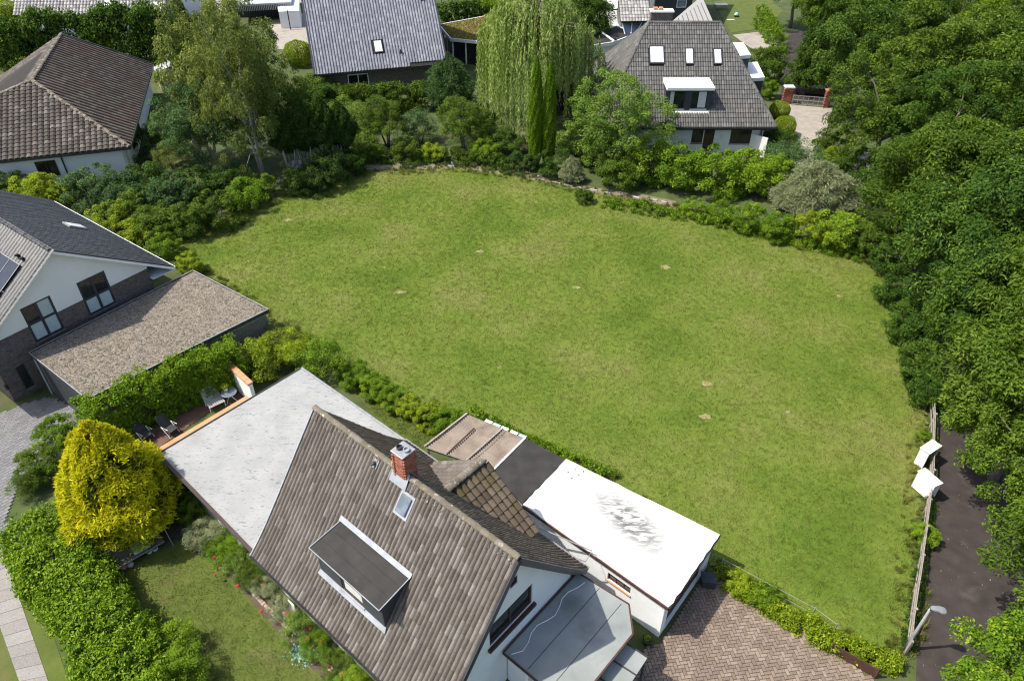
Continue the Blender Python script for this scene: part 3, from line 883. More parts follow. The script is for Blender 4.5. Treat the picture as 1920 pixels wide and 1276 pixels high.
# ------------------------------------------------------------------ house with the mossy brown roof (nearest)
A_R1 = P(590, 765, 8.35)
FA = Fr(A_R1, rad(-41))
A_LEN = 11.25
A_PROF = [(0.0, 8.35), (2.75, 4.80), (3.35, 4.05), (3.9, 3.43), (4.42, 2.92)]     # half profile: (distance from the ridge line, height)
def house_brown():
    root = thing('brown_roof_house', 'nearest white house with steep mossy brown tiled roof and brick chimney', 'house', FA(5.6, 0, 0))
    # walls
    side = MB()
    WB = 3.85
    for b in (WB, -WB):
        side.box(FA(0.45, b), FA.u, FA.n, (0, 0, 1), (0, 10.35), (-0.15 if b > 0 else 0, 0 if b > 0 else 0.15), (0, 3.35))
    wall = side.build('wall', 'white_render', root)
    # front gable with its openings
    ga = 10.85
    def f(s, z, d):           # s runs along -b so that outside is +u
        return FA(ga - d, s, z)
    prof = [(b, z - 0.22) for b, z in A_PROF if b < WB] + [(WB, 3.3)]
    poly = [(-b, z) for b, z in prof[::-1]] + [(b, z) for b, z in prof[1:]] + [(WB, 0), (-WB, 0)]
    px = [FA.at_a(x, y, ga) for x, y in ((920, 1174), (999, 1091), (997, 1128), (916, 1218))]
    b0, b1 = (px[1][0] + px[2][0]) / 2, (px[0][0] + px[3][0]) / 2
    z1, z0 = (px[0][1] + px[1][1]) / 2, (px[2][1] + px[3][1]) / 2
    b1 = min(b1, 1.7)
    px2 = FA.at_a(962, 1092, ga)
    top = [(px2[0] + 0.15, px2[1] - 0.25), (px2[0] + 0.15, px2[1] + 0.25), (px2[0] - 0.25, px2[1] + 0.25), (px2[0] - 0.25, px2[1] - 0.25)]
    hole = [(b0, z0), (b1, z0), (b1, z1), (b0, z1)]
    g = panel(f, poly, [hole, top])
    g.build('gable_wall', 'white_render', root)
    w = window(root, f, b0, b1, z0, z1, 'dark_timber', 'glass_dark', 2, 1, 0.10, 0.09)
    MB().box(f(0, 0, 0), -FA.n * -1, (0, 0, 1), -FA.u, (b0 - 0.12, b1 + 0.12), (z0 - 0.16, z0 - 0.004), (-0.14, 0.05)).build('sill', 'dark_timber', w)
    window(root, f, px2[0] - 0.25, px2[0] + 0.15, px2[1] - 0.25, px2[1] + 0.25, 'dark_timber', 'glass_dark', 1, 1, 0.08, 0.06)
    # back gable
    ba = 0.45
    panel(lambda s, z, d: FA(ba + d, s, z), poly, []).build('gable_wall', 'white_render', root)
    # roof deck with the flare at the eaves
    deck = MB()
    full = [(-b, z) for b, z in A_PROF[::-1]] + A_PROF[1:]
    n = len(full)
    vs = []
    for a in (0, A_LEN):
        for off in (0, -0.2):
            vs += [FA(a, b, z + off) for b, z in full]
    fs = []
    for i in range(n - 1):
        fs += [(i, i + 1, 2 * n + i + 1, 2 * n + i), (n + i, 3 * n + i, 3 * n + i + 1, n + i + 1), (i, n + i, n + i + 1, i + 1), (2 * n + i, 2 * n + i + 1, 3 * n + i + 1, 3 * n + i)]
    fs += [(0, 2 * n, 3 * n, n), (n - 1, 2 * n - 1, 4 * n - 1, 3 * n - 1)]
    roof = deck.add(vs, fs).build('roof', 'roof_deck', root)
    # arc length along the half profile, from the eave up
    pr = A_PROF[::-1]
    seg = [0.0]
    for i in range(len(pr) - 1):
        seg.append(seg[-1] + math.hypot(pr[i + 1][0] - pr[i][0], pr[i + 1][1] - pr[i][1]))
    def at(s):
        s = max(0, min(seg[-1] - 1e-4, s))
        for i in range(len(pr) - 1):
            if s <= seg[i + 1]:
                t = (s - seg[i]) / (seg[i + 1] - seg[i])
                return pr[i][0] + (pr[i + 1][0] - pr[i][0]) * t, pr[i][1] + (pr[i + 1][1] - pr[i][1]) * t
    W, L = 0.20, 0.42
    # outlines kept free of tiles: dormer, window in the roof
    pn = (FA.u.cross(FA.n * -2.75 + Vector((0, 0, 3.55)))).normalized()
    def plane_pt(x, y):
        p = on_plane(x, y, FA(0, 0, 8.35), pn if pn.z > 0 else -pn)
        return p
    D0 = [plane_pt(*q) for q in ((642, 975), (772, 1080))]
    mats = {1: [], -1: []}
    rows_n = int(seg[-1] / L)
    LL = seg[-1] / rows_n
    dz_back = D0[0].z
    a_d0, a_d1 = FA.ab(D0[0])[0], FA.ab(D0[1])[0]
    bdb = FA.ab(D0[0])[1]
    front_b = FA.at_a(721, 1176, a_d1)[0]
    for sgn in (1, -1):
        for j in range(rows_n):
            s = j * LL
            b1_, z1_ = at(s); b2_, z2_ = at(s + LL)
            up = FA.n * (sgn * (b2_ - b1_)) + Vector((0, 0, z2_ - z1_))
            for i in range(int(A_LEN / W)):
                a = (i + 0.5) * W + 0.02 + (A_LEN - int(A_LEN / W) * W) / 2
                bm, zm = (b1_ + b2_) / 2, (z1_ + z2_) / 2
                if sgn == 1 and a_d0 + 0.1 < a < a_d1 - 0.1 and bdb + 0.15 < bm < front_b - 0.12:
                    continue
                p = FA(a, sgn * b1_, z1_ + 0.02)
                ex = FA.u * sgn
                nz = ex.cross(up.normalized())
                mats[sgn].append(frame_mat(p + nz * R.uniform(-0.004, 0.006), ex + up.normalized() * R.uniform(-0.012, 0.012), up + nz * R.uniform(-0.012, 0.012)))
    proto = roll_tile(W, LL, 0.062, 0.024)
    spread_pieces(proto, mats[1], 'tile', 'tile_brown', roof, 300)
    spread_pieces(proto, mats[-1], 'tile', 'tile_moss_shaded', roof, 0)
    ridge_caps(roof, FA(0, 0, 8.44), FA(A_LEN, 0, 8.44), 'ridge_lichen', 'ridge_tile', 0.13, 0.34)
    # mortar crumbs and lichen along the ridge
    cr = MB()
    for i in range(170):
        a = R.uniform(0.2, A_LEN - 0.1); b = R.choice((-1, 1)) * R.uniform(0.1, 0.26)
        r = R.uniform(0.02, 0.055)
        c = FA(a, b, 8.40 - abs(b) * 0.9)
        cr.lathe(c, [(r * 0.6, -r), (r, 0), (r * 0.5, r * 0.7)], 6)
    cr.build('ridge_mortar', 'ridge_lichen', roof, kind='stuff')
    # verge boards, gutters
    for sgn in (1, -1):
        for a in (-0.03, A_LEN + 0.03):
            v = MB()
            for i in range(len(A_PROF) - 1):
                (b0_, z0_), (b1_, z1_) = A_PROF[i], A_PROF[i + 1]
                v.bar(FA(a, sgn * b0_, z0_ - 0.12), FA(a, sgn * b1_, z1_ - 0.12), 0.05, 0.26)
            v.build('verge_board', 'anthracite' if a > 1 else 'lead', roof)
        g = MB()
        b = sgn * 4.50
        pr2 = [(-0.07, 0.05), (-0.06, -0.02), (0, -0.06), (0.06, -0.02), (0.07, 0.05), (0.05, 0.05), (0, -0.03), (-0.05, 0.05)]
        vs = [FA(a, b + x, 2.90 + z) for a in (-0.05, A_LEN + 0.05) for x, z in pr2]
        g.add(vs, [(i, (i + 1) % 8, 8 + (i + 1) % 8, 8 + i) for i in range(8)] + [tuple(range(8))[::-1], tuple(range(8, 16))])
        g.build('gutter', 'dark_metal' if sgn > 0 else 'steel', roof)
    # dormer on the sunny side: sloping flat roof, clad cheeks, window
    zb = dz_back + 0.05
    zf = zb - 0.22
    bf = front_b
    dr = MB()
    roofq = [FA(a_d0, bdb - 0.02, zb), FA(a_d1, bdb - 0.02, zb), FA(a_d1 + 0.05, bf + 0.12, zf), FA(a_d0 - 0.05, bf + 0.12, zf)]
    dormer = MB().slab(roofq, 0.12).build('dormer', 'roofing_felt_dark', root)
    dormer['label'] = 'flat roofed dormer clad in grey slates'
    slope_z = lambda b: 8.35 - (8.35 - 4.80) / 2.75 * b
    zs = slope_z(bf - 0.12) if bf - 0.12 < 2.75 else at(seg[-1] - 0)[1]
    def surf(b):
        for (b0_, z0_), (b1_, z1_) in zip(A_PROF[:-1], A_PROF[1:]):
            if b0_ <= b <= b1_:
                return z0_ + (z1_ - z0_) * (b - b0_) / (b1_ - b0_)
        return 2.9
    fb = bf - 0.08
    for a in (a_d0 + 0.12, a_d1 - 0.12):
        ck = MB()
        w_ = 0.08
        pts = [(bdb + 0.05, zb - 0.14), (fb, zf - 0.13), (fb, surf(fb) - 0.1), (bdb + 0.05, surf(bdb + 0.05) - 0.1)]
        vs = [FA(a - w_ / 2, b, z) for b, z in pts] + [FA(a + w_ / 2, b, z) for b, z in pts]
        ck.add(vs, [(0, 1, 2, 3), (7, 6, 5, 4)] + [(i, 4 + i, 4 + (i + 1) % 4, (i + 1) % 4) for i in range(4)])
        ck.build('cheek', 'cladding', dormer)
    fz0 = surf(fb) - 0.05
    ff = lambda s, z, d: FA(s, fb - d, z)
    L_ = a_d1 - a_d0
    hole = [(a_d0 + L_ * 0.36, fz0 + 0.28), (a_d0 + L_ * 0.68, fz0 + 0.28), (a_d0 + L_ * 0.68, zf - 0.2), (a_d0 + L_ * 0.36, zf - 0.2)]
    panel(ff, [(a_d0 + 0.12, fz0), (a_d1 - 0.12, fz0), (a_d1 - 0.12, zf - 0.1), (a_d0 + 0.12, zf - 0.1)], [hole]).build('front_cladding', 'cladding', dormer)
    window(dormer, ff, hole[0][0], hole[1][0], hole[0][1], hole[2][1], 'dark_timber', 'curtain', 1, 1, 0.08, 0.08, sill='lead')
    fl = MB()
    fl.slab([FA(a_d0 - 0.06, bdb - 0.04, surf(bdb - 0.04) + 0.20), FA(a_d1 + 0.06, bdb - 0.04, surf(bdb - 0.04) + 0.20), FA(a_d1 + 0.06, bdb + 0.12, zb + 0.05), FA(a_d0 - 0.06, bdb + 0.12, zb + 0.05)], 0.02)
    fl.build('flashing', 'lead', dormer)
    b2 = fb + 0.14
    MB().slab([FA(a_d0 + 0.05, fb - 0.02, surf(fb) + 0.22), FA(a_d1 - 0.05, fb - 0.02, surf(fb) + 0.22), FA(a_d1 + 0.02, b2, surf(b2) + 0.17), FA(a_d0 - 0.02, b2, surf(b2) + 0.17)], 0.02).build('flashing', 'lead', dormer)
    for (p, q) in ((roofq[3], roofq[2]), (roofq[1], roofq[2]), (roofq[0], roofq[3])):
        MB().bar(p + Vector((0, 0, 0.02)), q + Vector((0, 0, 0.02)), 0.03, 0.05).build('edge_trim', 'lead', dormer)
    for t in (0.33, 0.66):
        p = roofq[0].lerp(roofq[3], t); q = roofq[1].lerp(roofq[2], t)
        MB().bar(p + Vector((0, 0, 0.008)), q + Vector((0, 0, 0.008)), 0.03, 0.012).build('felt_seam', 'roofing_felt_dark', dormer)
    # small roof window and vent
    up = (FA.n * -2.75 + Vector((0, 0, 3.55))).normalized()
    nz = FA.u.cross(up)
    if nz.z < 0: nz = -nz
    c = plane_pt(761, 945)
    sk = MB().box(c, FA.u, up, nz, (-0.36, 0.36), (-0.52, 0.46), (0, 0.10)).build('roof_window', 'lead', root)
    MB().box(c, FA.u, up, nz, (-0.27, 0.27), (-0.40, 0.36), (0.10, 0.18)).build('pane', 'glass_blue', sk, bevel=0.05)
    c = plane_pt(705, 868)
    vt = MB().box(c, FA.u, up, nz, (-0.16, 0.16), (-0.18, 0.18), (0.03, 0.08)).build('roof_vent', 'lead', root)
    MB().tube([c, c + nz * 0.2, c + nz * 0.26 - up * 0.1], [0.08, 0.08, 0.05], 8).build('hood', 'anthracite', vt)
    # chimney of red brick, laid brick by brick
    ca, _ = FA.at_b(757, 886, 0)
    cx, cy, ch0, ch1 = 0.36, 0.36, 7.4, 9.55
    ch = MB().box(FA(ca, -0.1, 0), FA.u, FA.n, (0, 0, 1), (-cx + 0.10, cx - 0.10), (-cy + 0.10, cy - 0.10), (ch0, ch1)).build('chimney', 'concrete', root)
    bm_ = block(0.192, 0.105, 0.062, 0.006)
    bmesh_ = bm_.mesh('brick')
    nrow = int((ch1 - ch0) / 0.075)
    for j in range(nrow):
        z = ch0 + (j + 0.9) * 0.075
        if z < 8.0:
            continue
        off = 0.117 if j % 2 else 0.0
        for sd in range(4):
            ax = [FA.u, FA.n, -FA.u, -FA.n][sd]; nx = [FA.n * -1, FA.u, FA.n, FA.u * -1][sd]
            for i in range(3):
                t = -0.31 + 0.10 + i * 0.205 + (off - 0.058) * 0.85
                if t + 0.095 > 0.325:
                    continue
                pp = FA(ca, -0.1, z) + ax * t + nx * (0.31 - 0.05)
                an = math.atan2(ax.y, ax.x)
                place(bmesh_, Matrix.Translation(pp) @ Matrix.Rotation(an, 4, 'Z'), 'brick', 'brick_red', ch)
    cap = MB().box(FA(ca, -0.1, 0), FA.u, FA.n, (0, 0, 1), (-0.34, 0.34), (-0.34, 0.34), (ch1 + 0.0, ch1 + 0.05)).build('cap', 'steel', ch, bevel=0.02)
    for k, t in enumerate((-0.14, 0.15)):
        MB().lathe(FA(ca + t, -0.1 - t * 0.3, ch1 + 0.06), [(0.12, 0), (0.12, 0.10), (0.095, 0.105), (0.09, 0.02)], 14).build('flue', 'dark_metal' if k == 0 else 'lead', ch)
    skirt = MB()
    for sgn in (1, -1):
        b0_ = -0.1 + sgn * 0.37
        skirt.slab([FA(ca - 0.42, b0_ * 0.2 + 0.0, 8.62), FA(ca + 0.42, b0_ * 0.2, 8.62), FA(ca + 0.45, sgn * 0.40, surf(0.40) + 0.22), FA(ca - 0.45, sgn * 0.40, surf(0.40) + 0.22)], 0.02)
    skirt.build('flashing', 'lead', ch)
    # gabled wing on the far slope
    o1 = Vector(P(907, 862, 6.2)); a_w, b_w = FA.ab(o1)
    zr = 6.2
    bi = -(8.35 - zr) / (8.35 - 4.80) * 2.75
    inner = FA(a_w, bi, zr); outer = FA(a_w, b_w, zr)
    half = 3.0; zl = 3.9
    wing = None
    for sgn in (1, -1):
        pz = zl
        bl = -3.5
        q = [outer, inner, FA(a_w + sgn * half, bl + 0.1, pz), FA(a_w + sgn * half, b_w, pz)]
        m = MB().slab(q, 0.15)
        o = m.build('wing_roof', 'roof_deck', root)
        ex = (outer - inner) if sgn > 0 else (inner - outer)
        ex.z = 0
        ey = (FA.u * -sgn * half + Vector((0, 0, zr - pz)))
        o0 = (FA(a_w + sgn * half, bi + 1.0, pz) if sgn > 0 else FA(a_w + sgn * half, b_w, pz))
        wdt = abs(b_w - (bi + 1.0)); hgt = ey.length
        if sgn > 0:
            o0 = FA(a_w + half, bl + 1.6, pz); wdt = abs(b_w - (bl + 1.6))
        exu = FA.n * (-sgn)
        pl = []
        for p in (outer, inner, FA(a_w + sgn * half, bl + 0.1, pz), FA(a_w + sgn * half, b_w, pz)):
            pl.append(plane_ab(o0, exu, ey, p))
        xs = [p[0] for p in pl]
        ms = course(o0 + exu * min(xs), exu, ey, max(xs) - min(xs), hgt, 0.30, 0.40, [(x - min(xs), y) for x, y in pl])
        spread_pieces(roll_tile(0.30, 0.40, 0.07, 0.045), ms, 'tile', 'tile_moss_shaded' if sgn > 0 else 'tile_brown', o, 0)  # sunny slope lighter, shaded slope darker: lighting put into the tile choice
    ridge_caps(root, inner + Vector((0, 0, 0.08)), outer + Vector((0, 0, 0.08)), 'ridge_lichen', 'ridge_tile', 0.19, 0.36)
    wq = [FA(a_w - half + 0.2, b_w + 0.3, 0), FA(a_w + half - 0.2, b_w + 0.3, 0), FA(a_w + half - 0.2, -3.8, 0), FA(a_w - half + 0.2, -3.8, 0)]
    # its gable wall
    tri = [(a_w - half + 0.1, 0.0), (a_w + half - 0.1, 0.0), (a_w + half - 0.1, zl), (a_w, zr - 0.25), (a_w - half + 0.1, zl)]
    panel(lambda s, z, d: FA(s, b_w + 0.28 + d, z), tri, []).build('gable_wall', 'white_render', root)
    # long flat roofed annex behind
    annex = MB().prism([FA(-8.45, 4.0), FA(0.6, 4.25), FA(0.6, -4.39), FA(-8.45, -4.39)], 2.74, 2.90).build('annex_roof', 'felt_marked', root)
    annex['label'] = 'large flat grey felt roof of the annex'
    aw = MB()
    aw.prism([FA(-8.2, 3.75), FA(0.4, 3.75), FA(0.4, -4.1), FA(-8.2, -4.1)], 0, 2.735).build('wall', 'white_render', annex)
    for i in range(1, 8):
        b = -4.39 + i * 1.06
        MB().box(FA(0, b, 2.9), FA.u, FA.n, (0, 0, 1), (-8.35, 0.4), (-0.025, 0.025), (0.0, 0.004)).build('felt_seam', 'felt_marked', annex)
    MB().bar(FA(-8.47, 4.06, 2.86), FA(0.3, 4.3, 2.86), 0.1, 0.16).build('fascia', 'dark_timber', annex)
    MB().bar(FA(-8.45, 4.14, 2.9), FA(0.3, 4.38, 2.9), 0.07, 0.05).build('gutter', 'dark_metal', annex)
    MB().bar(FA(-8.47, -4.45, 2.87), FA(0.6, -4.45, 2.87), 0.12, 0.16).build('fascia', 'steel', annex)
    MB().bar(FA(-8.49, -4.5, 2.90), FA(-8.49, 4.05, 2.90), 0.06, 0.10).build('edge_trim', 'dark_metal', annex)
    MB().box(FA(-8.74, 0, 0), FA.u, FA.n, (0, 0, 1), (-0.22, 0.20), (-1.2, 4.1), (2.62, 2.80)).build('terrace_beam', 'terracotta', annex)
    # entrance porch with flat roof at the front
    pp = [FA(10.95, 0.55), FA(10.95, -4.2), FA(13.45, -4.38), FA(14.3, -3.4), FA(14.3, 0.55)]
    porch = MB().prism(pp, 2.46, 2.62).build('porch_roof', 'roofing_felt_green_grey', root)
    porch['label'] = 'flat grey-green felt roof over the entrance'
    MB().prism([FA(10.9, 0.2), FA(10.9, -3.9), FA(13.2, -3.95), FA(13.9, -3.1), FA(13.9, -1.2), FA(12.2, -1.2), FA(12.2, 0.2)], 0, 2.455).build('wall', 'white_render', porch)
    for p, q in zip(pp, pp[1:] + pp[:1]):
        MB().bar(p + Vector((0, 0, 2.60)), q + Vector((0, 0, 2.60)), 0.07, 0.09).build('edge_trim', 'dark_timber', porch)
    for a in (12.1, 13.2):
        MB().box(FA(a, 0, 2.62), FA.u, FA.n, (0, 0, 1), (-0.012, 0.012), (-4.2, 0.45), (0, 0.006)).build('felt_seam', 'roofing_felt_dark', porch)
    cab = [FA(11.25, 0.4, 2.66)]
    for t in range(1, 12):
        cab.append(FA(11.25 + 0.14 * math.sin(t * 1.3) + 0.1, 0.4 - t * 0.40, 2.645))
    MB().tube(cab, 0.018, 5).build('cable', 'white_paint', porch)
    MB().box(FA(12.0, 0.3, 0), FA.u, FA.n, (0, 0, 1), (0, 0.16), (0, 0.16), (0, 2.46)).build('post', 'white_paint', porch)
    # lower panelled canopy beside the porch
    cq = [P(1160, 1196, 2.0), P(1214, 1232, 2.0), P(1150, 1330, 2.0), P(1085, 1290, 2.0)]
    can = MB().slab(cq, 0.06).build('canopy', 'roofing_felt_green_grey', root)
    for t in (0.0, 0.35, 0.7, 1.0):
        p = cq[0].lerp(cq[3], t); q = cq[1].lerp(cq[2], t)
        MB().bar(p + Vector((0, 0, 0.02)), q + Vector((0, 0, 0.02)), 0.05, 0.05).build('glazing_bar', 'dark_metal', can)
    for q in (cq[1], cq[2]):
        MB().bar((q.x - 0.1, q.y, 0), (q.x - 0.1, q.y, 1.95), 0.07).build('post', 'dark_metal', can)
    # roof rail and tangle of pale tubing near the garage
    rail = MB()
    rp = [P(1003, 985, 2.9), P(1110, 1032, 2.95), P(1098, 1052, 2.9), P(1065, 1040, 2.9)]
    rail.tube(rp, 0.03, 6)
    rail.build('gutter_pipe', 'steel', root)
    # ground floor openings on the garden side
    fs = lambda s, z, d: FA(s, 3.852 - d, z)
    for s in (3.2, 6.2):
        window(root, lambda s_, z_, d_: FA(s_, 3.86 - d_, z_), s, s + 1.6, 0.7, 2.1, 'white_paint', 'glass_dark', 2, 1, -0.03, 0.07)
house_brown()

# ------------------------------------------------------------------ white garage, dark flat roof and corrugated shed along the meadow
def garage():
    q = [P(980, 945, 2.6), P(1062, 860, 2.6), P(1350, 1001, 2.6), P(1254, 1138, 2.6)]
    c = sum(q, Vector()) / 4
    g = thing('white_garage', 'long white garage with scuffed white flat roof and brown door', 'garage', (c.x, c.y, 0))
    # an uneven coated roof
    n = 14; m = MB(); vs = []
    for i in range(n + 1):
        for j in range(n + 1):
            p = q[0].lerp(q[3], i / n).lerp(q[1].lerp(q[2], i / n), j / n)
            e = 1 if i in (0, n) or j in (0, n) else 0
            vs.append(p + Vector((0, 0, R.uniform(-0.012, 0.012))) + (Vector((R.uniform(-0.03, 0.03), R.uniform(-0.03, 0.03), 0)) if e else Vector()))
    fs = [(i * (n + 1) + j, (i + 1) * (n + 1) + j, (i + 1) * (n + 1) + j + 1, i * (n + 1) + j + 1) for i in range(n) for j in range(n)]
    k = len(vs)
    rim = [i * (n + 1) for i in range(n + 1)] + [n * (n + 1) + j for j in range(1, n + 1)] + [i * (n + 1) + n for i in range(n - 1, -1, -1)] + [j for j in range(n - 1, 0, -1)]
    vs += [vs[i] + Vector((0, 0, -0.12)) for i in rim]
    L = len(rim)
    fs += [(rim[i], k + i, k + (i + 1) % L, rim[(i + 1) % L]) for i in range(L)]
    roof = m.add(vs, fs).build('roof', 'white_coating', g, smooth=False)
    for a, b, mt in ((q[0], q[3], 'dark_timber'), (q[3], q[2], 'dark_metal'), (q[2], q[1], 'steel')):
        MB().bar(a + Vector((0, 0, -0.13)), b + Vector((0, 0, -0.13)), 0.09, 0.14).build('fascia', mt, roof)
    # walls with door opening in front
    ins = [c + (p - c) * 0.955 for p in q]
    u = (ins[3] - ins[0]).normalized(); v = (ins[2] - ins[3]).normalized()
    m = MB()
    for a, b in ((ins[0], ins[1]), (ins[1], ins[2])):
        m.bar(Vector((a.x, a.y, 1.19)), Vector((b.x, b.y, 1.19)), 0.16, 2.38)
    m.build('wall', 'white_render', g)
    Lf = (ins[2] - ins[3]).length
    outw = Vector((v.y, -v.x, 0))
    f = lambda s, z, d: Vector((ins[3].x, ins[3].y, 0)) + v * s - outw * d + Vector((0, 0, z))
    dh = [(0.45, 0.06), (Lf - 0.55, 0.06), (Lf - 0.55, 2.1), (0.45, 2.1)]
    panel(f, [(0, 0), (Lf, 0), (Lf, 2.42), (0, 2.42)], [dh], 0.22).build('front_wall', 'white_render', g)
    door = MB().box(f(0, 0, 0), v, (0, 0, 1), outw * -1, (0.46, Lf - 0.56), (0.06, 2.1), (0.16, 0.2)).build('garage_door', 'dark_timber', g)
    nb = 14
    for i in range(nb):
        s0 = 0.47 + (Lf - 1.04) * i / nb; s1 = 0.47 + (Lf - 1.04) * (i + 1) / nb
        MB().box(f(0, 0, 0), v, (0, 0, 1), outw * -1, (s0 + 0.006, s1 - 0.006), (0.08, 2.08), (0.135, 0.158)).build('plank', 'dark_timber', door)
    MB().box(f(0, 0, 0), v, (0, 0, 1), outw * -1, (Lf / 2 - 0.12, Lf / 2 + 0.12), (0.9, 0.94), (0.09, 0.13)).build('handle', 'steel', door)
    # side wall towards the house with a small barred window
    Ls = (ins[3] - ins[0]).length
    ou = Vector((u.y, -u.x, 0))
    if ou.dot(ins[0] - ins[1]) < 0: ou = -ou
    f2 = lambda s, z, d: Vector((ins[0].x, ins[0].y, 0)) + u * s - ou * d + Vector((0, 0, z))
    wa = on_plane(1158, 1107, f2(0, 0, 0), ou); s_c = (wa - f2(0, 0, 0)).dot(u)
    h = [(s_c - 0.6, 1.45), (s_c + 0.6, 1.45), (s_c + 0.6, 1.95), (s_c - 0.6, 1.95)]
    panel(f2, [(0, 0), (Ls, 0), (Ls, 2.42), (0, 2.42)], [h], 0.2).build('side_wall', 'white_render', g)
    w = window(g, f2, h[0][0], h[1][0], 1.45, 1.95, 'dark_timber', 'glass_dark', 3, 1, 0.12, 0.05, sill='terracotta')
    # dark bitumen roof of the middle section
    q2 = [P(924, 882, 2.55), P(985, 821, 2.55), P(1060, 861, 2.55), P(979, 944, 2.55)]
    d = MB().prism([(p.x, p.y) for p in q2], 2.45, 2.56).build('middle_roof', 'roofing_felt_dark', g)
    c2 = sum(q2, Vector()) / 4
    MB().prism([(c2.x + (p.x - c2.x) * 0.94, c2.y + (p.y - c2.y) * 0.94) for p in q2], 0, 2.445).build('wall', 'white_render', d)
    MB().bar(q2[0] + Vector((0, 0, 0.03)), q2[1] + Vector((0, 0, 0.03)), 0.1, 0.06).build('edge_trim', 'white_board', d)
    for px in ((1003, 850), (1040, 868)):
        pass
    for x, y in ((1065, 885), (1078, 880), (1085, 890), (1072, 896), (1094, 884)):
        p = P(x, y, 2.6)
        MB().lathe(p, [(0.03, 0.0), (0.03, 0.05), (0.01, 0.06)], 6).build('rivet', 'dark_metal', roof)
    return q2
GQ = garage()

def shed():
    q = [P(796, 838, 2.3), P(876, 776, 2.3), P(984, 822, 2.3), P(922, 882, 2.3)]
    c = sum(q, Vector()) / 4
    s = thing('corrugated_shed', 'open shed with weathered brown corrugated roof beside the dark flat roof', 'shed', (c.x, c.y, 0))
    # corrugated sheets: waves run along the long side; each sheet its own piece
    def sheet_piece(t0, t1, dz):
        nu, nv = 90, 4
        vs = []
        for i in range(nu + 1):
            for j in range(nv + 1):
                p = q[0].lerp(q[3], t0 + (t1 - t0) * j / nv).lerp(q[1].lerp(q[2], t0 + (t1 - t0) * j / nv), i / nu)
                vs.append(p + Vector((0, 0, dz + 0.04 * math.sin(i * 2 * math.pi / 4.5) - 0.06 * math.sin(math.pi * i / nu))))
        fs = [(i * (nv + 1) + j, (i + 1) * (nv + 1) + j, (i + 1) * (nv + 1) + j + 1, i * (nv + 1) + j + 1) for i in range(nu) for j in range(nv)]
        return MB().add(vs, fs)
    mottled('corrugated_brown', (0.15, 0.118, 0.095), (0.25, 0.21, 0.175), 1.2, 0.75, c3=(0.10, 0.075, 0.06), c3scale=0.7, c3lo=0.5, c3hi=0.7)
    for t0, t1, dz in ((0, 0.36, 0.0), (0.35, 0.69, 0.03), (0.68, 1.0, 0.0)):
        sheet_piece(t0, t1, dz).build('corrugated_sheet', 'corrugated_brown', s, smooth=True)
    for t in (0.0, 0.62):
        MB().bar(q[0].lerp(q[3], t) + Vector((0, 0, 0.07)), q[1].lerp(q[2], t) + Vector((0, 0, 0.07)), 0.09, 0.06).build('batten', 'old_timber', s)
    MB().bar(q[0].lerp(q[3], 0.34) + Vector((0, 0, 0.07)), q[1].lerp(q[2], 0.28).lerp(q[0].lerp(q[3], 0.34), 0.25) + Vector((0, 0, 0.07)), 0.06, 0.06).build('batten', 'dark_timber', s)
    for p in q:
        i = c + (p - c) * 0.93
        MB().bar((i.x, i.y, 0), (i.x, i.y, 2.2), 0.1).build('post', 'old_timber', s)
    for a, b in ((0, 1), (3, 2), (0, 3), (1, 2)):
        MB().bar(c + (q[a] - c) * 0.93 + Vector((0, 0, -0.12)), c + (q[b] - c) * 0.93 + Vector((0, 0, -0.12)), 0.08, 0.12).build('beam', 'old_timber', s)
    for t, mt in ((0.3, 'white_board'), (0.44, 'teal_cloth'), (0.58, 'white_board'), (0.74, 'white_board'), (0.88, 'teal_cloth')):
        p = q[1].lerp(q[2], t) + (q[1] - q[0]).normalized() * 0.1
        d = (q[2] - q[1]).normalized()
        MB().bar(p, p + d * 0.42, 0.18, 0.05).build('edge_slab', mt, s)
shed()
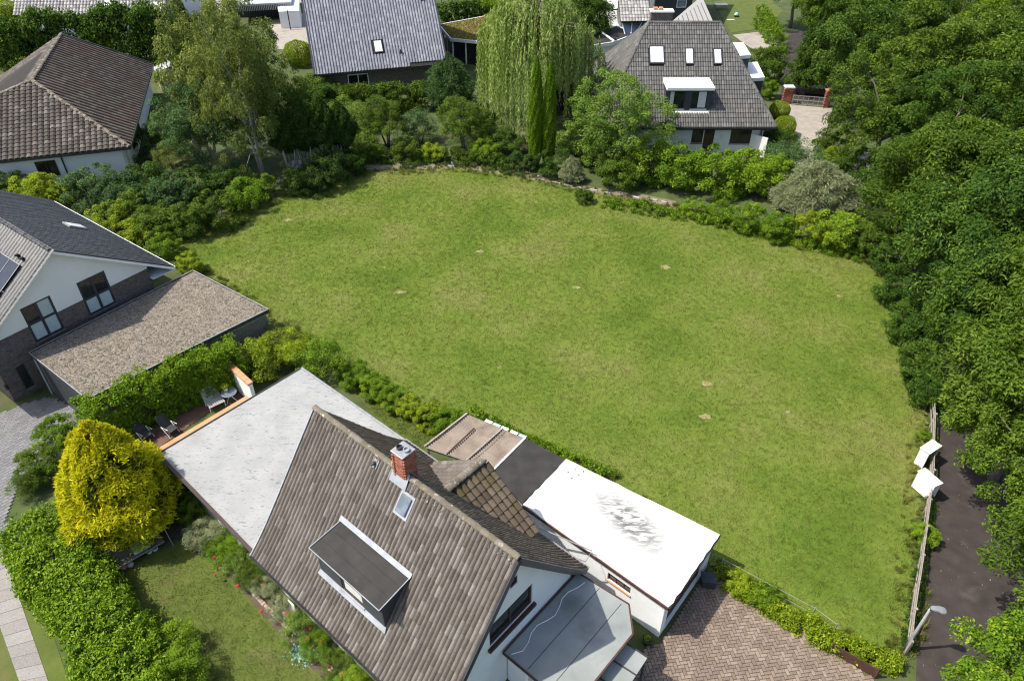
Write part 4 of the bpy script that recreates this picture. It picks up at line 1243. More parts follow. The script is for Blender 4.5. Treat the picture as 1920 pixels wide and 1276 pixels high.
# ------------------------------------------------------------------ brick and white gabled house on the left, with its gravel roofed garage
FD = Fr(P(94, 470, 8.0), rad(-36.3))
def house_gabled():
    root = thing('brick_gabled_house', 'house with white gable over brown brick, large windows and slate grey roof', 'house', FD(-7, 0, 0))
    ZR, SL, EB = 8.0, 0.685, 6.42
    ga = -0.45; WB = 4.95
    f = lambda s, z, d: FD(ga - d, s, z)
    def rect(pts):
        r = [FD.at_a(x, y, ga) for x, y in pts]
        bs = sorted(p[0] for p in r); zs = sorted(p[1] for p in r)
        return (bs[0] + bs[1]) / 2, (bs[2] + bs[3]) / 2, (zs[0] + zs[1]) / 2, (zs[2] + zs[3]) / 2
    w1 = rect(((36, 578), (94, 553), (121, 618), (66, 640)))
    w2 = rect(((142, 530), (195, 506), (218, 568), (168, 591)))
    w3 = rect(((30, 688), (47, 680), (65, 722), (48, 731)))
    zs = 4.1
    H = lambda w: [(w[0], w[2]), (w[1], w[2]), (w[1], w[3]), (w[0], w[3])]
    # white upper part stands proud of the brick
    up = lambda s, z, d: FD(ga + 0.05 - d, s, z)
    edge = ZR - 0.3
    def cut(w, lo, hi):
        return (w[0], w[1], max(w[2], lo), min(w[3], hi))
    white = [(-WB, zs), (w2[0], zs), (w2[0], w2[3]), (w2[1], w2[3]), (w2[1], zs), (w1[0], zs), (w1[0], w1[3]), (w1[1], w1[3]), (w1[1], zs), (WB, zs), (WB, edge - WB * SL), (0, edge), (-WB, edge - WB * SL)]
    mb = MB()
    tr = tessellate_polygon([[Vector((p[0], p[1], 0)) for p in white]])
    mb.add([up(p[0], p[1], 0) for p in white], [tuple(t) for t in tr])
    k = len(white)
    mb.add([up(p[0], p[1], 0) for p in white] + [up(p[0], p[1], 0.2) for p in white], [(i, (i + 1) % k, k + (i + 1) % k, k + i) for i in range(k)])
    mb.build('gable_wall', 'cream_render', root)
    brick = [(-WB + 0.03, 0), (-WB + 0.03, zs), (w2[0], zs), (w2[0], w2[2]), (w2[1], w2[2]), (w2[1], zs), (w1[0], zs), (w1[0], w1[2]), (w1[1], w1[2]), (w1[1], zs), (WB - 0.03, zs), (WB - 0.03, 0)]
    panel(f, brick, [H(w3)], 0.15).build('brick_wall', 'brickwork_brown', root)
    bk = MB()
    for b in (-WB + 0.03, WB - 0.03):
        bk.bar(FD(ga - 0.02, b, 2.2), FD(-14.2, b, 2.2), 0.12, 4.4)
    bk.build('brick_wall', 'brickwork_brown', root)
    fro = lambda lo: (lambda i, j: 'frosted' if j < lo else 'glass_dark')
    window(root, up, w1[0], w1[1], w1[2], w1[3], 'anthracite', lambda i, j: 'glass_dark' if (j == 1 and i == 1) else 'frosted', 2, 2, 0.10, 0.12, sill='brickwork_grey', bar=0.15)
    window(root, up, w2[0], w2[1], w2[2], w2[3], 'anthracite', fro(1), 2, 1, 0.10, 0.12, sill='brickwork_grey', bar=0.15, split=0.46)
    window(root, f, w3[0], w3[1], w3[2], w3[3], 'anthracite', 'glass_dark', 1, 1, 0.1, 0.07, sill='brickwork_grey')
    # wall lamp
    lp = on_plane(8, 722, FD(ga, 0), FD.u)
    MB().bar(lp, lp + FD.u * 0.3, 0.06).tube([lp + FD.u * 0.3 + Vector((0, 0, -0.14)), lp + FD.u * 0.3 + Vector((0, 0, 0.1))], 0.09, 8).build('wall_lamp', 'black_plastic', root)
    # roof: two planes
    AL = 15.0
    for sgn in (-1, 1):
        q = [FD(0, 0, ZR), FD(-AL, 0, ZR), FD(-AL, sgn * EB, ZR - SL * EB), FD(0, sgn * EB, ZR - SL * EB)]
        roof = MB().slab(q, 0.18).build('roof', 'roof_deck', root)
        ey = FD.n * -sgn + Vector((0, 0, SL))
        ex = FD.u * sgn
        o0 = q[3] if sgn < 0 else q[2]
        holes = []
        if sgn > 0:
            pl = [plane_ab(o0, ex, ey, p) for p in (FD(-6.5, 1.2, ZR - SL * 1.2), FD(-1.6, 1.2, ZR - SL * 1.2), FD(-1.6, 4.6, ZR - SL * 4.6), FD(-6.5, 4.6, ZR - SL * 4.6))]
        ms = course(o0, ex, ey, AL, EB * math.hypot(1, SL), 0.30, 0.36)
        spread_pieces(flat_tile(0.30, 0.36) if sgn < 0 else roll_tile(0.30, 0.36, 0.03), ms, 'tile', 'tile_slate', roof, 150)
        MB().bar(q[0] + Vector((0, 0, -0.1)) + FD.u * 0.03, q[3] + Vector((0, 0, -0.1)) + FD.u * 0.03, 0.05, 0.16).build('verge_board', 'white_paint', roof)
        MB().bar(q[0] + Vector((0, 0, 0.04)) + FD.u * 0.02, q[3] + Vector((0, 0, 0.04)) + FD.u * 0.02, 0.08, 0.08).build('verge_tile', 'anthracite', roof)
        MB().bar(q[3] + FD.n * sgn * 0.07 + Vector((0, 0, -0.04)), q[2] + FD.n * sgn * 0.07 + Vector((0, 0, -0.04)), 0.08, 0.07).build('gutter', 'white_paint', roof)
        MB().slab([q[3] + Vector((0, 0, -0.2)), q[2] + Vector((0, 0, -0.2)), FD(-AL, sgn * (WB - 0.02), ZR - SL * EB - 0.2), FD(-0.1, sgn * (WB - 0.02), ZR - SL * EB - 0.2)], 0.03).build('soffit', 'white_paint', roof)
        if sgn < 0:
            nz = ex.cross(ey).normalized()
            c = on_plane(140, 426, q[0], nz)
            e = ey.normalized()
            sk = MB().box(c, FD.u, e, nz, (-0.45, 0.45), (-0.6, 0.6), (0.05, 0.16)).build('roof_window', 'steel', root)
            MB().box(c, FD.u, e, nz, (-0.36, 0.36), (-0.5, 0.48), (0.16, 0.175)).build('pane', 'skylight_glare', sk)
        else:
            nz = ex.cross(ey).normalized(); e = ey.normalized()
            # solar panels lie in a row below the ridge
            top = on_plane(46, 499, q[0], nz)
            a1, b1 = FD.ab(top)
            for i in range(4):
                a = a1 - 0.15 - i * 1.08
                c = FD(a, b1, ZR - SL * b1) + nz * 0.14
                pn = MB().box(c, FD.u, -e, nz, (-1.04, 0), (0.05, 1.75), (0, 0.04)).build('solar_panel', 'solar', root)
                MB().box(c, FD.u, -e, nz, (-1.045, 0.005), (0.045, 0.075), (0.04, 0.055)).box(c, FD.u, -e, nz, (-0.03, 0.005), (0.05, 1.75), (0.04, 0.055)).build('frame', 'steel', pn)
                pn2 = MB().box(c, FD.u, -e, nz, (-1.04, 0), (1.79, 3.49), (0, 0.04)).build('solar_panel', 'solar', root)
                MB().box(c, FD.u, -e, nz, (-0.03, 0.005), (1.79, 3.49), (0.04, 0.055)).build('frame', 'steel', pn2)
            for x, y in ((38, 481), (47, 487)):
                c = on_plane(x, y, q[0], nz)
                MB().tube([c, c + nz * 0.22, c + nz * 0.28 - e * 0.1], [0.10, 0.10, 0.07], 8).build('roof_vent', 'black_plastic', root)
    ridge_caps(root, FD(0, 0, ZR + 0.06), FD(-AL, 0, ZR + 0.06), 'tile_slate', 'ridge_tile', 0.14, 0.45)
house_gabled()

def garage_gravel():
    z = 3.0
    q = [P(54, 661, z), P(362, 507, z), P(503, 580, z), P(163, 748, z)]
    c = sum(q, Vector()) / 4
    g = thing('gravel_roof_garage', 'brick garage with flat gravel covered roof beside the white gable', 'garage', (c.x, c.y, 0))
    ins = [c + (p - c) * 0.97 for p in q]
    MB().prism([(p.x, p.y) for p in ins], 0, z - 0.30).build('wall', 'brickwork_grey', g)
    # gravel bed: loose uneven surface with stones
    n, m = 60, 44
    vs = [q[0].lerp(q[1], i / n).lerp(q[3].lerp(q[2], i / n), j / m) + Vector((0, 0, -0.05 + R.uniform(-0.02, 0.02))) for i in range(n + 1) for j in range(m + 1)]
    fs = [(i * (m + 1) + j, (i + 1) * (m + 1) + j, (i + 1) * (m + 1) + j + 1, i * (m + 1) + j + 1) for i in range(n) for j in range(m)]
    bed = MB().add(vs, fs).build('roof', 'roof_gravel', g)
    MB().prism([(p.x, p.y) for p in q], z - 0.3, z - 0.10).build('roof_slab', 'grey_concrete', bed)
    r = np.random.default_rng(5)
    N = 9000
    s, t = r.random(N), r.random(N)
    Q = [np.array(p) for p in q]
    ce = (Q[0] * ((1 - s) * (1 - t))[:, None] + Q[1] * (s * (1 - t))[:, None] + Q[2] * (s * t)[:, None] + Q[3] * ((1 - s) * t)[:, None])
    ce[:, 2] = z - 0.04
    base = np.array([(-1, -1, -0.5), (1, -0.8, -0.5), (0.9, 1, -0.5), (-0.9, 0.9, -0.5), (0, 0, 0.6)], float)
    an = r.uniform(0, 6.28, N); sc = r.uniform(0.02, 0.055, N)
    ca, sa = np.cos(an), np.sin(an)
    V = np.empty((N, 5, 3))
    V[:, :, 0] = (base[None, :, 0] * ca[:, None] - base[None, :, 1] * sa[:, None]) * sc[:, None] + ce[:, None, 0]
    V[:, :, 1] = (base[None, :, 0] * sa[:, None] + base[None, :, 1] * ca[:, None]) * sc[:, None] + ce[:, None, 1]
    V[:, :, 2] = base[None, :, 2] * sc[:, None] * 0.8 + ce[:, None, 2]
    T = (np.array([(0, 1, 4), (1, 2, 4), (2, 3, 4), (3, 0, 4)])[None] + (np.arange(N) * 5)[:, None, None]).reshape(-1, 3)
    pieces('gravel_stone', [(0, (0.085, 0.072, 0.055)), (0.6, (0.16, 0.138, 0.11)), (1, (0.30, 0.27, 0.23))], 0.95)
    link('gravel', mesh_np('gravel', V.reshape(-1, 3), None, T, np.repeat(r.random(N), 5)), 'gravel_stone', bed, kind='stuff')
    for a, b in ((0, 1), (1, 2), (2, 3), (3, 0)):
        MB().bar(q[a] + Vector((0, 0, -0.10)), q[b] + Vector((0, 0, -0.10)), 0.06, 0.24).build('fascia', 'dark_metal', bed)
        MB().bar(q[a] + Vector((0, 0, 0.03)), q[b] + Vector((0, 0, 0.03)), 0.06, 0.02).build('edge_trim', 'steel', bed)
    # door on the yard side
    u = (q[3] - q[0]); u.z = 0; L = u.length; u.normalize(); o = Vector((u.y, -u.x, 0))
    if o.dot(q[0] - q[1]) < 0: o = -o
    d = MB().box(Vector((ins[0].x, ins[0].y, 0)), u, (0, 0, 1), o, (0.7, L * 0.93), (0.05, 2.4), (0.0, 0.06)).build('garage_door', 'anthracite', g)
    for k in range(5):
        MB().box(Vector((ins[0].x, ins[0].y, 0)), u, (0, 0, 1), o, (0.72, L * 0.93 - 0.02), (0.07 + k * 0.465, 0.52 + k * 0.465), (0.06, 0.075)).build('door_panel', 'anthracite', d)
    tb = MB().tube([Vector((ins[0].x, ins[0].y, 0)) + o * 0.12 + u * 0.2, Vector((ins[0].x, ins[0].y, z - 0.3)) + o * 0.12 + u * 0.2], 0.055, 8).build('downpipe', 'lead', g)
garage_gravel()

# ------------------------------------------------------------------ hip roofed house far left
def house_hip():
    C = P(243, 276, 3.0)
    e1 = Vector((-0.272, 0.962, 0)).normalized(); e2 = Vector((-e1.y, e1.x, 0))
    pt = lambda a, b, z=0.0: C + e1 * a + e2 * b + Vector((0, 0, z - 3.0))
    root = thing('hip_roof_house', 'white house with large dark brown hipped tile roof and ridge hip tiles', 'house', pt(10, 8, 0))
    ZR, SP = 7.0, 7.6
    D = pt(7.3, SP, ZR); A = pt(21.3, SP, ZR); B = pt(22.3, 0, 3.0)
    D2 = pt(6.2, 10.2, 6.4); W2 = pt(6.2, 26, 6.4)
    E0 = pt(0, 26, 3.0)
    cc = pt(0, 0, 3.0)
    Lf = pt(21.3, 2 * SP, 3.0)
    def plane(q, name, ex, o0, w, l, most, tile, mat='tile_hip_house'):
        roof = MB().slab(q, 0.2).build('roof', 'roof_deck', root)
        n = (q[1] - q[0]).cross(q[2] - q[0]).normalized()
        if n.z < 0: n = -n
        ey = n.cross(ex.normalized())
        pl = [plane_ab(o0, ex, ey, p) for p in q]
        x0 = min(p[0] for p in pl)
        ms = course(o0 + ex.normalized() * x0, ex, ey, max(p[0] for p in pl) - x0, max(p[1] for p in pl), w, l, [(a - x0, b) for a, b in pl])
        spread_pieces(tile, ms, 'tile', mat, roof, most)
        return roof
    plane([cc, B, A, D], 'roof', e1, cc, 0.60, 0.42, 150, flat_tile(0.60, 0.42, 0.004, 0.03, 0.13), 'tile_hip_flat')
    plane([E0, cc, D, D2, W2], 'roof', -e2, E0, 0.46, 0.40, 150, roll_tile(0.46, 0.40, 0.10, 0.06))
    plane([A, Lf, pt(9.0, 2 * SP, 3.0), pt(6.2, 12.5, 5.8), D], 'roof', -e1, Lf, 0.46, 0.40, 0, roll_tile(0.46, 0.40, 0.06, 0.05))
    MB().slab([W2, D2, pt(8.6, 14, 4.6), pt(12.4, 26, 3.0)], 0.2).build('roof', 'tile_hip_house', root)
    for p, q in ((D, A), (cc, D), (D, D2), (D2, W2)):
        ridge_caps(root, p + Vector((0, 0, 0.06)), q + Vector((0, 0, 0.06)), 'ridge_lichen', 'ridge_tile', 0.19, 0.45)
    # walls
    m = MB()
    m.bar(pt(0.9, 0.9, 1.45), pt(0.9, 26, 1.45), 0.3, 2.9)
    m.bar(pt(0.9, 0.9, 1.45), pt(21.9, 0.9, 1.45), 0.3, 2.9)
    m.build('wall', 'white_render', root)
    # gable at the far end
    m = MB().add([pt(21.6, 0.9, 0), pt(21.3, 2 * SP, 0), pt(21.3, 2 * SP, 2.9), pt(21.0, SP, 6.7), pt(21.6, 0.9, 2.9)], [(0, 1, 2, 3, 4)])
    m.build('gable_wall', 'white_render', root)
    for p, q in ((cc, E0), (cc, B)):
        MB().bar(p + Vector((0, 0, -0.1)), q + Vector((0, 0, -0.1)), 0.16, 0.2).build('gutter', 'dark_metal', root)
    MB().bar(A + Vector((0, 0, -0.02)), B + Vector((0, 0, -0.02)), 0.14, 0.3).build('verge_board', 'dark_metal', root)
    # south wall openings: window, downpipe, dark corner post
    f = lambda s, z, d: pt(0.75 + d, s, z)
    def sz(x, y):
        p = on_plane(x, y, pt(0.75, 0, 0), e1); return (p - pt(0.75, 0, 0)).dot(e2)
    s0, s1 = sorted((sz(85, 305), sz(117, 335)))
    window(root, f, s0, s0 + 1.6, 0.9, 2.3, 'dark_timber', 'glass_dark', 2, 1, -0.03, 0.08, sill='white_paint')
    sd = sz(125, 320)
    MB().tube([pt(0.68, sd, 0), pt(0.68, sd, 2.8)], 0.06, 8).build('downpipe', 'dark_metal', root)
    f2 = lambda s, z, d: pt(s, 0.75 + d, z)
    for a in (4.5, 8.5):
        window(root, f2, a, a + 1.2, 0.9, 2.2, 'dark_timber', 'glass_dark', 1, 1, -0.03, 0.08)
    MB().tube([pt(1.6, 0.6, 0), pt(1.6, 0.6, 2.8)], 0.06, 8).build('downpipe', 'white_paint', root)
house_hip()

# ------------------------------------------------------------------ big blue-grey roof in the middle of the top edge
def house_blue():
    z = 2.9
    L0, R0 = P(590, 141, z), P(838, 119, z)
    u = (R0 - L0).normalized(); n = Vector((-u.y, u.x, 0))
    root = thing('blue_grey_roof_house', 'house with huge plain blue-grey ribbed tile roof and one small roof window', 'house', (L0 + R0) / 2 + n * 6 - Vector((0, 0, z)))
    W = (R0 - L0).length
    sl = 0.95
    up = n + Vector((0, 0, sl)); H = 9.5
    ridge = n * H + Vector((0, 0, sl * H))
    q = [L0, R0, R0 + ridge, L0 + ridge]
    roof = MB().slab(q, 0.2).build('roof', 'roof_deck', root)
    MB().slab([L0 + ridge, R0 + ridge, R0 + n * 2 * H, L0 + n * 2 * H], 0.2).build('roof', 'tile_blue', root)
    SL = ridge.length
    def pu(x, y):
        nn = u.cross(up).normalized()
        return plane_ab(L0, u, up, on_plane(x, y, L0, nn))
    notch1 = [(-0.5, -1), (pu(672, 134)[0], -1), (pu(672, 134)[0], pu(672, 134)[1]), (-0.5, pu(622, 137)[1])]
    n2 = pu(769, 126)
    w, l = 0.31, 0.42
    holes = [[(n2[0], -1), (W + 1, -1), (W + 1, 0.5), (n2[0], 0.5)]]
    c = pu(709, 88)
    holes.append([(c[0] - 0.5, c[1] - 0.8), (c[0] + 0.5, c[1] - 0.8), (c[0] + 0.5, c[1] + 0.75), (c[0] - 0.5, c[1] + 0.75)])
    ms = course(L0, u, up, W, SL, w, l, None, holes)
    spread_pieces(roll_tile(w, l, 0.11, 0.006), ms, 'tile', 'tile_blue', roof, 0)
    ridge_caps(root, L0 + ridge, R0 + ridge, 'tile_blue', 'ridge_tile', 0.18, 0.5)
    e = up.normalized(); nz = u.cross(e)
    p = L0 + u * c[0] + e * c[1]
    sk = MB().box(p, u, e, nz, (-0.46, 0.46), (-0.72, 0.70), (0.02, 0.16)).build('roof_window', 'anthracite', root)
    MB().box(p, u, e, nz, (-0.38, 0.38), (-0.62, 0.60), (0.16, 0.18)).build('pane', 'skylight_glare', sk)
    for x, y in ((752, 102), (792, 3)):
        a = pu(x, y); pp = L0 + u * a[0] + e * a[1]
        MB().tube([pp, pp + Vector((0, 0, 0.5))], 0.09, 8).build('vent_pipe', 'black_plastic', root)
    for a, b in ((L0, L0 + ridge), (R0, R0 + ridge)):
        MB().bar(a + nz * 0.02, b + nz * 0.02, 0.16, 0.3).build('verge_board', 'anthracite', root)
    MB().bar(L0 + Vector((0, 0, -0.05)), R0 + Vector((0, 0, -0.05)), 0.16, 0.14).build('gutter', 'anthracite', root)
    m = MB().box(L0 - Vector((0, 0, z)), u, n, (0, 0, 1), (0.4, W - 0.4), (0.7, 2 * H - 0.7), (0, 2.75))
    m.build('wall', 'brickwork_brown', root)
    g = MB()
    for s in (0.4, W - 0.4):
        o = L0 - Vector((0, 0, z)) + u * s
        g.add([o + n * 0.7 + Vector((0, 0, 2.7)), o + n * (2 * H - 0.7) + Vector((0, 0, 2.7)), o + n * H + Vector((0, 0, sl * H + 2.6))], [(0, 1, 2)])
    g.build('gable_wall', 'brickwork_brown', root)
    ff = lambda s, zz, d: L0 - Vector((0, 0, z)) + u * s + n * (0.68 + d) + Vector((0, 0, zz))
    for s in (3.4, 12.5):
        window(root, ff, s, s + 2.2, 0.6, 2.4, 'white_paint', 'glass_dark', 2, 1, 0.02, 0.09)
house_blue()

def pavilion():
    z = 2.9
    pts = [P(823, 47, z), P(845, 73, z), P(897, 78, z), P(960, 66, z), P(990, 20, z), P(915, 30, z)]
    c = sum(pts, Vector()) / len(pts)
    root = thing('moss_roof_pavilion', 'angular glazed pavilion with yellow moss covered flat roof', 'pavilion', (c.x, c.y, 0))
    roof = MB().prism([(p.x, p.y) for p in pts], z - 0.28, z).build('roof', 'soil', root)
    ins = [c + (p - c) * 0.93 for p in pts]
    MB().prism([(p.x, p.y) for p in ins], 0, z - 0.3).build('glazing', 'glass_dark', root)
    for p, q in zip(pts, pts[1:] + pts[:1]):
        MB().bar(p + Vector((0, 0, -0.1)), q + Vector((0, 0, -0.1)), 0.12, 0.35).build('fascia', 'white_paint', roof)
    for i in range(4):
        for t in (0.0, 0.5):
            p = ins[i].lerp(ins[i + 1], t); o = (p - c).normalized() * 0.08
            MB().bar((p.x + o.x, p.y + o.y, 0), (p.x + o.x, p.y + o.y, z - 0.3), 0.16).build('post', 'white_paint', root)
    poly = [(c.x + (p.x - c.x) * 0.95, c.y + (p.y - c.y) * 0.95) for p in pts]
    blades('moss', poly, 14000, 0.10, 0.12, 'moss_cushion', 9, lambda x, y: np.full(len(x), z), roof, 0.9)
pavilion()

# ------------------------------------------------------------------ grey mansard-like hipped house behind the path
def house_grey():
    EZ, EY = 2.8, 65.4
    X0, X1 = 7.85, 24.1
    RZ, RY = 9.75, 73.2
    RX0, RX1 = 12.75, 19.5
    root = thing('grey_hip_roof_house', 'white house with tall dark grey hipped roof, dormer and three roof windows', 'house', (16, 70, 0))
    q = [Vector((X0, EY, EZ)), Vector((X1, EY, EZ)), Vector((RX1, RY, RZ)), Vector((RX0, RY, RZ))]
    BY = 81.0
    roof = MB().slab(q, 0.2).build('roof', 'roof_deck', root)
    ex = Vector((1, 0, 0)); ey = Vector((0, RY - EY, RZ - EZ)); nz = ex.cross(ey).normalized(); e = ey.normalized()
    o0 = q[0]
    pu = lambda x, y: plane_ab(o0, ex, ey, on_plane(x, y, o0, nz))
    poly = [plane_ab(o0, ex, ey, p) for p in q]
    # dormer outline on the slope
    d0 = pu(1246, 209); d1 = pu(1330, 209)
    xl, xr = d0[0], d1[0]; s_f = d0[1]
    holes = [[(xl + 0.1, s_f), (xr - 0.1, s_f), (xr - 0.1, s_f + 2.6), (xl + 0.1, s_f + 2.6)]]
    sky = []
    for x0, x1, y0, y1 in ((1217, 1245, 87, 121), (1284, 1300, 91, 122), (1337, 1353, 92, 122)):
        a, b = pu((x0 + x1) / 2, y1), pu((x0 + x1) / 2, y0)
        wd = (pu(x1, (y0 + y1) / 2)[0] - pu(x0, (y0 + y1) / 2)[0])
        sky.append(((a[0] + b[0]) / 2, (a[1] + b[1]) / 2, wd, b[1] - a[1]))
        cx, cy, w_, h_ = sky[-1]
        holes.append([(cx - w_ / 2, cy - h_ / 2), (cx + w_ / 2, cy - h_ / 2), (cx + w_ / 2, cy + h_ / 2), (cx - w_ / 2, cy + h_ / 2)])
    ms = course(o0, ex, ey, X1 - X0, ey.length, 0.23, 0.46, poly, holes)
    spread_pieces(roll_tile(0.23, 0.46, 0.05, 0.05), ms, 'tile', 'tile_dark_grey', roof, 200)
    # the other planes
    for qq, exx, oo in (([Vector((X0, BY, EZ)), q[0], q[3]], Vector((0, -1, 0)), Vector((X0, BY, EZ))), ([q[1], Vector((X1, BY, EZ)), q[2]], Vector((0, 1, 0)), q[1])):
        r2 = MB().slab(qq, 0.2).build('roof', 'roof_deck', root)
        nn = (qq[1] - qq[0]).cross(qq[2] - qq[0]).normalized()
        if nn.z < 0: nn = -nn
        eyy = nn.cross(exx)
        pl = [plane_ab(oo, exx, eyy, p) for p in qq]
        x0 = min(p[0] for p in pl)
        ms = course(oo + exx * x0, exx, eyy, max(p[0] for p in pl) - x0, max(p[1] for p in pl), 0.28, 0.46, [(a - x0, b) for a, b in pl])
        spread_pieces(roll_tile(0.28, 0.46, 0.05, 0.05), ms, 'tile', 'tile_dark_grey', r2, 0)
    MB().slab([Vector((X0, BY, EZ)), q[3], q[2], Vector((X1, BY, EZ))], 0.2).build('roof', 'tile_dark_grey', root)
    for p, w in ((q[3], q[2]), (q[0], q[3]), (q[1], q[2])):
        ridge_caps(root, p + Vector((0, 0, 0.05)), w + Vector((0, 0, 0.05)), 'tile_dark_grey', 'ridge_tile', 0.17, 0.45)
    # rear wing seen over the ridge
    wr = [Vector((18.9, RY + 0.1, RZ - 0.05)), P(1319, 0, RZ - 0.1), P(1312, 0, RZ - 0.5), Vector((14.9, RY + 0.2, RZ - 0.15))]
    wing = MB().slab([wr[0], wr[1] + (wr[1] - wr[0]) * 0.15, wr[2] + (wr[2] - wr[3]) * 0.2 + Vector((-0.2, 0, -0.5)), wr[3]], 0.25).build('wing_roof', 'tile_pale', root)  # pale tile: sunlight on this left-facing slope put into the colour
    for t in np.linspace(0.1, 0.9, 8):
        p = wr[3].lerp(wr[0], t); d = wr[1] - wr[0]
        MB().bar(p + Vector((0, 0.05, 0.02)), p + d * (0.95 * t) + Vector((0, 0, 0.02)), 0.05, 0.05).build('standing_seam', 'tile_dark_grey', wing)
    # chimney
    cc = Vector((14.0, RY + 0.6, 0))
    ch = MB().box(cc, ex, (0, 1, 0), (0, 0, 1), (-1.0, 1.0), (-0.4, 0.4), (8.6, 10.6)).build('chimney', 'brickwork_brown', root)
    MB().box(cc, ex, (0, 1, 0), (0, 0, 1), (-1.1, 1.1), (-0.5, 0.5), (10.6, 10.72)).build('cap', 'white_board', ch)
    for t in (-0.6, -0.1):
        MB().box(cc, ex, (0, 1, 0), (0, 0, 1), (t - 0.18, t + 0.18), (-0.18, 0.18), (10.72, 10.95)).build('flue', 'terracotta', ch)
    # walls
    wy = EY + 0.75
    f = lambda s, z, d: Vector((s, wy + d, z))
    def wx(x, y): return on_plane(x, y, Vector((0, wy, 0)), Vector((0, 1, 0)))
    a = wx(1296, 262).x; b = wx(1317, 262).x; c = wx(1338, 262).x
    d = wx(1368, 262).x; e2 = wx(1407, 262).x
    h1 = [(a, 0.95), (b, 0.95), (b, 2.25), (a, 2.25)]; h2 = [(b + 0.08, 0.06), (c, 0.06), (c, 2.25), (b + 0.08, 2.25)]; h3 = [(d, 0.9), (e2, 0.9), (e2, 2.25), (d, 2.25)]
    panel(f, [(8.7, 0), (23.2, 0), (23.2, 2.75), (8.7, 2.75)], [h1, h2, h3], 0.15).build('wall', 'white_render', root)
    window(root, f, a, b, 0.95, 2.25, 'dark_timber', 'glass_dark', 1, 1, 0.1, 0.08, sill='red_brown')
    window(root, f, d, e2, 0.9, 2.25, 'dark_timber', 'glass_dark', 2, 1, 0.1, 0.08, sill='red_brown')
    dr = MB().box(Vector((0, wy, 0)), ex, (0, 0, 1), (0, 1, 0), (b + 0.08, c), (0.06, 2.25), (0.08, 0.13)).build('door', 'dark_timber', root)
    MB().box(Vector((0, wy, 0)), ex, (0, 0, 1), (0, 1, 0), (b + 0.25, c - 0.18), (1.2, 2.1), (0.065, 0.078)).build('pane', 'glass_dark', dr)
    MB().box(Vector((0, wy, 0)), ex, (0, 0, 1), (0, 1, 0), (c - 0.14, c - 0.10), (1.0, 1.06), (0.0, 0.08)).build('handle', 'steel', dr)
    sd = MB()
    sd.bar(Vector((8.7, wy, 1.37)), Vector((8.7, BY - 0.8, 1.37)), 0.2, 2.74); sd.bar(Vector((23.2, wy, 1.37)), Vector((23.2, BY - 0.8, 1.37)), 0.2, 2.74)
    sd.build('wall', 'white_render', root)
    MB().bar(Vector((X0, EY - 0.05, EZ - 0.06)), Vector((X1, EY - 0.05, EZ - 0.06)), 0.14, 0.14).build('gutter', 'dark_metal', root)
    MB().slab([Vector((X0 + 0.1, EY, EZ - 0.22)), Vector((X1 - 0.1, EY, EZ - 0.22)), Vector((X1 - 0.1, wy, EZ - 0.22)), Vector((X0 + 0.1, wy, EZ - 0.22))], 0.04).build('soffit', 'dark_timber', root)
    lp = wx(1353, 257)
    MB().lathe(Vector((lp.x, wy - 0.02, lp.z)), [(0.01, -0.16), (0.15, -0.1), (0.16, 0.1), (0.01, 0.16)], 12).build('wall_lamp', 'white_paint', root)
    MB().tube([Vector((22.9, EY - 0.02, EZ - 0.1)), Vector((23.0, wy - 0.1, EZ - 0.6)), Vector((23.0, wy - 0.1, 0.1))], 0.06, 8).build('downpipe', 'steel', root)
    MB().prism([(22.2, wy - 0.05), (23.4, wy - 1.2), (23.5, wy - 1.1), (22.4, wy)], 0, 1.9).build('screen_wall', 'white_paint', root)
    # dormer: white flat roof, two windows with curtains
    pf = o0 + ex * xl + e * s_f
    yf, zf = pf.y, pf.z
    xl_, xr_ = o0.x + xl, o0.x + xr
    top = zf + 1.95
    depth = (top - zf) / (RZ - EZ) * (RY - EY) + 0.4
    dm = MB().box((0, 0, 0), ex, (0, 1, 0), (0, 0, 1), (xl_ - 0.05, xr_ + 0.15), (yf - 0.15, yf + depth), (top, top + 0.30)).build('dormer', 'white_paint', root, bevel=0.04)
    dm['label'] = 'dormer with white flat roof and two curtained windows'
    MB().box((0, 0, 0), ex, (0, 1, 0), (0, 0, 1), (xl_, xr_), (yf + 0.35, yf + depth), (zf - 0.2, top)).build('cheek', 'cladding', dm)
    g = lambda s, z, dd: Vector((s, yf + 0.05 + dd, z))
    W = xr_ - xl_
    ha = [(xl_ + W * 0.07, zf + 0.22), (xl_ + W * 0.42, zf + 0.22), (xl_ + W * 0.42, top - 0.1), (xl_ + W * 0.07, top - 0.1)]
    hb = [(xl_ + W * 0.56, zf + 0.22), (xl_ + W * 0.91, zf + 0.22), (xl_ + W * 0.91, top - 0.1), (xl_ + W * 0.56, top - 0.1)]
    panel(g, [(xl_, zf), (xr_, zf), (xr_, top), (xl_, top)], [ha, hb], 0.2).build('front_cladding', 'cladding', dm)
    for h, cs in ((ha, (0.0, 0.28)), (hb, (0.45, 1.0))):
        w = window(dm, g, h[0][0], h[1][0], h[0][1], h[2][1], 'anthracite', 'glass_dark', 1, 1, 0.12, 0.07, sill='white_paint')
        ww = h[1][0] - h[0][0] - 0.16
        MB().box(Vector((0, yf + 0.05, 0)), ex, (0, 0, 1), (0, 1, 0), (h[0][0] + 0.08 + ww * cs[0], h[0][0] + 0.08 + ww * cs[1]), (h[0][1] + 0.08, h[2][1] - 0.08), (0.09, 0.105)).build('curtain', 'curtain', w)
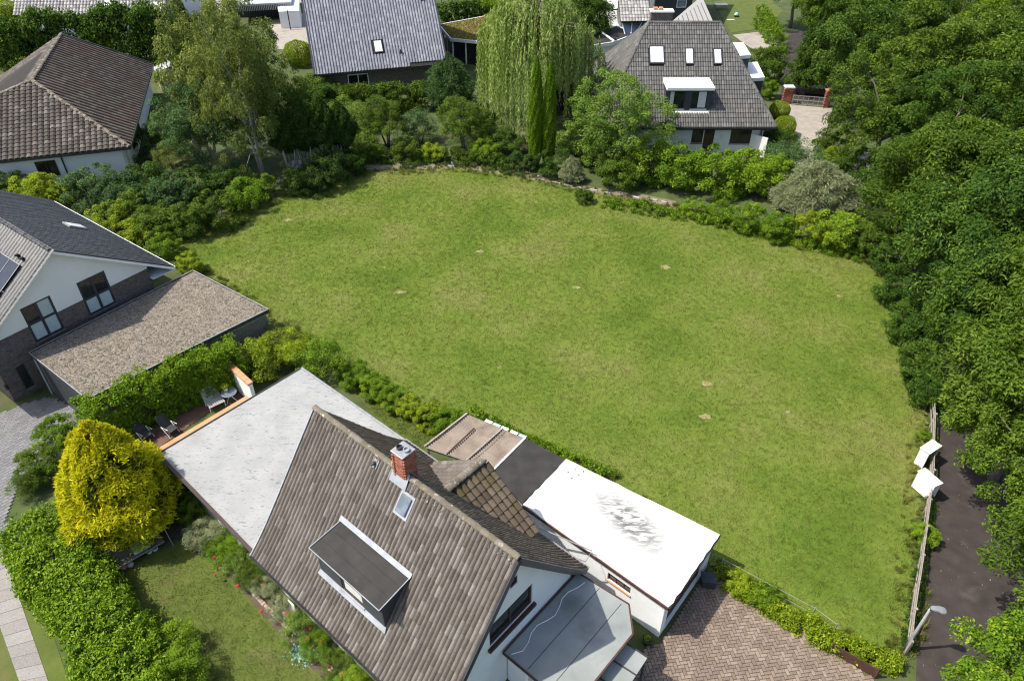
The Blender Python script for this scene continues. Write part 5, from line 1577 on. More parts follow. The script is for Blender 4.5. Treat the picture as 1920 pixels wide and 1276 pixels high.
    MB().slab([Vector((xl_ - 0.1, yf - 0.25, zf + 0.02 - 0.2)), Vector((xr_ + 0.1, yf - 0.25, zf - 0.18)), Vector((xr_ + 0.1, yf + 0.06, zf + 0.1)), Vector((xl_ - 0.1, yf + 0.06, zf + 0.1))], 0.03).build('flashing', 'white_board', dm)
    for cx, cy, w_, h_ in sky:
        c_ = o0 + ex * cx + e * cy
        k = MB().box(c_, ex, e, nz, (-w_ / 2, w_ / 2), (-h_ / 2, h_ / 2), (0.02, 0.18)).build('roof_window', 'anthracite', root)
        MB().box(c_, ex, e, nz, (-w_ / 2 + 0.1, w_ / 2 - 0.1), (-h_ / 2 + 0.12, h_ / 2 - 0.16), (0.18, 0.20)).build('pane', 'skylight_glare', k)
    # two boxy side dormers with white flat roofs on the right slope
    for px, z, wall_h in (([(1390, 118), (1420, 116), (1434, 145), (1405, 147)], 5.4, 2.2), ([(1367, 79), (1394, 80), (1408, 103), (1383, 105)], 7.2, 2.0)):
        qq = [P(x, y, z) for x, y in px]
        s = MB().prism([(p.x, p.y) for p in qq], z - 0.32, z).build('side_dormer', 'white_paint', root)
        ci = sum(qq, Vector()) / 4
        MB().prism([(ci.x + (p.x - ci.x) * 0.93, ci.y + (p.y - ci.y) * 0.93) for p in qq], z - wall_h, z - 0.325).build('cheek', 'cladding', s)
house_grey()

# ------------------------------------------------------------------ buildings further back
def far_house():
    # white house with tiled roof, lean-to glasshouse and dark flat roof behind the grey house
    root = thing('white_villa', 'white villa with pale tiled roof and glass lean-to behind the grey hip roof', 'house', P(1190, 40, 0))
    z = 6.0
    q = [P(1164, 41, 4.6), P(1222, 40, 4.6)]
    uu = (q[1] - q[0]).normalized(); dd = Vector((-uu.y, uu.x, 0)) * 6.5 + Vector((0, 0, 5.0)); q += [q[1] + dd, q[0] + dd]
    roof = MB().slab(q, 0.2).build('roof', 'roof_deck', root)
    ex = (q[1] - q[0]).normalized(); nn = (q[1] - q[0]).cross(q[3] - q[0]).normalized(); ey = nn.cross(ex)
    pl = [plane_ab(q[0], ex, ey, p) for p in q]; x0 = min(p[0] for p in pl)
    ms = course(q[0] + ex * x0, ex, ey, max(p[0] for p in pl) - x0, max(p[1] for p in pl), 0.36, 0.46, [(a - x0, b) for a, b in pl])
    spread_pieces(roll_tile(0.36, 0.46, 0.05, 0.05), ms, 'tile', 'tile_pale', roof, 0)
    b = [P(1136, 45, 0), P(1164, 52, 0), P(1240, 52, 0), P(1240, -40, 0), P(1140, -40, 0)]
    MB().prism([(p.x, p.y) for p in b], 0, 4.5).build('wall', 'white_render', root)
    MB().slab([P(1166, 42, 4.4), P(1225, 36, 4.4), P(1205, 62, 3.2), P(1172, 64, 3.2)], 0.08).build('glass_roof', 'glass_blue', root)
    for t in (0.0, 0.33, 0.66, 1.0):
        MB().bar(P(1166, 42, 4.45).lerp(P(1225, 36, 4.45), t), P(1172, 64, 3.25).lerp(P(1205, 62, 3.25), t), 0.10).build('glazing_bar', 'white_paint', root)
    for zz in (1.6,):
        bal = MB().prism([(p.x, p.y) for p in (P(1140, 18, 3.2), P(1158, 16, 3.2), P(1158, 2, 3.2), P(1140, 4, 3.2))], 3.0, 3.2).build('balcony', 'white_paint', root)
        for t in (0, 0.5, 1):
            p = P(1139, 20, 3.2).lerp(P(1158, 18, 3.2), t)
            MB().bar(p, p + Vector((0, 0, 1.0)), 0.08).build('post', 'dark_timber', bal)
        MB().bar(P(1139, 20, 4.2), P(1158, 18, 4.2), 0.08).build('rail', 'dark_timber', bal)
    o = thing('flat_roof_annexe', 'dark flat roofed terrace building between willow and grey hip roof', 'annex', P(1130, 80, 0))
    q = [P(1088, 72, 2.8), P(1156, 50, 2.8), P(1196, 62, 2.8), P(1150, 80, 2.8), P(1086, 90, 2.8)]
    r = MB().prism([(p.x, p.y) for p in q], 2.5, 2.8).build('roof', 'roofing_felt_dark', o)
    for p, w in zip(q, q[1:] + q[:1]):
        MB().bar(p + Vector((0, 0, -0.1)), w + Vector((0, 0, -0.1)), 0.12, 0.4).build('fascia', 'white_paint', r)
    c = sum(q, Vector()) / len(q)
    MB().prism([(c.x + (p.x - c.x) * 0.9, c.y + (p.y - c.y) * 0.9) for p in q], 0, 2.45).build('wall', 'white_render', o)
    MB().tube([P(1122, 56, 3.0), P(1152, 78, 3.0)], 0.12, 8).build('awning_box', 'white_paint', o)
    MB().tube([P(1153, 72, 2.8), P(1153, 72, 4.8)], 0.09, 8).build('flue', 'dark_metal', o)
    # long dark house behind with blue-black cladding
    k = thing('dark_clad_house', 'dark blue clad house with brown roof edge at the top edge', 'house', P(1270, 5, 0))
    w = [P(1226, 22, 3), P(1296, 20, 3), P(1300, -30, 3), P(1226, -30, 3)]
    MB().prism([(p.x, p.y) for p in w], 0, 5.2).build('wall', 'cladding', k)
    MB().slab([w[0] + Vector((-0.5, -0.6, 2.2)), w[1] + Vector((0.5, -0.6, 2.2)), w[2] + Vector((0.5, 0, 6.5)), w[3] + Vector((-0.5, 0, 6.5))], 0.2).build('roof', 'tile_pale', k)
    f = lambda s, zz, d: w[0].lerp(w[1], s / (w[1] - w[0]).length) + Vector((0, -0.02 + d, zz - 3))
    window(k, f, 2.9, 4.2, 3.4, 4.4, 'white_paint', 'glass_blue', 1, 1, 0.0, 0.1)
    # row house roof beyond the tall hedge, top left
    t = thing('pale_roof_house', 'house with pale ribbed tile roof and bright roof windows beyond the tall hedge', 'house', P(160, 10, 0))
    q = [P(24, 30, 3.0), P(312, 28, 3.0)]
    uu = (q[1] - q[0]).normalized(); dd = Vector((-uu.y, uu.x, 0)) * 8 + Vector((0, 0, 6.4)); q += [q[1] + dd, q[0] + dd]
    roof = MB().slab(q, 0.2).build('roof', 'roof_deck', t)
    ex = (q[1] - q[0]).normalized(); nn = (q[1] - q[0]).cross(q[3] - q[0]).normalized()
    if nn.z < 0: nn = -nn
    ey = nn.cross(ex)
    pl = [plane_ab(q[0], ex, ey, p) for p in q]; x0 = min(p[0] for p in pl)
    ms = course(q[0] + ex * x0, ex, ey, max(p[0] for p in pl) - x0, max(p[1] for p in pl), 0.42, 0.5, [(a - x0, b) for a, b in pl])
    spread_pieces(roll_tile(0.42, 0.5, 0.10, 0.06), ms, 'tile', 'tile_pale', roof, 0)
    cq = sum(q, Vector()) / 4
    MB().prism([(q[0].x + 0.5, q[0].y + 0.8), (q[1].x - 0.5, q[1].y + 0.8), (q[1].x - 0.5, q[1].y + 14), (q[0].x + 0.5, q[0].y + 14)], 0, 3.0).build('wall', 'white_render', t)
    for x, y in ((204, 14), (296, 17)):
        p = on_plane(x, y, q[0], nn)
        s = MB().box(p, ex, ey, nn, (-0.6, 0.6), (-0.9, 0.9), (0.05, 0.2)).build('roof_window', 'anthracite', t)
        MB().box(p, ex, ey, nn, (-0.5, 0.5), (-0.8, 0.8), (0.2, 0.22)).build('pane', 'skylight_glare', s)
    b = thing('red_clad_hut', 'low red-brown hut at the top left corner', 'hut', P(5, 20, 0))
    MB().prism([(p.x, p.y) for p in (P(-60, 20, 0), P(26, 19, 0), P(26, 0, 0), P(-60, 0, 0))], 0, 2.4).build('wall', 'red_brown', b)
    MB().prism([(p.x, p.y) for p in (P(-70, 13, 2.5), P(25, 11, 2.5), P(28, -16, 2.5), P(-70, -16, 2.5))], 2.41, 2.62).build('roof', 'roofing_felt_grey', b)
    # carport with slatted edge
    cp = thing('carport', 'open carport with grey flat roof and slatted front beside the blue roof', 'carport', P(500, 40, 0))
    q = [P(434, 10, 2.7), P(546, 4, 2.7), P(552, -30, 2.7), P(438, -30, 2.7)]
    r = MB().prism([(p.x, p.y) for p in q], 2.5, 2.7).build('roof', 'roofing_felt_grey', cp)
    n = 34
    for i in range(n):
        p = q[0].lerp(q[1], (i + 0.5) / n)
        MB().box(p + Vector((0, -0.06, 0)), (1, 0, 0), (0, 1, 0), (0, 0, 1), (-0.05, 0.05), (-0.03, 0.03), (-0.85, -0.22)).build('slat', 'steel', r)
    for x, y in ((447, 62), (545, 56)):
        p = P(x, y, 0)
        MB().bar(p, p + Vector((0, 0, 2.5)), 0.12).build('post', 'dark_metal', cp)
    MB().prism([(p.x, p.y) for p in (P(528, 54, 0), P(566, 52, 0), P(566, 30, 0), P(524, 30, 0))], 0, 2.2).build('wall', 'white_render', cp)
    MB().prism([(p.x, p.y) for p in (P(440, 34, 0), P(530, 30, 0), P(530, 25, 0), P(440, 28, 0))], 0, 2.5).build('back_wall', 'anthracite', cp)
    # garden shed beside the hip roof house
    sh = thing('garden_shed', 'small grey roofed garden shed beside the hip roof house', 'shed', P(305, 150, 0))
    q = [P(287, 126, 2.3), P(316, 113, 2.5), P(322, 122, 2.5), P(293, 138, 2.3)]
    MB().slab(q, 0.12).build('roof', 'roofing_felt_grey', sh)
    MB().prism([(p.x, p.y + 0.2) for p in q], 0, 2.15).build('wall', 'old_timber', sh)
far_house()
# ------------------------------------------------------------------ foliage
def unit(v):
    return v / np.maximum(np.linalg.norm(v, axis=1, keepdims=True), 1e-9)

def leaf_quads(pos, nrm, axis, length, width, rnd):
    """one folded, pointed leaf for each row"""
    axis = unit(axis - nrm * np.sum(axis * nrm, axis=1, keepdims=True))
    side = np.cross(nrm, axis)
    L = length[:, None]; W = width[:, None]
    a = pos - axis * L * 0.5
    b = pos + side * W * 0.5 + nrm * W * 0.12
    c = pos + axis * L * 0.5 - nrm * L * 0.12
    d = pos - side * W * 0.5 + nrm * W * 0.12
    v = np.stack([a, b, c, d], 1).reshape(-1, 3)
    q = np.arange(len(v)).reshape(-1, 4)
    return v, q, np.repeat(rnd, 4)

def clump_crown(seed, radii, cz, clumps, per, crad, leaf, aspect=0.55, lower=-0.45, lump=0.25, up=0.55, inner=0.35, flat=0.8):
    """leaves gathered in clumps over an uneven crown; origin at the foot"""
    r = np.random.default_rng(seed)
    d = unit(r.normal(size=(clumps * 3, 3)))
    d = d[d[:, 2] > lower][:clumps]
    k = len(d)
    # big lobes make the outline uneven
    lob = unit(r.normal(size=(9, 3)))
    amp = r.uniform(-1, 1, 9)
    bulge = 1 + lump * np.sum(amp[None] * np.exp(3.5 * (d @ lob.T - 1)), axis=1)
    rad = np.where(r.random(k) < inner, r.uniform(0.35, 0.8, k), r.uniform(0.82, 1.03, k)) * bulge
    c = d * rad[:, None] * np.array(radii)[None]
    cr = crad * r.uniform(0.6, 1.3, k)
    crn = r.random(k)
    n = k * per
    ci = np.repeat(np.arange(k), per)
    dd = unit(r.normal(size=(n, 3)) + 0.5 * d[ci] + np.array([0, 0, 0.35]))
    rr = cr[ci] * np.sqrt(r.uniform(0.12, 1.0, n))
    off = dd * rr[:, None]
    off[:, 2] *= flat
    pos = c[ci] + off
    pos[:, 2] += cz
    nrm = unit(0.55 * dd + np.array([0, 0, up]) + 0.45 * r.normal(size=(n, 3)))
    axis = unit(dd + 0.7 * r.normal(size=(n, 3)) + np.array([0, 0, -0.35]))
    ln = leaf * r.uniform(0.6, 1.35, n)
    rn = np.clip(0.5 * crn[ci] + 0.5 * r.random(n), 0, 0.999)
    return leaf_quads(pos, nrm, axis, ln, ln * aspect, rn), c + np.array([0, 0, cz]), cr

def limb_mesh(seed, h0, top, targets, r0):
    r = random.Random(seed)
    m = MB()
    p = Vector((0, 0, -0.1)); pts = [p]; rs = [r0 * 1.25]
    n = 6
    for i in range(1, n + 1):
        pts.append(Vector((r.uniform(-0.06, 0.06) * i, r.uniform(-0.06, 0.06) * i, top * i / n))); rs.append(r0 * (1 - 0.75 * i / n))
    m.tube(pts, rs, 8)
    for t in targets:
        t = Vector(t)
        k = r.uniform(0.35, 0.85)
        s = Vector((0, 0, h0 + (min(top, t.z) - h0) * k * 0.7))
        mid = s.lerp(t, 0.5) + Vector((0, 0, 0.12 * (t - s).length))
        m.tube([s, mid, t], [r0 * 0.34, r0 * 0.22, r0 * 0.06], 5, cap=False)
    return m

PROTO = {}
def proto_tree(key, seed, radii, cz, clumps, per, crad, leaf, r0, limbs=14, stems=1, **k):
    (v, q, rn), cs, cr = clump_crown(seed, radii, cz, clumps, per, crad, leaf, **k)
    crown = mesh_np('crown', v, q, None, rn)
    rr = random.Random(seed)
    tg = [cs[i] for i in rr.sample(range(len(cs)), min(limbs, len(cs)))]
    tm = limb_mesh(seed, cz - radii[2] * 0.9, cz + radii[2] * 0.3, tg, r0)
    for s in range(stems - 1):
        an = rr.uniform(0, 6.28); rd = radii[0] * rr.uniform(0.3, 0.6)
        tm.tube([(math.cos(an) * 0.15, math.sin(an) * 0.15, -0.1), (math.cos(an) * rd * 0.6, math.sin(an) * rd * 0.6, cz * 0.7), (math.cos(an) * rd, math.sin(an) * rd, cz * 1.2)], [r0, r0 * 0.7, r0 * 0.3], 6)
    PROTO[key] = (crown, tm.mesh('trunk', True), cz)

# five kinds of broad crown: leaf size, leaf shape, clump size and density differ
for i, (cl, per, crad, lf, asp, lm, inn) in enumerate(((150, 300, 0.85, 0.20, 0.55, 0.35, 0.45), (110, 330, 1.15, 0.30, 0.34, 0.45, 0.5), (230, 210, 0.62, 0.17, 0.6, 0.35, 0.4), (130, 330, 0.95, 0.24, 0.45, 0.5, 0.55), (180, 240, 0.75, 0.19, 0.5, 0.55, 0.5))):
    proto_tree('tree%d' % i, 100 + i, (4.4 + 0.2 * (i % 3), 4.4, 4.2 + 0.4 * (i % 2)), 6.2, cl, per, crad, lf, 0.26, lump=lm, inner=inn, aspect=asp, lower=-0.6)
for i in range(4):
    proto_tree('shrub%d' % i, 200 + i, (1.4, 1.4, 1.15), 1.1, 56, 190, 0.36, 0.11, 0.05, limbs=10, stems=3, lower=-0.75, lump=0.45)
for i in range(2):
    proto_tree('fine%d' % i, 230 + i, (1.4, 1.4, 1.2), 1.15, 60, 150, 0.40, 0.085, 0.05, limbs=10, stems=3, lower=-0.6, lump=0.5)
for i in range(2):
    proto_tree('airy%d' % i, 250 + i, (3.6, 3.6, 3.6), 4.6, 200, 140, 0.62, 0.16, 0.14, limbs=22, stems=3, lower=-0.75, lump=0.55, inner=0.45)

def spray_crown(seed, profile, n, leaf, aspect, out=0.7, rise=0.5, depth=0.3, lump=0.12, clumpy=0, tips=0):
    """upright conifers and clipped shapes: sprays over a turned profile [(radius, z), ...]"""
    r = np.random.default_rng(seed)
    zs = np.array([p[1] for p in profile]); rs = np.array([p[0] for p in profile])
    w = np.interp(np.linspace(zs[0], zs[-1], 200), zs, rs) + 0.08
    cdf = np.cumsum(w); cdf /= cdf[-1]
    z = np.interp(r.random(n), cdf, np.linspace(zs[0], zs[-1], 200))
    an = r.uniform(0, 2 * np.pi, n)
    rn0 = r.random(n)
    if clumpy:
        k = clumpy
        cz_ = np.interp(r.random(k), cdf, np.linspace(zs[0], zs[-1], 200)); ca_ = r.uniform(0, 2 * np.pi, k)
        pick = r.integers(0, k, n)
        z = cz_[pick] + r.normal(0, 0.16, n); an = ca_[pick] + r.normal(0, 0.11, n)
        rn0 = np.clip(0.4 * r.random(k)[pick] + 0.6 * r.random(n), 0, 0.999)
        bump_ = (1 + lump * r.normal(size=k))[pick]
    else:
        bump_ = 1 + lump * (np.sin(an * 3 + z * 2.1 + seed) * 0.5 + np.sin(an * 7 - z * 3.3) * 0.5)
    z = np.clip(z, zs[0], zs[-1])
    du = r.random(n) ** (1.3 if tips else 2)
    dep = 1 - depth * du
    if tips:
        rn0 = np.clip(tips * (1 - du) + (1 - tips) * rn0, 0, 0.999)
    rad_ = np.interp(z, zs, rs) * bump_ * dep
    o = np.c_[np.cos(an), np.sin(an), np.zeros(n)]
    pos = o * rad_[:, None]; pos[:, 2] = z
    axis = unit(o * out + np.array([0, 0, rise]) + 0.35 * r.normal(size=(n, 3)))
    nrm = unit(np.cross(axis, r.normal(size=(n, 3))) * 0.8 + o * 0.4 + np.array([0, 0, 0.4]))
    ln = leaf * r.uniform(0.6, 1.3, n)
    return leaf_quads(pos, nrm, axis, ln, ln * aspect, rn0)

def proto_spray(key, seed, profile, n, leaf, aspect, r0=0.08, core=0.8, **k):
    v, q, rn = spray_crown(seed, profile, n, leaf, aspect, **k)
    m = MB()
    top = profile[-1][1]
    m.tube([(0, 0, -0.1), (0, 0, top * 0.5), (0, 0, top * 0.92)], [r0 * 1.2, r0 * 0.8, r0 * 0.15], 8)
    rr = random.Random(seed)
    zs = [p[1] for p in profile]; rs = [p[0] for p in profile]
    for i in range(16):
        z = rr.uniform(zs[0] + 0.1, top * 0.85); a = rr.uniform(0, 6.28); R_ = float(np.interp(z, zs, rs)) * 0.85
        m.tube([(0, 0, z * 0.8), (math.cos(a) * R_, math.sin(a) * R_, z)], [r0 * 0.35, r0 * 0.1], 4, cap=False)
    PROTO[key] = (mesh_np('crown', v, q, None, rn), m.mesh('trunk', True), (zs[0] + zs[-1]) / 2)

proto_spray('cypress', 301, [(0.35, 0.1), (0.62, 1.0), (0.72, 3.0), (0.62, 5.5), (0.38, 7.4), (0.05, 8.4)], 26000, 0.16, 0.4, out=0.3, rise=1.0)
proto_spray('thuja', 302, [(0.75, 0.1), (0.95, 1.0), (0.9, 3.0), (0.7, 5.0), (0.05, 6.6)], 15000, 0.22, 0.4, out=0.5, rise=0.9, lump=0.2)
proto_spray('stilt_thuja', 303, [(0.35, 2.2), (0.95, 3.2), (1.0, 4.4), (0.7, 5.6), (0.05, 6.8)], 13000, 0.22, 0.4, out=0.5, rise=0.9, lump=0.25)
proto_spray('ball', 304, [(0.5, 0.05), (1.0, 0.6), (1.05, 1.1), (0.8, 1.6), (0.05, 1.95)], 9000, 0.09, 0.6, out=0.9, rise=0.5, lump=0.06)
proto_spray('spruce', 305, [(0.6, 0.6), (2.3, 1.2), (2.0, 3.0), (1.5, 5.5), (0.9, 8.0), (0.05, 10.5)], 26000, 0.34, 0.25, out=1.0, rise=-0.15, depth=0.6, lump=0.25, clumpy=420)
proto_spray('cedar', 306, [(1.2, 0.3), (2.2, 1.2), (2.3, 2.4), (1.7, 3.8), (0.9, 5.0), (0.05, 5.9)], 26000, 0.24, 0.3, out=1.0, rise=0.35, depth=0.5, lump=0.2, clumpy=360)
proto_spray('gold_inner', 307, [(1.2, 0.2), (1.9, 1.2), (1.9, 2.4), (1.5, 3.8), (0.9, 5.0), (0.05, 6.2)], 12000, 0.30, 0.4, out=0.9, rise=0.5, depth=0.25)
proto_spray('gold', 308, [(1.7, 0.2), (2.45, 1.1), (2.5, 2.2), (2.1, 3.7), (1.35, 5.2), (0.6, 6.3), (0.05, 6.9)], 60000, 0.30, 0.22, out=0.9, rise=0.6, depth=0.34, lump=0.14, clumpy=300, tips=0.75)
proto_spray('sprawl', 309, [(1.2, 0.2), (2.2, 0.9), (2.0, 1.8), (1.2, 2.8), (0.2, 3.4)], 24000, 0.26, 0.2, out=1.0, rise=0.3, depth=0.7, lump=0.3, clumpy=200)

ORD = 'first second third fourth fifth sixth seventh eighth ninth tenth eleventh twelfth thirteenth fourteenth fifteenth sixteenth'.split()
def plant(key, name, cat, label, loc, s=1.0, sz=None, rot=None, leaf='leaf_mid', bark='bark', group=None, tilt=(0, 0)):
    crown, trunk, cz = PROTO[key]
    o = thing(name, label, cat, (loc[0], loc[1], 0.0), group)
    o.scale = (s, s, s if sz is None else sz)
    o.rotation_euler = (tilt[0], tilt[1], R.uniform(0, 6.28) if rot is None else rot)
    for nm, me, mt in (('trunk', trunk, bark), ('crown', crown, leaf)):
        if not me.materials:
            me.materials.append(None)
        c = bpy.data.objects.new(nm, me); COL.objects.link(c); c.parent = o
        c.material_slots[0].link = 'OBJECT'; c.material_slots[0].material = MATS[mt]
    return o
def at_px(key, x, y, s=1.0, sz=None):
    return P(x, y, PROTO[key][2] * (s if sz is None else sz))

# the wood on the right of the lane
front = [(1958, 1345, 0.68), (2062, 1060, 0.80), (1992, 900, 0.80), (1950, 748, 0.92), (1880, 590, 1.0), (1835, 455, 1.0), (1756, 335, 1.0), (1668, 205, 1.0), (1612, 105, 1.0), (1560, 22, 1.0)]
for i, (x, y, s) in enumerate(front):
    k = 'tree%d' % (i % 5)
    plant(k, 'leafy_tree', 'tree', '%s broad leafy tree beside the lane, counted from the street lamp' % ORD[i], at_px(k, x, y, s), s, leaf=['leaf_bright', 'leaf_mid', 'leaf_mid', 'leaf_mid', 'leaf_deep', 'leaf_deep', 'leaf_mid', 'leaf_mid', 'leaf_deep', 'leaf_mid'][i], group='trees beside the lane', rot=i * 1.3)
back = [(1985, 620, 1.1), (1925, 470, 1.1), (1880, 350, 1.1), (1795, 230, 1.1), (1735, 120, 1.15), (1690, 25, 1.15), (1925, 225, 1.15), (1850, 115, 1.15), (1810, 15, 1.15), (1930, 60, 1.2), (1500, -35, 0.95), (1620, -50, 1.1)]
for i, (x, y, s) in enumerate(back):
    k = 'tree%d' % ((i * 2 + 1) % 5)
    plant(k, 'leafy_tree', 'tree', '%s leafy tree in the rear of the wood, counted from the lamp end' % ORD[i], at_px(k, x, y, s), s, leaf=['leaf_mid', 'leaf_deep', 'leaf_mid', 'leaf_deep', 'leaf_mid', 'leaf_deep', 'leaf_mid', 'leaf_mid', 'leaf_bright', 'leaf_mid', 'leaf_mid', 'leaf_deep'][i], group='trees in the rear of the wood', rot=i * 2.1)
plant('spruce', 'spruce_tree', 'tree', 'drooping dark spruce standing behind the brick gate pillars', at_px('spruce', 1530, 85, 0.9), 0.9, leaf='leaf_deep')
plant('spruce', 'spruce_tree', 'tree', 'tall dense spruce behind the pale birch-like tree', at_px('spruce', 345, 60, 0.9), 0.9, leaf='leaf_dark')

# trees among the houses
lb = P(505, 338)
plant('airy1', 'tall_garden_tree', 'tree', 'tall olive green tree with bare pale trunk at the meadow edge', (lb.x - 0.6, lb.y + 0.6), 1.0, 1.75, 0.4, 'leaf_olive', 'pale_bark')
plant('airy0', 'tall_garden_tree', 'tree', 'loose olive green tree leaning left behind the pale trunked tree', at_px('airy0', 415, 120, 1.25, 1.75), 1.25, 1.75, 1.0, 'leaf_olive', 'pale_bark')
plant('airy1', 'tall_garden_tree', 'tree', 'blue green tree below the tall olive tree, beside the hip roof house', at_px('airy1', 375, 225, 1.1, 1.0), 1.1, 1.0, 2.0, 'leaf_blue', 'pale_bark')
plant('airy1', 'tall_garden_tree', 'tree', 'airy green tree between tall olive tree and blue roof house', at_px('airy1', 520, 190, 0.8, 0.95), 0.8, 0.95, 4.0, 'leaf_mid', 'pale_bark')
plant('tree3', 'leafy_tree', 'tree', 'bright leafy tree behind the moss roofed pavilion', at_px('tree3', 955, 25, 0.75), 0.75, leaf='leaf_bright')
plant('tree1', 'leafy_tree', 'tree', 'dark leafy tree between willow and white villa', at_px('tree1', 1092, 28, 0.75), 0.75, leaf='leaf_deep')
plant('tree4', 'leafy_tree', 'tree', 'dark leafy tree directly behind the willow', at_px('tree4', 1040, -5, 0.9), 0.9, leaf='leaf_mid')
plant('airy0', 'robinia_tree', 'tree', 'light green feathery tree in front of the grey hip roof', at_px('airy0', 1158, 222, 1.12, 0.98), 1.12, 0.98, 3.1, 'leaf_light', 'bark')
plant('cedar', 'cedar_tree', 'tree', 'blue green cedar in front of the blue-grey roof', at_px('cedar', 842, 150, 1.0), 1.0, leaf='leaf_blue')
for x, lab in ((1003, 'left one of two slim columnar cypresses under the willow'), (1027, 'right one of two slim columnar cypresses under the willow')):
    p = P(x, 312)
    plant('cypress', 'cypress_tree', 'tree', lab, p, 0.86, 1.18 if x < 1010 else 1.12, leaf='leaf_bright', group='columnar cypresses')

def willow():
    p = P(1000, 235)
    o = thing('willow_tree', 'weeping willow with hanging pale green branches between the houses', 'tree', (p.x, p.y, 0))
    r = np.random.default_rng(77)
    H = 13.0
    pos, ax, rn = [], [], []
    m = MB().tube([(p.x, p.y, -0.1), (p.x + 0.2, p.y, 4), (p.x, p.y, 9)], [0.35, 0.28, 0.14], 8)
    for i in range(560):
        an = r.uniform(0, 2 * np.pi); rr = 5.4 * math.sqrt(r.uniform(0.03, 1.0))
        lob = 1 + 0.22 * math.sin(an * 3 + 0.6) + 0.1 * math.sin(an * 7)
        rr *= lob
        top = H * (1 - 0.30 * (rr / 5.6) ** 2) * r.uniform(0.86, 1.02)
        L = r.uniform(3.0, 10.0) * (0.55 + 0.5 * rr / 5)
        L = min(L, top - 1.0)
        bx, by = p.x + math.cos(an) * rr, p.y + math.sin(an) * rr
        n = int(L * 15)
        t = np.linspace(0, 1, n)
        sway = 0.35 * t ** 0.5
        x = bx + math.cos(an) * sway + 0.06 * r.normal(size=n); y = by + math.sin(an) * sway + 0.06 * r.normal(size=n)
        z = top - L * t + 0.25 * np.sin(np.minimum(t * 5, 1.57))
        pos.append(np.c_[x, y, z]); ax.append(np.c_[0.3 * r.normal(size=n), 0.3 * r.normal(size=n), -np.ones(n)])
        rn.append(np.clip(0.6 * r.random() + 0.4 * r.random(n), 0, 0.999))
        if i % 9 == 0:
            m.tube([(p.x, p.y, min(top, 8.5)), ((p.x + bx) / 2, (p.y + by) / 2, top * 0.98), (bx, by, top)], [0.1, 0.06, 0.02], 4, cap=False)
    pos = np.concatenate(pos); ax = unit(np.concatenate(ax)); rn = np.concatenate(rn)
    n = len(pos)
    d = unit(np.c_[pos[:, 0] - p.x, pos[:, 1] - p.y, np.full(n, 1.5)])
    nrm = unit(d + 0.6 * r.normal(size=(n, 3)))
    ln = 0.34 * r.uniform(0.7, 1.3, n)
    v, q, rr = leaf_quads(pos, nrm, ax, ln, ln * 0.26, rn)
    m.build('trunk', 'bark', o, smooth=True)
    link('crown', mesh_np('crown', v, q, None, rr), 'leaf_willow', o)
willow()

def golden():
    o = thing('golden_conifer', 'large rounded golden yellow conifer in the front garden', 'tree', at_px('gold', 206, 898)[:2] + (0,) if False else (0, 0, 0))
    p = at_px('gold', 204, 890)
    o.location = (p.x, p.y, 0)
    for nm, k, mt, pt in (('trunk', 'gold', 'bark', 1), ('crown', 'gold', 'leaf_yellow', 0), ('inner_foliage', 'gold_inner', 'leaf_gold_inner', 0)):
        me = PROTO[k][pt]
        if not me.materials: me.materials.append(MATS[mt])
        c = bpy.data.objects.new(nm, me); COL.objects.link(c); c.parent = o
    o.scale = (0.95, 0.95, 1.0)
golden()

# old thujas on bare stems behind the footpath end
for i, (x, y, s) in enumerate([(548, 325, 0.95), (583, 322, 1.0), (617, 320, 1.0), (650, 314, 0.9)]):
    p = P(x, y)
    plant('stilt_thuja', 'old_thuja', 'tree', '%s old thuja on bare stems, counted from the pale trunk' % ORD[i], p, s * 1.35, s, leaf='leaf_dark', bark='pale_bark', group='old thujas on bare stems')
    for k in range(5):
        a = R.uniform(0, 6.28)
        st = MB().tube([(p.x + math.cos(a) * 0.5, p.y + math.sin(a) * 0.5 - 0.3, 0), (p.x + math.cos(a) * 0.9, p.y + math.sin(a) * 0.5 - 0.3, 3.2)], [0.06, 0.04], 5)
        root = [ob for ob in bpy.data.objects if ob.name.startswith('old_thuja')][-1]
        so = bpy.data.objects.new('stem', MB().tube([(math.cos(a) * 0.35, math.sin(a) * 0.35, 0), (math.cos(a) * 0.75, math.sin(a) * 0.6, 3.2)], [0.06, 0.04], 5).mesh('stem', True))
        so.data.materials.append(MATS['pale_bark']); COL.objects.link(so); so.parent = root

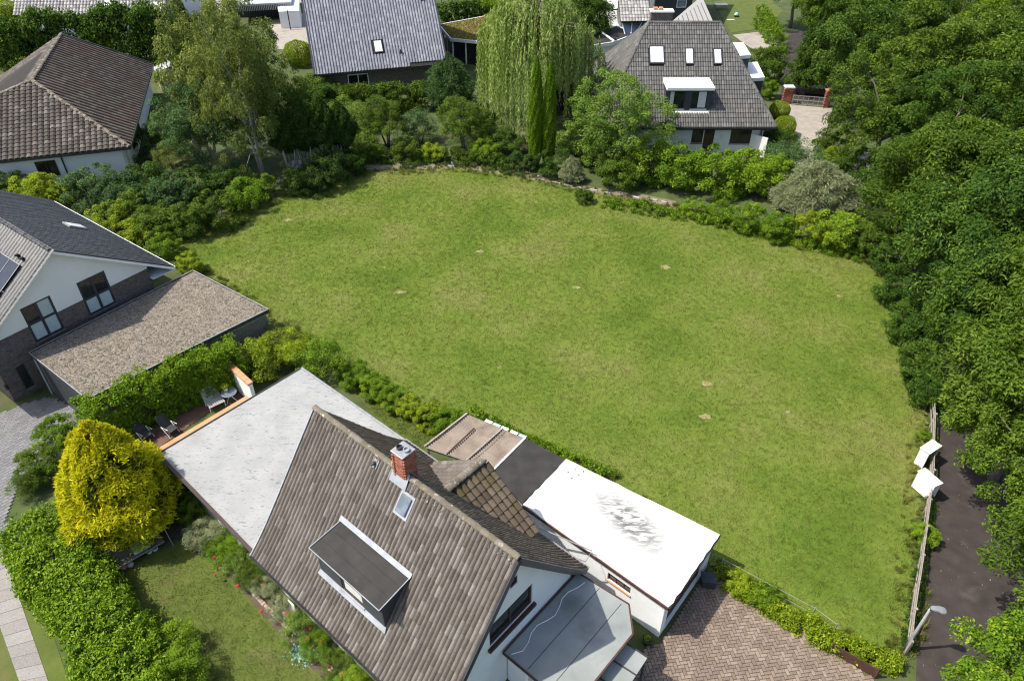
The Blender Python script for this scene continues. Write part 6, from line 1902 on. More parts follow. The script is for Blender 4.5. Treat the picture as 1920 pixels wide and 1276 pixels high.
# shrubs, one by one: kind, colour, crown centre in the photo, size, what tells it apart
SHRUBS = [
 ('shrub0', 'leaf_blue', 165, 350, 1.25, 'blue green shrub nearest the hip roof house corner'),
 ('shrub1', 'leaf_blue', 218, 362, 1.3, 'blue green laurel second from the hip roof house corner'),
 ('shrub2', 'leaf_deep', 268, 342, 1.25, 'dark laurel on the bank below the hip roof house gable'),
 ('shrub3', 'leaf_blue', 322, 368, 1.35, 'broad blue green laurel in the middle of the left bank'),
 ('shrub0', 'leaf_deep', 372, 350, 1.2, 'dark laurel below the pale flowering shrub'),
 ('shrub1', 'leaf_deep', 428, 342, 1.2, 'dark green laurel two shrubs left of the pale trunk'),
 ('shrub2', 'leaf_mid', 300, 412, 1.2, 'mid green shrub at the meadow edge under the laurels'),
 ('shrub3', 'leaf_mid', 352, 412, 1.15, 'mid green shrub spilling onto the meadow, second from the brick house'),
 ('shrub0', 'leaf_mid', 405, 395, 1.15, 'mid green shrub spilling onto the meadow, third from the brick house'),
 ('shrub1', 'leaf_bright', 458, 368, 1.15, 'bright fern-like shrub left of the pale trunk'),
 ('shrub2', 'leaf_mid', 248, 395, 1.15, 'mid green shrub behind the slate roof edge'),
 ('shrub3', 'leaf_bright', 492, 348, 0.8, 'small bright shrub at the foot of the pale trunk'),
 ('shrub0', 'leaf_mid', 285, 440, 0.9, 'low shrub at the meadow corner near the slate roof'),
 ('shrub1', 'leaf_lime', 62, 352, 1.15, 'yellow green shrub under the hip roof house window'),
 ('shrub2', 'leaf_deep', 12, 348, 1.0, 'dark shrub at the left edge below the white wall'),
 ('shrub3', 'leaf_lime', 112, 365, 0.8, 'small lime shrub between hip roof house and slate roof'),
 ('shrub0', 'leaf_lime', 214, 410, 1.0, 'lime shrub along the upper slate roof eave'),
 ('shrub1', 'leaf_lime', 262, 438, 0.95, 'lime shrub along the middle of the slate roof eave'),
 ('shrub2', 'leaf_bright', 310, 466, 0.85, 'bright shrub along the lower slate roof eave'),
 ('shrub3', 'leaf_lime', 356, 494, 0.7, 'small lime shrub behind the gravel roof corner'),
 ('shrub0', 'leaf_dark', 262, 262, 1.3, 'very dark shrub against the hip roof house end wall'),
 ('fine0', 'leaf_cream', 362, 272, 1.15, 'pale flowering shrub below the blue green tree'),
 ('fine1', 'leaf_olive', 318, 290, 1.1, 'olive shrub left of the pale flowering shrub'),
 ('fine0', 'leaf_cream', 420, 300, 0.8, 'small pale flowering shrub near the pale trunk'),
 ('shrub1', 'leaf_deep', 566, 338, 1.0, 'dark shrub right of the pale trunk'),
 ('shrub2', 'leaf_dark', 625, 312, 1.35, 'large round dark shrub at the start of the footpath'),
 ('shrub3', 'leaf_deep', 660, 305, 0.95, 'dark shrub touching the footpath start'),
 ('shrub0', 'leaf_dark', 598, 345, 0.8, 'low dark shrub in front of the old thujas'),
 ('fine0', 'leaf_light', 655, 215, 1.5, 'pale green feathery shrub behind the old thujas'),
 ('airy1', 'leaf_mid', 722, 222, 0.62, 'multi-stemmed dark green yew behind the footpath'),
 ('shrub1', 'leaf_light', 675, 262, 1.1, 'light shrub between the old thujas and the yew'),
 ('fine1', 'leaf_blue', 785, 240, 1.3, 'blue green shrub between the two multi-stemmed yews'),
 ('airy0', 'leaf_mid', 868, 228, 0.58, 'multi-stemmed green yew nearer to the willow'),
 ('shrub2', 'leaf_lime', 812, 284, 0.7, 'small round lime shrub behind the footpath'),
 ('shrub3', 'leaf_mid', 690, 285, 0.8, 'low green shrub behind the footpath, nearest the dark round shrub'),
 ('shrub0', 'leaf_mid', 760, 285, 0.9, 'low green shrub behind the footpath under the first yew'),
 ('shrub1', 'leaf_bright', 905, 282, 0.85, 'low bright shrub behind the footpath under the second yew'),
 ('shrub2', 'leaf_deep', 940, 268, 1.1, 'dark shrub under the left side of the willow'),
 ('fine1', 'leaf_cream', 978, 268, 0.8, 'straggly pale twiggy shrub left of the cypresses'),
 ('shrub3', 'leaf_deep', 905, 235, 1.2, 'dark shrub between second yew and willow'),
 ('shrub0', 'leaf_dark', 975, 305, 0.8, 'low dark shrub at the foot of the cypresses'),
 ('shrub1', 'leaf_purple', 1052, 178, 1.4, 'dark purple leaved shrub right of the cypresses'),
 ('shrub2', 'leaf_light', 1078, 262, 1.45, 'light green shrub left of the feathery tree'),
 ('shrub3', 'leaf_light', 1125, 288, 1.3, 'light green shrub below the feathery tree'),
 ('shrub0', 'leaf_deep', 1045, 305, 1.0, 'dark shrub right of the cypress feet'),
 ('cedar', 'leaf_grey', 1070, 315, 0.42, 'small grey green conifer standing at the footpath'),
 ('shrub1', 'leaf_mid', 1165, 322, 1.2, 'green shrub at the footpath, left end of the rhododendron row'),
 ('shrub2', 'leaf_bright', 1220, 300, 1.6, 'first tall rhododendron under the white house wall'),
 ('shrub3', 'leaf_bright', 1280, 314, 1.55, 'second rhododendron from the feathery tree'),
 ('shrub0', 'leaf_bright', 1338, 322, 1.55, 'third rhododendron from the feathery tree'),
 ('shrub1', 'leaf_bright', 1395, 325, 1.55, 'fourth rhododendron from the feathery tree'),
 ('shrub2', 'leaf_bright', 1445, 332, 1.4, 'last rhododendron next to the grey juniper'),
 ('fine0', 'leaf_blue', 1482, 302, 1.6, 'fine blue green juniper at the end of the sunlit drive'),
 ('sprawl', 'leaf_grey', 1540, 345, 1.15, 'sprawling silver grey juniper beside the drive'),
 ('sprawl', 'leaf_grey', 1500, 365, 0.8, 'smaller silver grey juniper in front of the sprawling one'),
 ('shrub3', 'leaf_mid', 1095, 368, 0.55, 'tiny shrub on the meadow below the grey conifer'),
 ('shrub0', 'leaf_bright', 1300, 390, 0.62, 'small weedy bush where the footpath ends'),
 ('shrub1', 'leaf_bright', 1350, 398, 0.7, 'weedy bush right of the footpath end'),
 ('shrub2', 'leaf_bright', 1405, 412, 0.95, 'bright bush at the meadow edge below the last rhododendrons'),
 ('shrub3', 'leaf_bright', 1462, 428, 0.95, 'bright bush at the meadow edge below the juniper'),
 ('shrub0', 'leaf_lime', 1520, 430, 1.0, 'lime bush at the meadow edge below the silver juniper'),
 ('shrub1', 'leaf_bright', 1572, 428, 1.25, 'large bright bush at the far right meadow corner'),
 ('shrub2', 'leaf_mid', 1625, 445, 1.2, 'mid green bush where meadow and wood meet'),
 ('shrub3', 'leaf_deep', 1668, 480, 1.1, 'dark bush at the turn of the meadow edge'),
 ('shrub0', 'leaf_deep', 1700, 540, 1.15, 'dark bush under the wood edge, first below the turn'),
 ('shrub1', 'leaf_deep', 1722, 610, 1.1, 'dark bush under the wood edge, second below the turn'),
 ('shrub2', 'leaf_deep', 1738, 680, 0.95, 'dark bush under the wood edge, third below the turn'),
 ('shrub3', 'leaf_deep', 1742, 735, 0.7, 'last dark bush before the fence begins'),
 ('shrub0', 'leaf_bright', 1735, 820, 0.3, 'little weed bush above the upper white box'),
 ('shrub1', 'leaf_bright', 1733, 1000, 0.42, 'bright bush growing through the fence'),
 ('shrub0', 'leaf_deep', 1600, 310, 1.3, 'dark bush under the wood opposite the sunlit drive'),
 ('shrub1', 'leaf_deep', 1645, 345, 1.4, 'dark bush under the wood behind the silver juniper'),
 ('shrub2', 'leaf_mid', 1680, 410, 1.4, 'green bush under the wood above the meadow corner'),
 ('ball', 'leaf_lime', 1462, 205, 0.95, 'lime shrub beside the hip, nearest the brick pillar'),
 ('ball', 'leaf_lime', 1472, 235, 1.0, 'round lime shrub halfway down the sunlit drive'),
 ('shrub2', 'leaf_deep', 1465, 262, 1.0, 'dark shrub at the wall end beside the drive'),
 ('shrub3', 'leaf_bright', 1437, 165, 0.9, 'bright shrub right of the lower white side dormer'),
 ('shrub0', 'leaf_mid', 1565, 270, 1.2, 'green bush on the wood side of the sunlit drive'),
 ('shrub1', 'leaf_lime', 1560, 300, 0.9, 'yellowish bush at the lower end of the sunlit drive'),
 ('ball', 'leaf_lime', 558, 98, 1.5, 'bright yellow green round bush beside the blue roof'),
 ('ball', 'leaf_lime', 15, 24, 1.8, 'lime shrub in front of the red-brown hut'),
 ('ball', 'leaf_mid', 1122, 116, 0.8, 'clipped cone shrub on the terrace left of the grey hip roof'),
 ('ball', 'leaf_bright', 1148, 106, 0.7, 'small clipped shrub touching the grey hip'),
 ('shrub2', 'leaf_deep', 1095, 140, 1.4, 'dark shrub under the right side of the willow'),
 ('shrub3', 'leaf_light', 1110, 165, 1.2, 'light shrub behind the feathery tree'),
 ('shrub0', 'leaf_olive', 30, 100, 1.6, 'grey green shrub left of the hip roof ridge'),
 ('shrub1', 'leaf_mid', 60, 118, 1.3, 'green shrub touching the hip roof ridge'),
 ('shrub2', 'leaf_mid', 600, 165, 1.3, 'green shrub under the left corner of the blue roof'),
 ('shrub3', 'leaf_deep', 600, 195, 1.5, 'dark shrub in front of the blue roof corner'),
 ('fine1', 'leaf_lime', 498, 668, 1.05, 'yellow green shrub between gravel garage and flat roof corner'),
 ('fine0', 'leaf_lime', 545, 655, 1.05, 'yellow flowering shrub behind the flat roof corner'),
 ('fine1', 'leaf_bright', 596, 672, 1.0, 'bright shrub right of the flat roof corner'),
 ('fine0', 'leaf_olive', 530, 628, 0.9, 'olive shrub beside the gravel garage end wall'),
 ('shrub0', 'leaf_bright', 668, 702, 0.62, 'bright low bush, first along the back lawn'),
 ('shrub1', 'leaf_bright', 705, 724, 0.6, 'bright low bush, second along the back lawn'),
 ('shrub2', 'leaf_bright', 738, 745, 0.55, 'bright low bush, third along the back lawn'),
 ('shrub3', 'leaf_lime', 772, 762, 0.55, 'lime low bush, fourth along the back lawn'),
 ('shrub0', 'leaf_lime', 806, 778, 0.55, 'lime low bush, fifth along the back lawn'),
 ('shrub1', 'leaf_bright', 836, 790, 0.6, 'bright low bush touching the corrugated shed'),
 ('fine0', 'leaf_bright', 318, 1205, 0.8, 'bright shrub bulging from the left hedge onto the lawn'),
 ('fine1', 'leaf_bright', 340, 1262, 0.75, 'bright shrub at the lower end of the left hedge'),
 ('shrub1', 'leaf_mid', 76, 872, 0.75, 'dark flowering shrub between the grey yard and golden conifer'),
 ('shrub2', 'leaf_bright', 112, 812, 0.75, 'bright shrub above left of the golden conifer'),
 ('fine1', 'leaf_mid', 52, 908, 0.55, 'dark low shrub at the yard corner'),
 ('shrub0', 'leaf_deep', 330, 905, 0.95, 'dark shrub in the shade right of the golden conifer'),
 ('fine0', 'leaf_grey', 388, 1000, 0.62, 'rose bush below the flat roof gutter, first from the conifer'),
 ('fine1', 'leaf_bright', 425, 1040, 0.6, 'rose bush below the flat roof gutter, second from the conifer'),
 ('fine0', 'leaf_mid', 470, 1075, 0.5, 'rose bush at the corner where tiles meet the flat roof'),
 ('fine1', 'leaf_mid', 362, 962, 0.6, 'rose bush under the flat roof gutter beside the dark shrub'),
 ('fine0', 'leaf_bright', 405, 1018, 0.5, 'low rose bush between the first two rose bushes'),
 ('fine1', 'leaf_light', 452, 1050, 0.5, 'pale rose bush just left of the tiled roof corner'),
 ('fine0', 'leaf_grey', 498, 1102, 0.42, 'grey lavender cushion under the upper tiled eave'),
 ('fine1', 'leaf_grey', 528, 1138, 0.42, 'grey lavender cushion above the white garden chair'),
 ('fine0', 'leaf_bright', 592, 1206, 0.45, 'green bush right of the turquoise succulent'),
 ('fine1', 'leaf_light', 560, 1180, 0.55, 'herb cushion under the tiled eave, upper one'),
 ('fine0', 'leaf_mid', 628, 1240, 0.5, 'herb cushion under the tiled eave, lower one'),
 ('fine1', 'leaf_bright', 672, 1285, 0.55, 'bush under the tiled eave at the bottom edge'),
 ('shrub1', 'leaf_lime', 1385, 1088, 0.42, 'lime bush at the drive edge beside the garage corner'),
 ('shrub2', 'leaf_bright', 1430, 1112, 0.45, 'taller bright bush along the drive edge'),
]
for i, (k, leaf, x, y, s, lab) in enumerate(SHRUBS):
    plant(k, 'shrub', 'shrub', lab, at_px(k, x, y, s), s * R.uniform(1.0, 1.12), s, leaf=leaf, rot=i * 0.9)

def hedge(name, label, pts, width, height, n, leaf, mat, seed, rounded=0.25, rise=0.5, tops=0.0, name_part='foliage'):
    """a hedge along ground points: leaves over its sides and top, a few bare stems inside"""
    r = np.random.default_rng(seed)
    pts = [Vector((p[0], p[1], 0)) for p in pts]
    c = sum(pts, Vector()) / len(pts)
    o = thing(name, label, 'hedge', c)
    seg = [(a, b, (b - a).length) for a, b in zip(pts[:-1], pts[1:])]
    tot = sum(s[2] for s in seg)
    ts = r.random(n) * tot
    A = np.zeros((n, 3)); D = np.zeros((n, 3)); acc = 0
    for a, b, l in seg:
        k = (ts >= acc) & (ts <= acc + l)
        t = ((ts[k] - acc) / l)[:, None]
        A[k] = np.array(a)[None] * (1 - t) + np.array(b)[None] * t
        D[k] = np.array((b - a).normalized())[None]
        acc += l
    S = np.c_[-D[:, 1], D[:, 0], np.zeros(n)]
    per = 2 * height + width
    g = r.random(n) * per
    def wave(step):
        kx = np.arange(-2 * step, tot + 2 * step, step)
        return np.interp(ts, kx, r.uniform(-1, 1, len(kx)))
    wob = 1 + 0.14 * wave(1.3) + 0.12 * wave(0.55) + 0.06 * r.normal(size=n)
    hb = height * (1 + tops * 1.1 * wave(1.1) + tops * 0.8 * wave(0.45) + 0.3 * tops * r.normal(size=n))
    side = np.where(g < height, -1.0, np.where(g > height + width, 1.0, 0.0))
    zz = np.where(g < height, g / height, np.where(g > height + width, (per - g) / height, 1.0))
    lat = np.where(side == 0, (g - height) / width * 2 - 1, side)
    sq = np.clip(1 - rounded * zz ** 3, 0.3, 1)
    lat = lat * sq * wob
    z = zz * hb * (1 - 0.12 * np.abs(np.where(side == 0, lat, 0)) ** 2) - 0.06 * r.random(n)
    # the leaves gather in tufts: each leaf joins the tuft of another point of the surface
    k = max(20, n // 70)
    pick = np.sort(r.permutation(n)[:k]); near = pick[r.integers(0, k, n)]
    A, S, lat, z, side, zz, ts = A[near], S[near], lat[near], z[near], side[near], zz[near], ts[near]
    ball = unit(r.normal(size=(n, 3))) * (r.random(n)[:, None] ** 0.5) * (leaf * 1.9 * r.uniform(0.6, 1.5, n)[pick][np.searchsorted(pick, near)][:, None])
    tuft = r.random(n)[near]
    depth = r.random(n) ** 2 * 0.12
    pos = A + S * (lat * width / 2 * (1 - depth))[:, None]
    pos[:, 2] = z * (1 - depth * 0.3)
    pos = pos + ball
    pos[:, 2] = np.maximum(0.03, pos[:, 2])
    nout = unit(0.9 * ball / leaf + S * lat[:, None] * np.where(side == 0, 0.3, 1.0)[:, None] + np.array([0, 0, 1.0]) * np.where(side == 0, 1.0, 0.35)[:, None])
    axis = unit(nout * 0.6 + np.array([0, 0, rise]) + 0.6 * r.normal(size=(n, 3)))
    nrm = unit(nout + 0.7 * r.normal(size=(n, 3)))
    ln = leaf * r.uniform(0.6, 1.35, n)
    pat = 0.5 + 0.5 * np.sin(ts * 5.0 + 3 * lat + 4 * zz)
    rn = np.clip(0.45 * tuft + 0.55 * r.random(n), 0, 0.999)
    v, q, rr = leaf_quads(pos, nrm, axis, ln, ln * 0.5, rn)
    link(name_part, mesh_np(name_part, v, q, None, rr), mat, o)
    st = MB()
    k = max(3, int(tot / 0.6))
    for i in range(k):
        t = (i + 0.5) / k * tot; acc = 0
        for a, b, l in seg:
            if t <= acc + l:
                p = a.lerp(b, (t - acc) / l); break
            acc += l
        st.tube([p, p + Vector((R.uniform(-0.1, 0.1), R.uniform(-0.1, 0.1), height * 0.8))], [0.05, 0.02], 5)
    st.build('stems', 'bark', o)
    return o

def top_line(px, z):
    return [P(x, y, z) for x, y in px]
hedge('clipped_hedge', 'bright green hedge between gravel roof garage and terrace', top_line([(150, 775), (235, 728), (335, 684), (440, 645)], 2.6), 1.9, 2.9, 52000, 0.14, 'leaf_bright', 401, tops=0.05)
hedge('thuja_hedge', 'bright green bushy hedge beside the slab path at the lower left', top_line([(62, 972), (105, 1045), (160, 1120), (205, 1195), (245, 1280), (275, 1350)], 1.5), 3.0, 1.9, 62000, 0.16, 'leaf_bright', 402, tops=0.14, rise=1.1)
hedge('tall_thuja_hedge', 'very tall dark hedge behind the hip roof house', top_line([(-30, 46), (90, 36), (200, 30), (305, 26)], 5.6), 2.2, 6.0, 46000, 0.36, 'leaf_deep', 403, tops=0.09, rise=1.8)
hedge('clipped_hedge', 'long hedge below the blue-grey roof', top_line([(585, 172), (700, 168), (800, 162)], 2.4), 1.6, 2.6, 26000, 0.2, 'leaf_mid', 404, tops=0.06)
hedge('clipped_hedge', 'clipped hedge behind the gate pillar, upper one', top_line([(1412, 98), (1445, 94), (1475, 92)], 1.8), 1.6, 2.0, 9000, 0.16, 'leaf_mid', 405)
hedge('clipped_hedge', 'clipped hedge behind the gate pillar, lower one', top_line([(1428, 124), (1462, 121)], 1.9), 1.8, 2.2, 9000, 0.16, 'leaf_mid', 406)
hedge('dark_hedge', 'dark hedge between blue roof and moss roofed pavilion', top_line([(818, 18), (880, 10), (930, 2)], 3.0), 2.0, 3.4, 12000, 0.28, 'leaf_deep', 407)
hedge('clipped_hedge', 'narrow hedge along the far garden lawn beside the wood', top_line([(1428, 14), (1446, 36), (1466, 66)], 2.2), 1.3, 2.4, 9000, 0.2, 'leaf_bright', 408)
hedge('border_hedge', 'low weedy hedge between drive and meadow', top_line([(1345, 1062), (1400, 1102), (1470, 1145), (1560, 1195), (1640, 1225), (1690, 1240)], 0.5), 0.75, 0.6, 20000, 0.12, 'leaf_lime', 409, tops=0.4)
hedge('border_hedge', 'low weedy hedge behind the garage and shed', top_line([(880, 768), (960, 808), (1060, 850), (1150, 892)], 0.4), 0.6, 0.5, 9000, 0.11, 'leaf_bright', 410, tops=0.3)
hedge('border_hedge', 'low green hedge along the back lawn', top_line([(632, 690), (700, 722), (780, 765), (850, 800)], 0.4), 0.6, 0.5, 10000, 0.11, 'leaf_bright', 411, tops=0.3)
hedge('undergrowth_bank', 'dark undergrowth behind the footpath', top_line([(690, 290), (800, 290), (900, 296), (1000, 312)], 0.6), 1.6, 0.9, 16000, 0.16, 'leaf_mid', 412, tops=0.3)
hedge('undergrowth_bank', 'undergrowth at the meadow edge between footpath and wood', top_line([(1130, 378), (1260, 398), (1380, 420), (1500, 450), (1620, 478)], 0.4), 1.2, 0.6, 18000, 0.14, 'leaf_bright', 413, tops=0.35)
hedge('undergrowth_bank', 'dark undergrowth strip between meadow and lane', top_line([(1690, 560), (1720, 660), (1742, 760)], 0.6), 1.4, 1.0, 12000, 0.15, 'leaf_deep', 414, tops=0.3)
hedge('ivy_strip', 'dark ivy along the lane side of the fence', top_line([(1748, 900), (1736, 1010), (1720, 1110), (1704, 1210)], 0.2), 0.45, 0.35, 9000, 0.08, 'leaf_dark', 415, tops=0.3)

# fallen leaves and litter on the lane
def litter():
    r = np.random.default_rng(12)
    LP = [tuple(P(x, y)[:2]) for x, y in LANE_L[:7] + LANE_R[:7][::-1]]
    x = r.uniform(12, 28, 600); y = r.uniform(14, 36, 600)
    k = points_in(LP, x, y); x, y = x[k], y[k]
    n = len(x)
    pos = np.c_[x, y, np.full(n, 0.04)]
    nrm = unit(np.c_[0.3 * r.normal(size=n), 0.3 * r.normal(size=n), np.ones(n)]); ax = unit(np.c_[r.normal(size=n), r.normal(size=n), np.zeros(n)])
    ln = r.uniform(0.03, 0.09, n)
    v, q, rr = leaf_quads(pos, nrm, ax, ln, ln * 0.5, r.random(n))
    leafy('dry_leaf', [(0.0, (0.16, 0.11, 0.06)), (0.7, (0.30, 0.22, 0.13)), (1.0, (0.50, 0.42, 0.25))], 0.1)
    tag(link('fallen_leaves', mesh_np('fallen_leaves', v, q, None, rr), 'dry_leaf', kind='stuff'), 'dry leaves scattered over the dark lane', 'leaves')
litter()
# ------------------------------------------------------------------ small things
def fence():
    line = [(1742, 762), (1744, 800), (1742, 850), (1740, 905), (1733, 960), (1727, 1010), (1720, 1062), (1712, 1112), (1704, 1165), (1696, 1225)]
    pts = [P(x, y) for x, y in line]
    c = pts[len(pts) // 2]
    f = thing('wooden_fence', 'weathered low wooden rail fence between meadow and lane', 'fence', c)
    for p in pts:
        MB().box(p, (1, 0, 0), (0, 1, 0), (0, 0, 1), (-0.05, 0.05), (-0.05, 0.05), (0, 1.0 + R.uniform(-0.08, 0.06))).build('post', 'old_timber', f)
    for a, b in zip(pts[:-1], pts[1:]):
        for z in (0.35, 0.66, 0.93):
            w = R.uniform(-0.06, 0.06)
            MB().bar(a + Vector((-0.03, 0, z + w)), b + Vector((-0.03, 0, z + R.uniform(-0.06, 0.06))), 0.035, 0.12).build('rail', 'old_timber', f)
fence()

def street_lamp():
    b = P(1696, 1218)
    o = thing('street_lamp', 'grey street lamp with flat rounded head leaning over the lane', 'street lamp', b)
    MB().tube([b, b + Vector((0, 0, 0.9)), b + Vector((0, 0, 3.15))], [0.075, 0.07, 0.05], 12).build('pole', 'steel', o, smooth=True)
    top = b + Vector((0, 0, 3.15))
    d = Vector((0.93, -0.30, 0)).normalized(); s = Vector((-d.y, d.x, 0))
    MB().tube([top - Vector((0, 0, 0.05)), top + d * 0.1 + Vector((0, 0, 0.06))], [0.06, 0.06], 10).build('bracket', 'anthracite', o, smooth=True)
    m = MB(); n = 20
    prof = []
    for i in range(n):
        a = 2 * math.pi * i / n
        x = 0.28 + 0.30 * math.copysign(abs(math.cos(a)) ** 0.7, math.cos(a)); y = 0.15 * math.copysign(abs(math.sin(a)) ** 0.6, math.sin(a)) * (1.15 if math.cos(a) > 0 else 0.85)
        prof.append((x, y))
    vs = []
    for k, (sc, z) in enumerate(((0.86, 0.0), (1.0, 0.03), (1.0, 0.06), (0.88, 0.10), (0.5, 0.125))):
        vs += [top + d * (0.28 + (x - 0.28) * sc) + s * y * sc + Vector((0, 0, z + 0.02)) for x, y in prof]
    fs = [tuple(range(n))[::-1], tuple(range(4 * n, 5 * n))]
    for k in range(4):
        fs += [(k * n + i, k * n + (i + 1) % n, (k + 1) * n + (i + 1) % n, (k + 1) * n + i) for i in range(n)]
    mottled('lamp_grey', (0.16, 0.17, 0.19), (0.20, 0.21, 0.23), 3, 0.5)
    h = m.add(vs, fs).build('lamp_head', 'lamp_grey', o)
    MB().prism([(p.x, p.y) for p in [top + d * (0.28 + (x - 0.28) * 0.7) + s * y * 0.7 for x, y in prof]], top.z - 0.0, top.z + 0.018).build('lens', 'frosted', h)
street_lamp()

def boxes():
    # two white hollow panel boxes standing on the fence line
    for lab, base, az, L, W, hgt in (('lower white painted box of boards on the fence line', (1728, 925), rad(-66), 1.05, 0.45, 1.25), ('upper grey-white box of boards on the fence line', (1730, 868), rad(33), 1.0, 0.5, 1.25)):
        p = P(*base)
        u = Vector((math.cos(az), math.sin(az), 0)); n = Vector((-u.y, u.x, 0))
        if n.x > 0: n = -n
        o = thing('board_box', lab, 'box', p, 'white board boxes by the fence')
        MB().box(p, u, n, (0, 0, 1), (-L / 2, L / 2), (W / 2 - 0.03, W / 2), (0.15, hgt)).build('front_panel', 'white_paint', o)
        MB().box(p, u, n, (0, 0, 1), (-L / 2 - 0.04, L / 2 + 0.04), (-W / 2 - 0.04, W / 2 + 0.03), (hgt + 0.002, hgt + 0.04)).build('lid', 'white_board', o)
        for t in (-L / 2 + 0.02, L / 2 - 0.02):
            MB().box(p, u, n, (0, 0, 1), (t - 0.02, t + 0.02), (-W / 2, W / 2 - 0.032), (0.1, hgt)).build('side_panel', 'white_board', o)
        for t in (-L / 2 + 0.1, L / 2 - 0.1):
            MB().box(p, u, n, (0, 0, 1), (t - 0.035, t + 0.035), (-W / 2 + 0.03, -W / 2 + 0.1), (0, hgt - 0.01)).build('post', 'old_timber', o)
boxes()

def gate():
    a, b = P(1470, 194), P(1556, 203)
    for lab, p, w in (('left brick gate pillar with white cap beside the hedge', P(1473, 194), 0.9), ('right slim brick gate pillar under the trees', P(1547, 201), 0.55)):
        o = thing('brick_pillar', lab, 'pillar', p, 'brick gate pillars')
        MB().box(p, (1, 0, 0), (0, 1, 0), (0, 0, 1), (-w / 2, w / 2), (-0.3, 0.3), (0, 1.75)).build('core', 'brick_dark', o)
        bm = block(0.44, 0.22, 0.13, 0.01).mesh('brick')
        for j in range(12):
            for i in range(int(w / 0.45) + 1):
                t = -w / 2 + 0.22 + i * 0.455 - (0.1 if j % 2 else 0)
                if t + 0.2 > w / 2 + 0.08: continue
                place(bm, Matrix.Translation(p + Vector((t, -0.22, 0.14 + j * 0.14))), 'brick', 'brick_red', o)
        MB().box(p, (1, 0, 0), (0, 1, 0), (0, 0, 1), (-w / 2 - 0.06, w / 2 + 0.06), (-0.38, 0.38), (1.75, 1.87)).build('cap', 'white_paint' if w > 0.7 else 'brick_red', o)
    g = thing('metal_gate', 'low grey metal gate between two brick pillars', 'gate', P(1515, 199))
    p, q = P(1484, 197), P(1542, 202)
    for z in (0.15, 0.6, 1.05):
        MB().bar(p + Vector((0, 0, z)), q + Vector((0, 0, z)), 0.06).build('rail', 'steel', g)
    for t in np.linspace(0, 1, 7):
        r = p.lerp(q, float(t))
        MB().bar(r + Vector((0, 0, 0.05)), r + Vector((0, 0, 1.1)), 0.05).build('bar', 'steel', g)
    # dark car standing behind the gate
    c = P(1525, 178)
    car = thing('parked_car', 'black car parked in the shade behind the metal gate', 'car', c)
    u = Vector((0.97, -0.22, 0)).normalized(); n = Vector((-u.y, u.x, 0))
    prof = [(-2.1, 0.35), (-2.15, 0.75), (-1.9, 0.95), (-1.2, 1.0), (-0.6, 1.42), (0.7, 1.45), (1.4, 1.02), (2.05, 0.9), (2.15, 0.6), (2.1, 0.35)]
    vs = [c + u * x + n * w + Vector((0, 0, z)) for w in (-0.85, 0.85) for x, z in prof]
    k = len(prof)
    mottled('car_black', (0.010, 0.011, 0.014), (0.016, 0.017, 0.02), 2, 0.2, spec=0.6)
    MB().add(vs, [tuple(range(k)), tuple(range(k, 2 * k))[::-1]] + [(i, (i + 1) % k, k + (i + 1) % k, k + i)[::-1] for i in range(k)]).build('body', 'car_black', car, bevel=0.06)
    for x in (-1.35, 1.35):
        for w in (-0.8, 0.8):
            pp = c + u * x + n * w + Vector((0, 0, 0.32))
            MB().tube([pp - n * 0.1, pp + n * 0.1], 0.32, 14).build('wheel', 'black_plastic', car)
    for w in (-0.86, 0.86):
        MB().add([c + u * x + n * w + Vector((0, 0, z)) for x, z in ((-1.1, 1.03), (-0.55, 1.36), (0.65, 1.38), (1.2, 1.05))], [(0, 1, 2, 3)]).build('side_window', 'glass_blue', car)
    # bits of pale metal among the trees
    p = P(1642, 312, 1.0)
    tr = thing('covered_trailer', 'pale grey covered trailer half hidden under the trees', 'trailer', (p.x, p.y, 0))
    m = MB()
    uu = Vector((0.45, -0.9, 0)).normalized(); nn = Vector((-uu.y, uu.x, 0))
    b0 = Vector((p.x, p.y, 0))
    pr = [(-0.8, 0.6), (-0.8, 1.3), (-0.45, 1.7), (0.45, 1.7), (0.8, 1.3), (0.8, 0.6)]
    vs = [b0 + uu * t + nn * x + Vector((0, 0, z)) for t in (-1.6, 1.6) for x, z in pr]
    m.add(vs, [tuple(range(6)), tuple(range(6, 12))[::-1]] + [(i, (i + 1) % 6, 6 + (i + 1) % 6, 6 + i)[::-1] for i in range(6)]).build('cover', 'lead', tr)
    for w in (-0.85, 0.85):
        pp = b0 + nn * w + Vector((0, 0, 0.33)); MB().tube([pp - nn * 0.08, pp + nn * 0.08], 0.33, 12).build('wheel', 'black_plastic', tr)
gate()

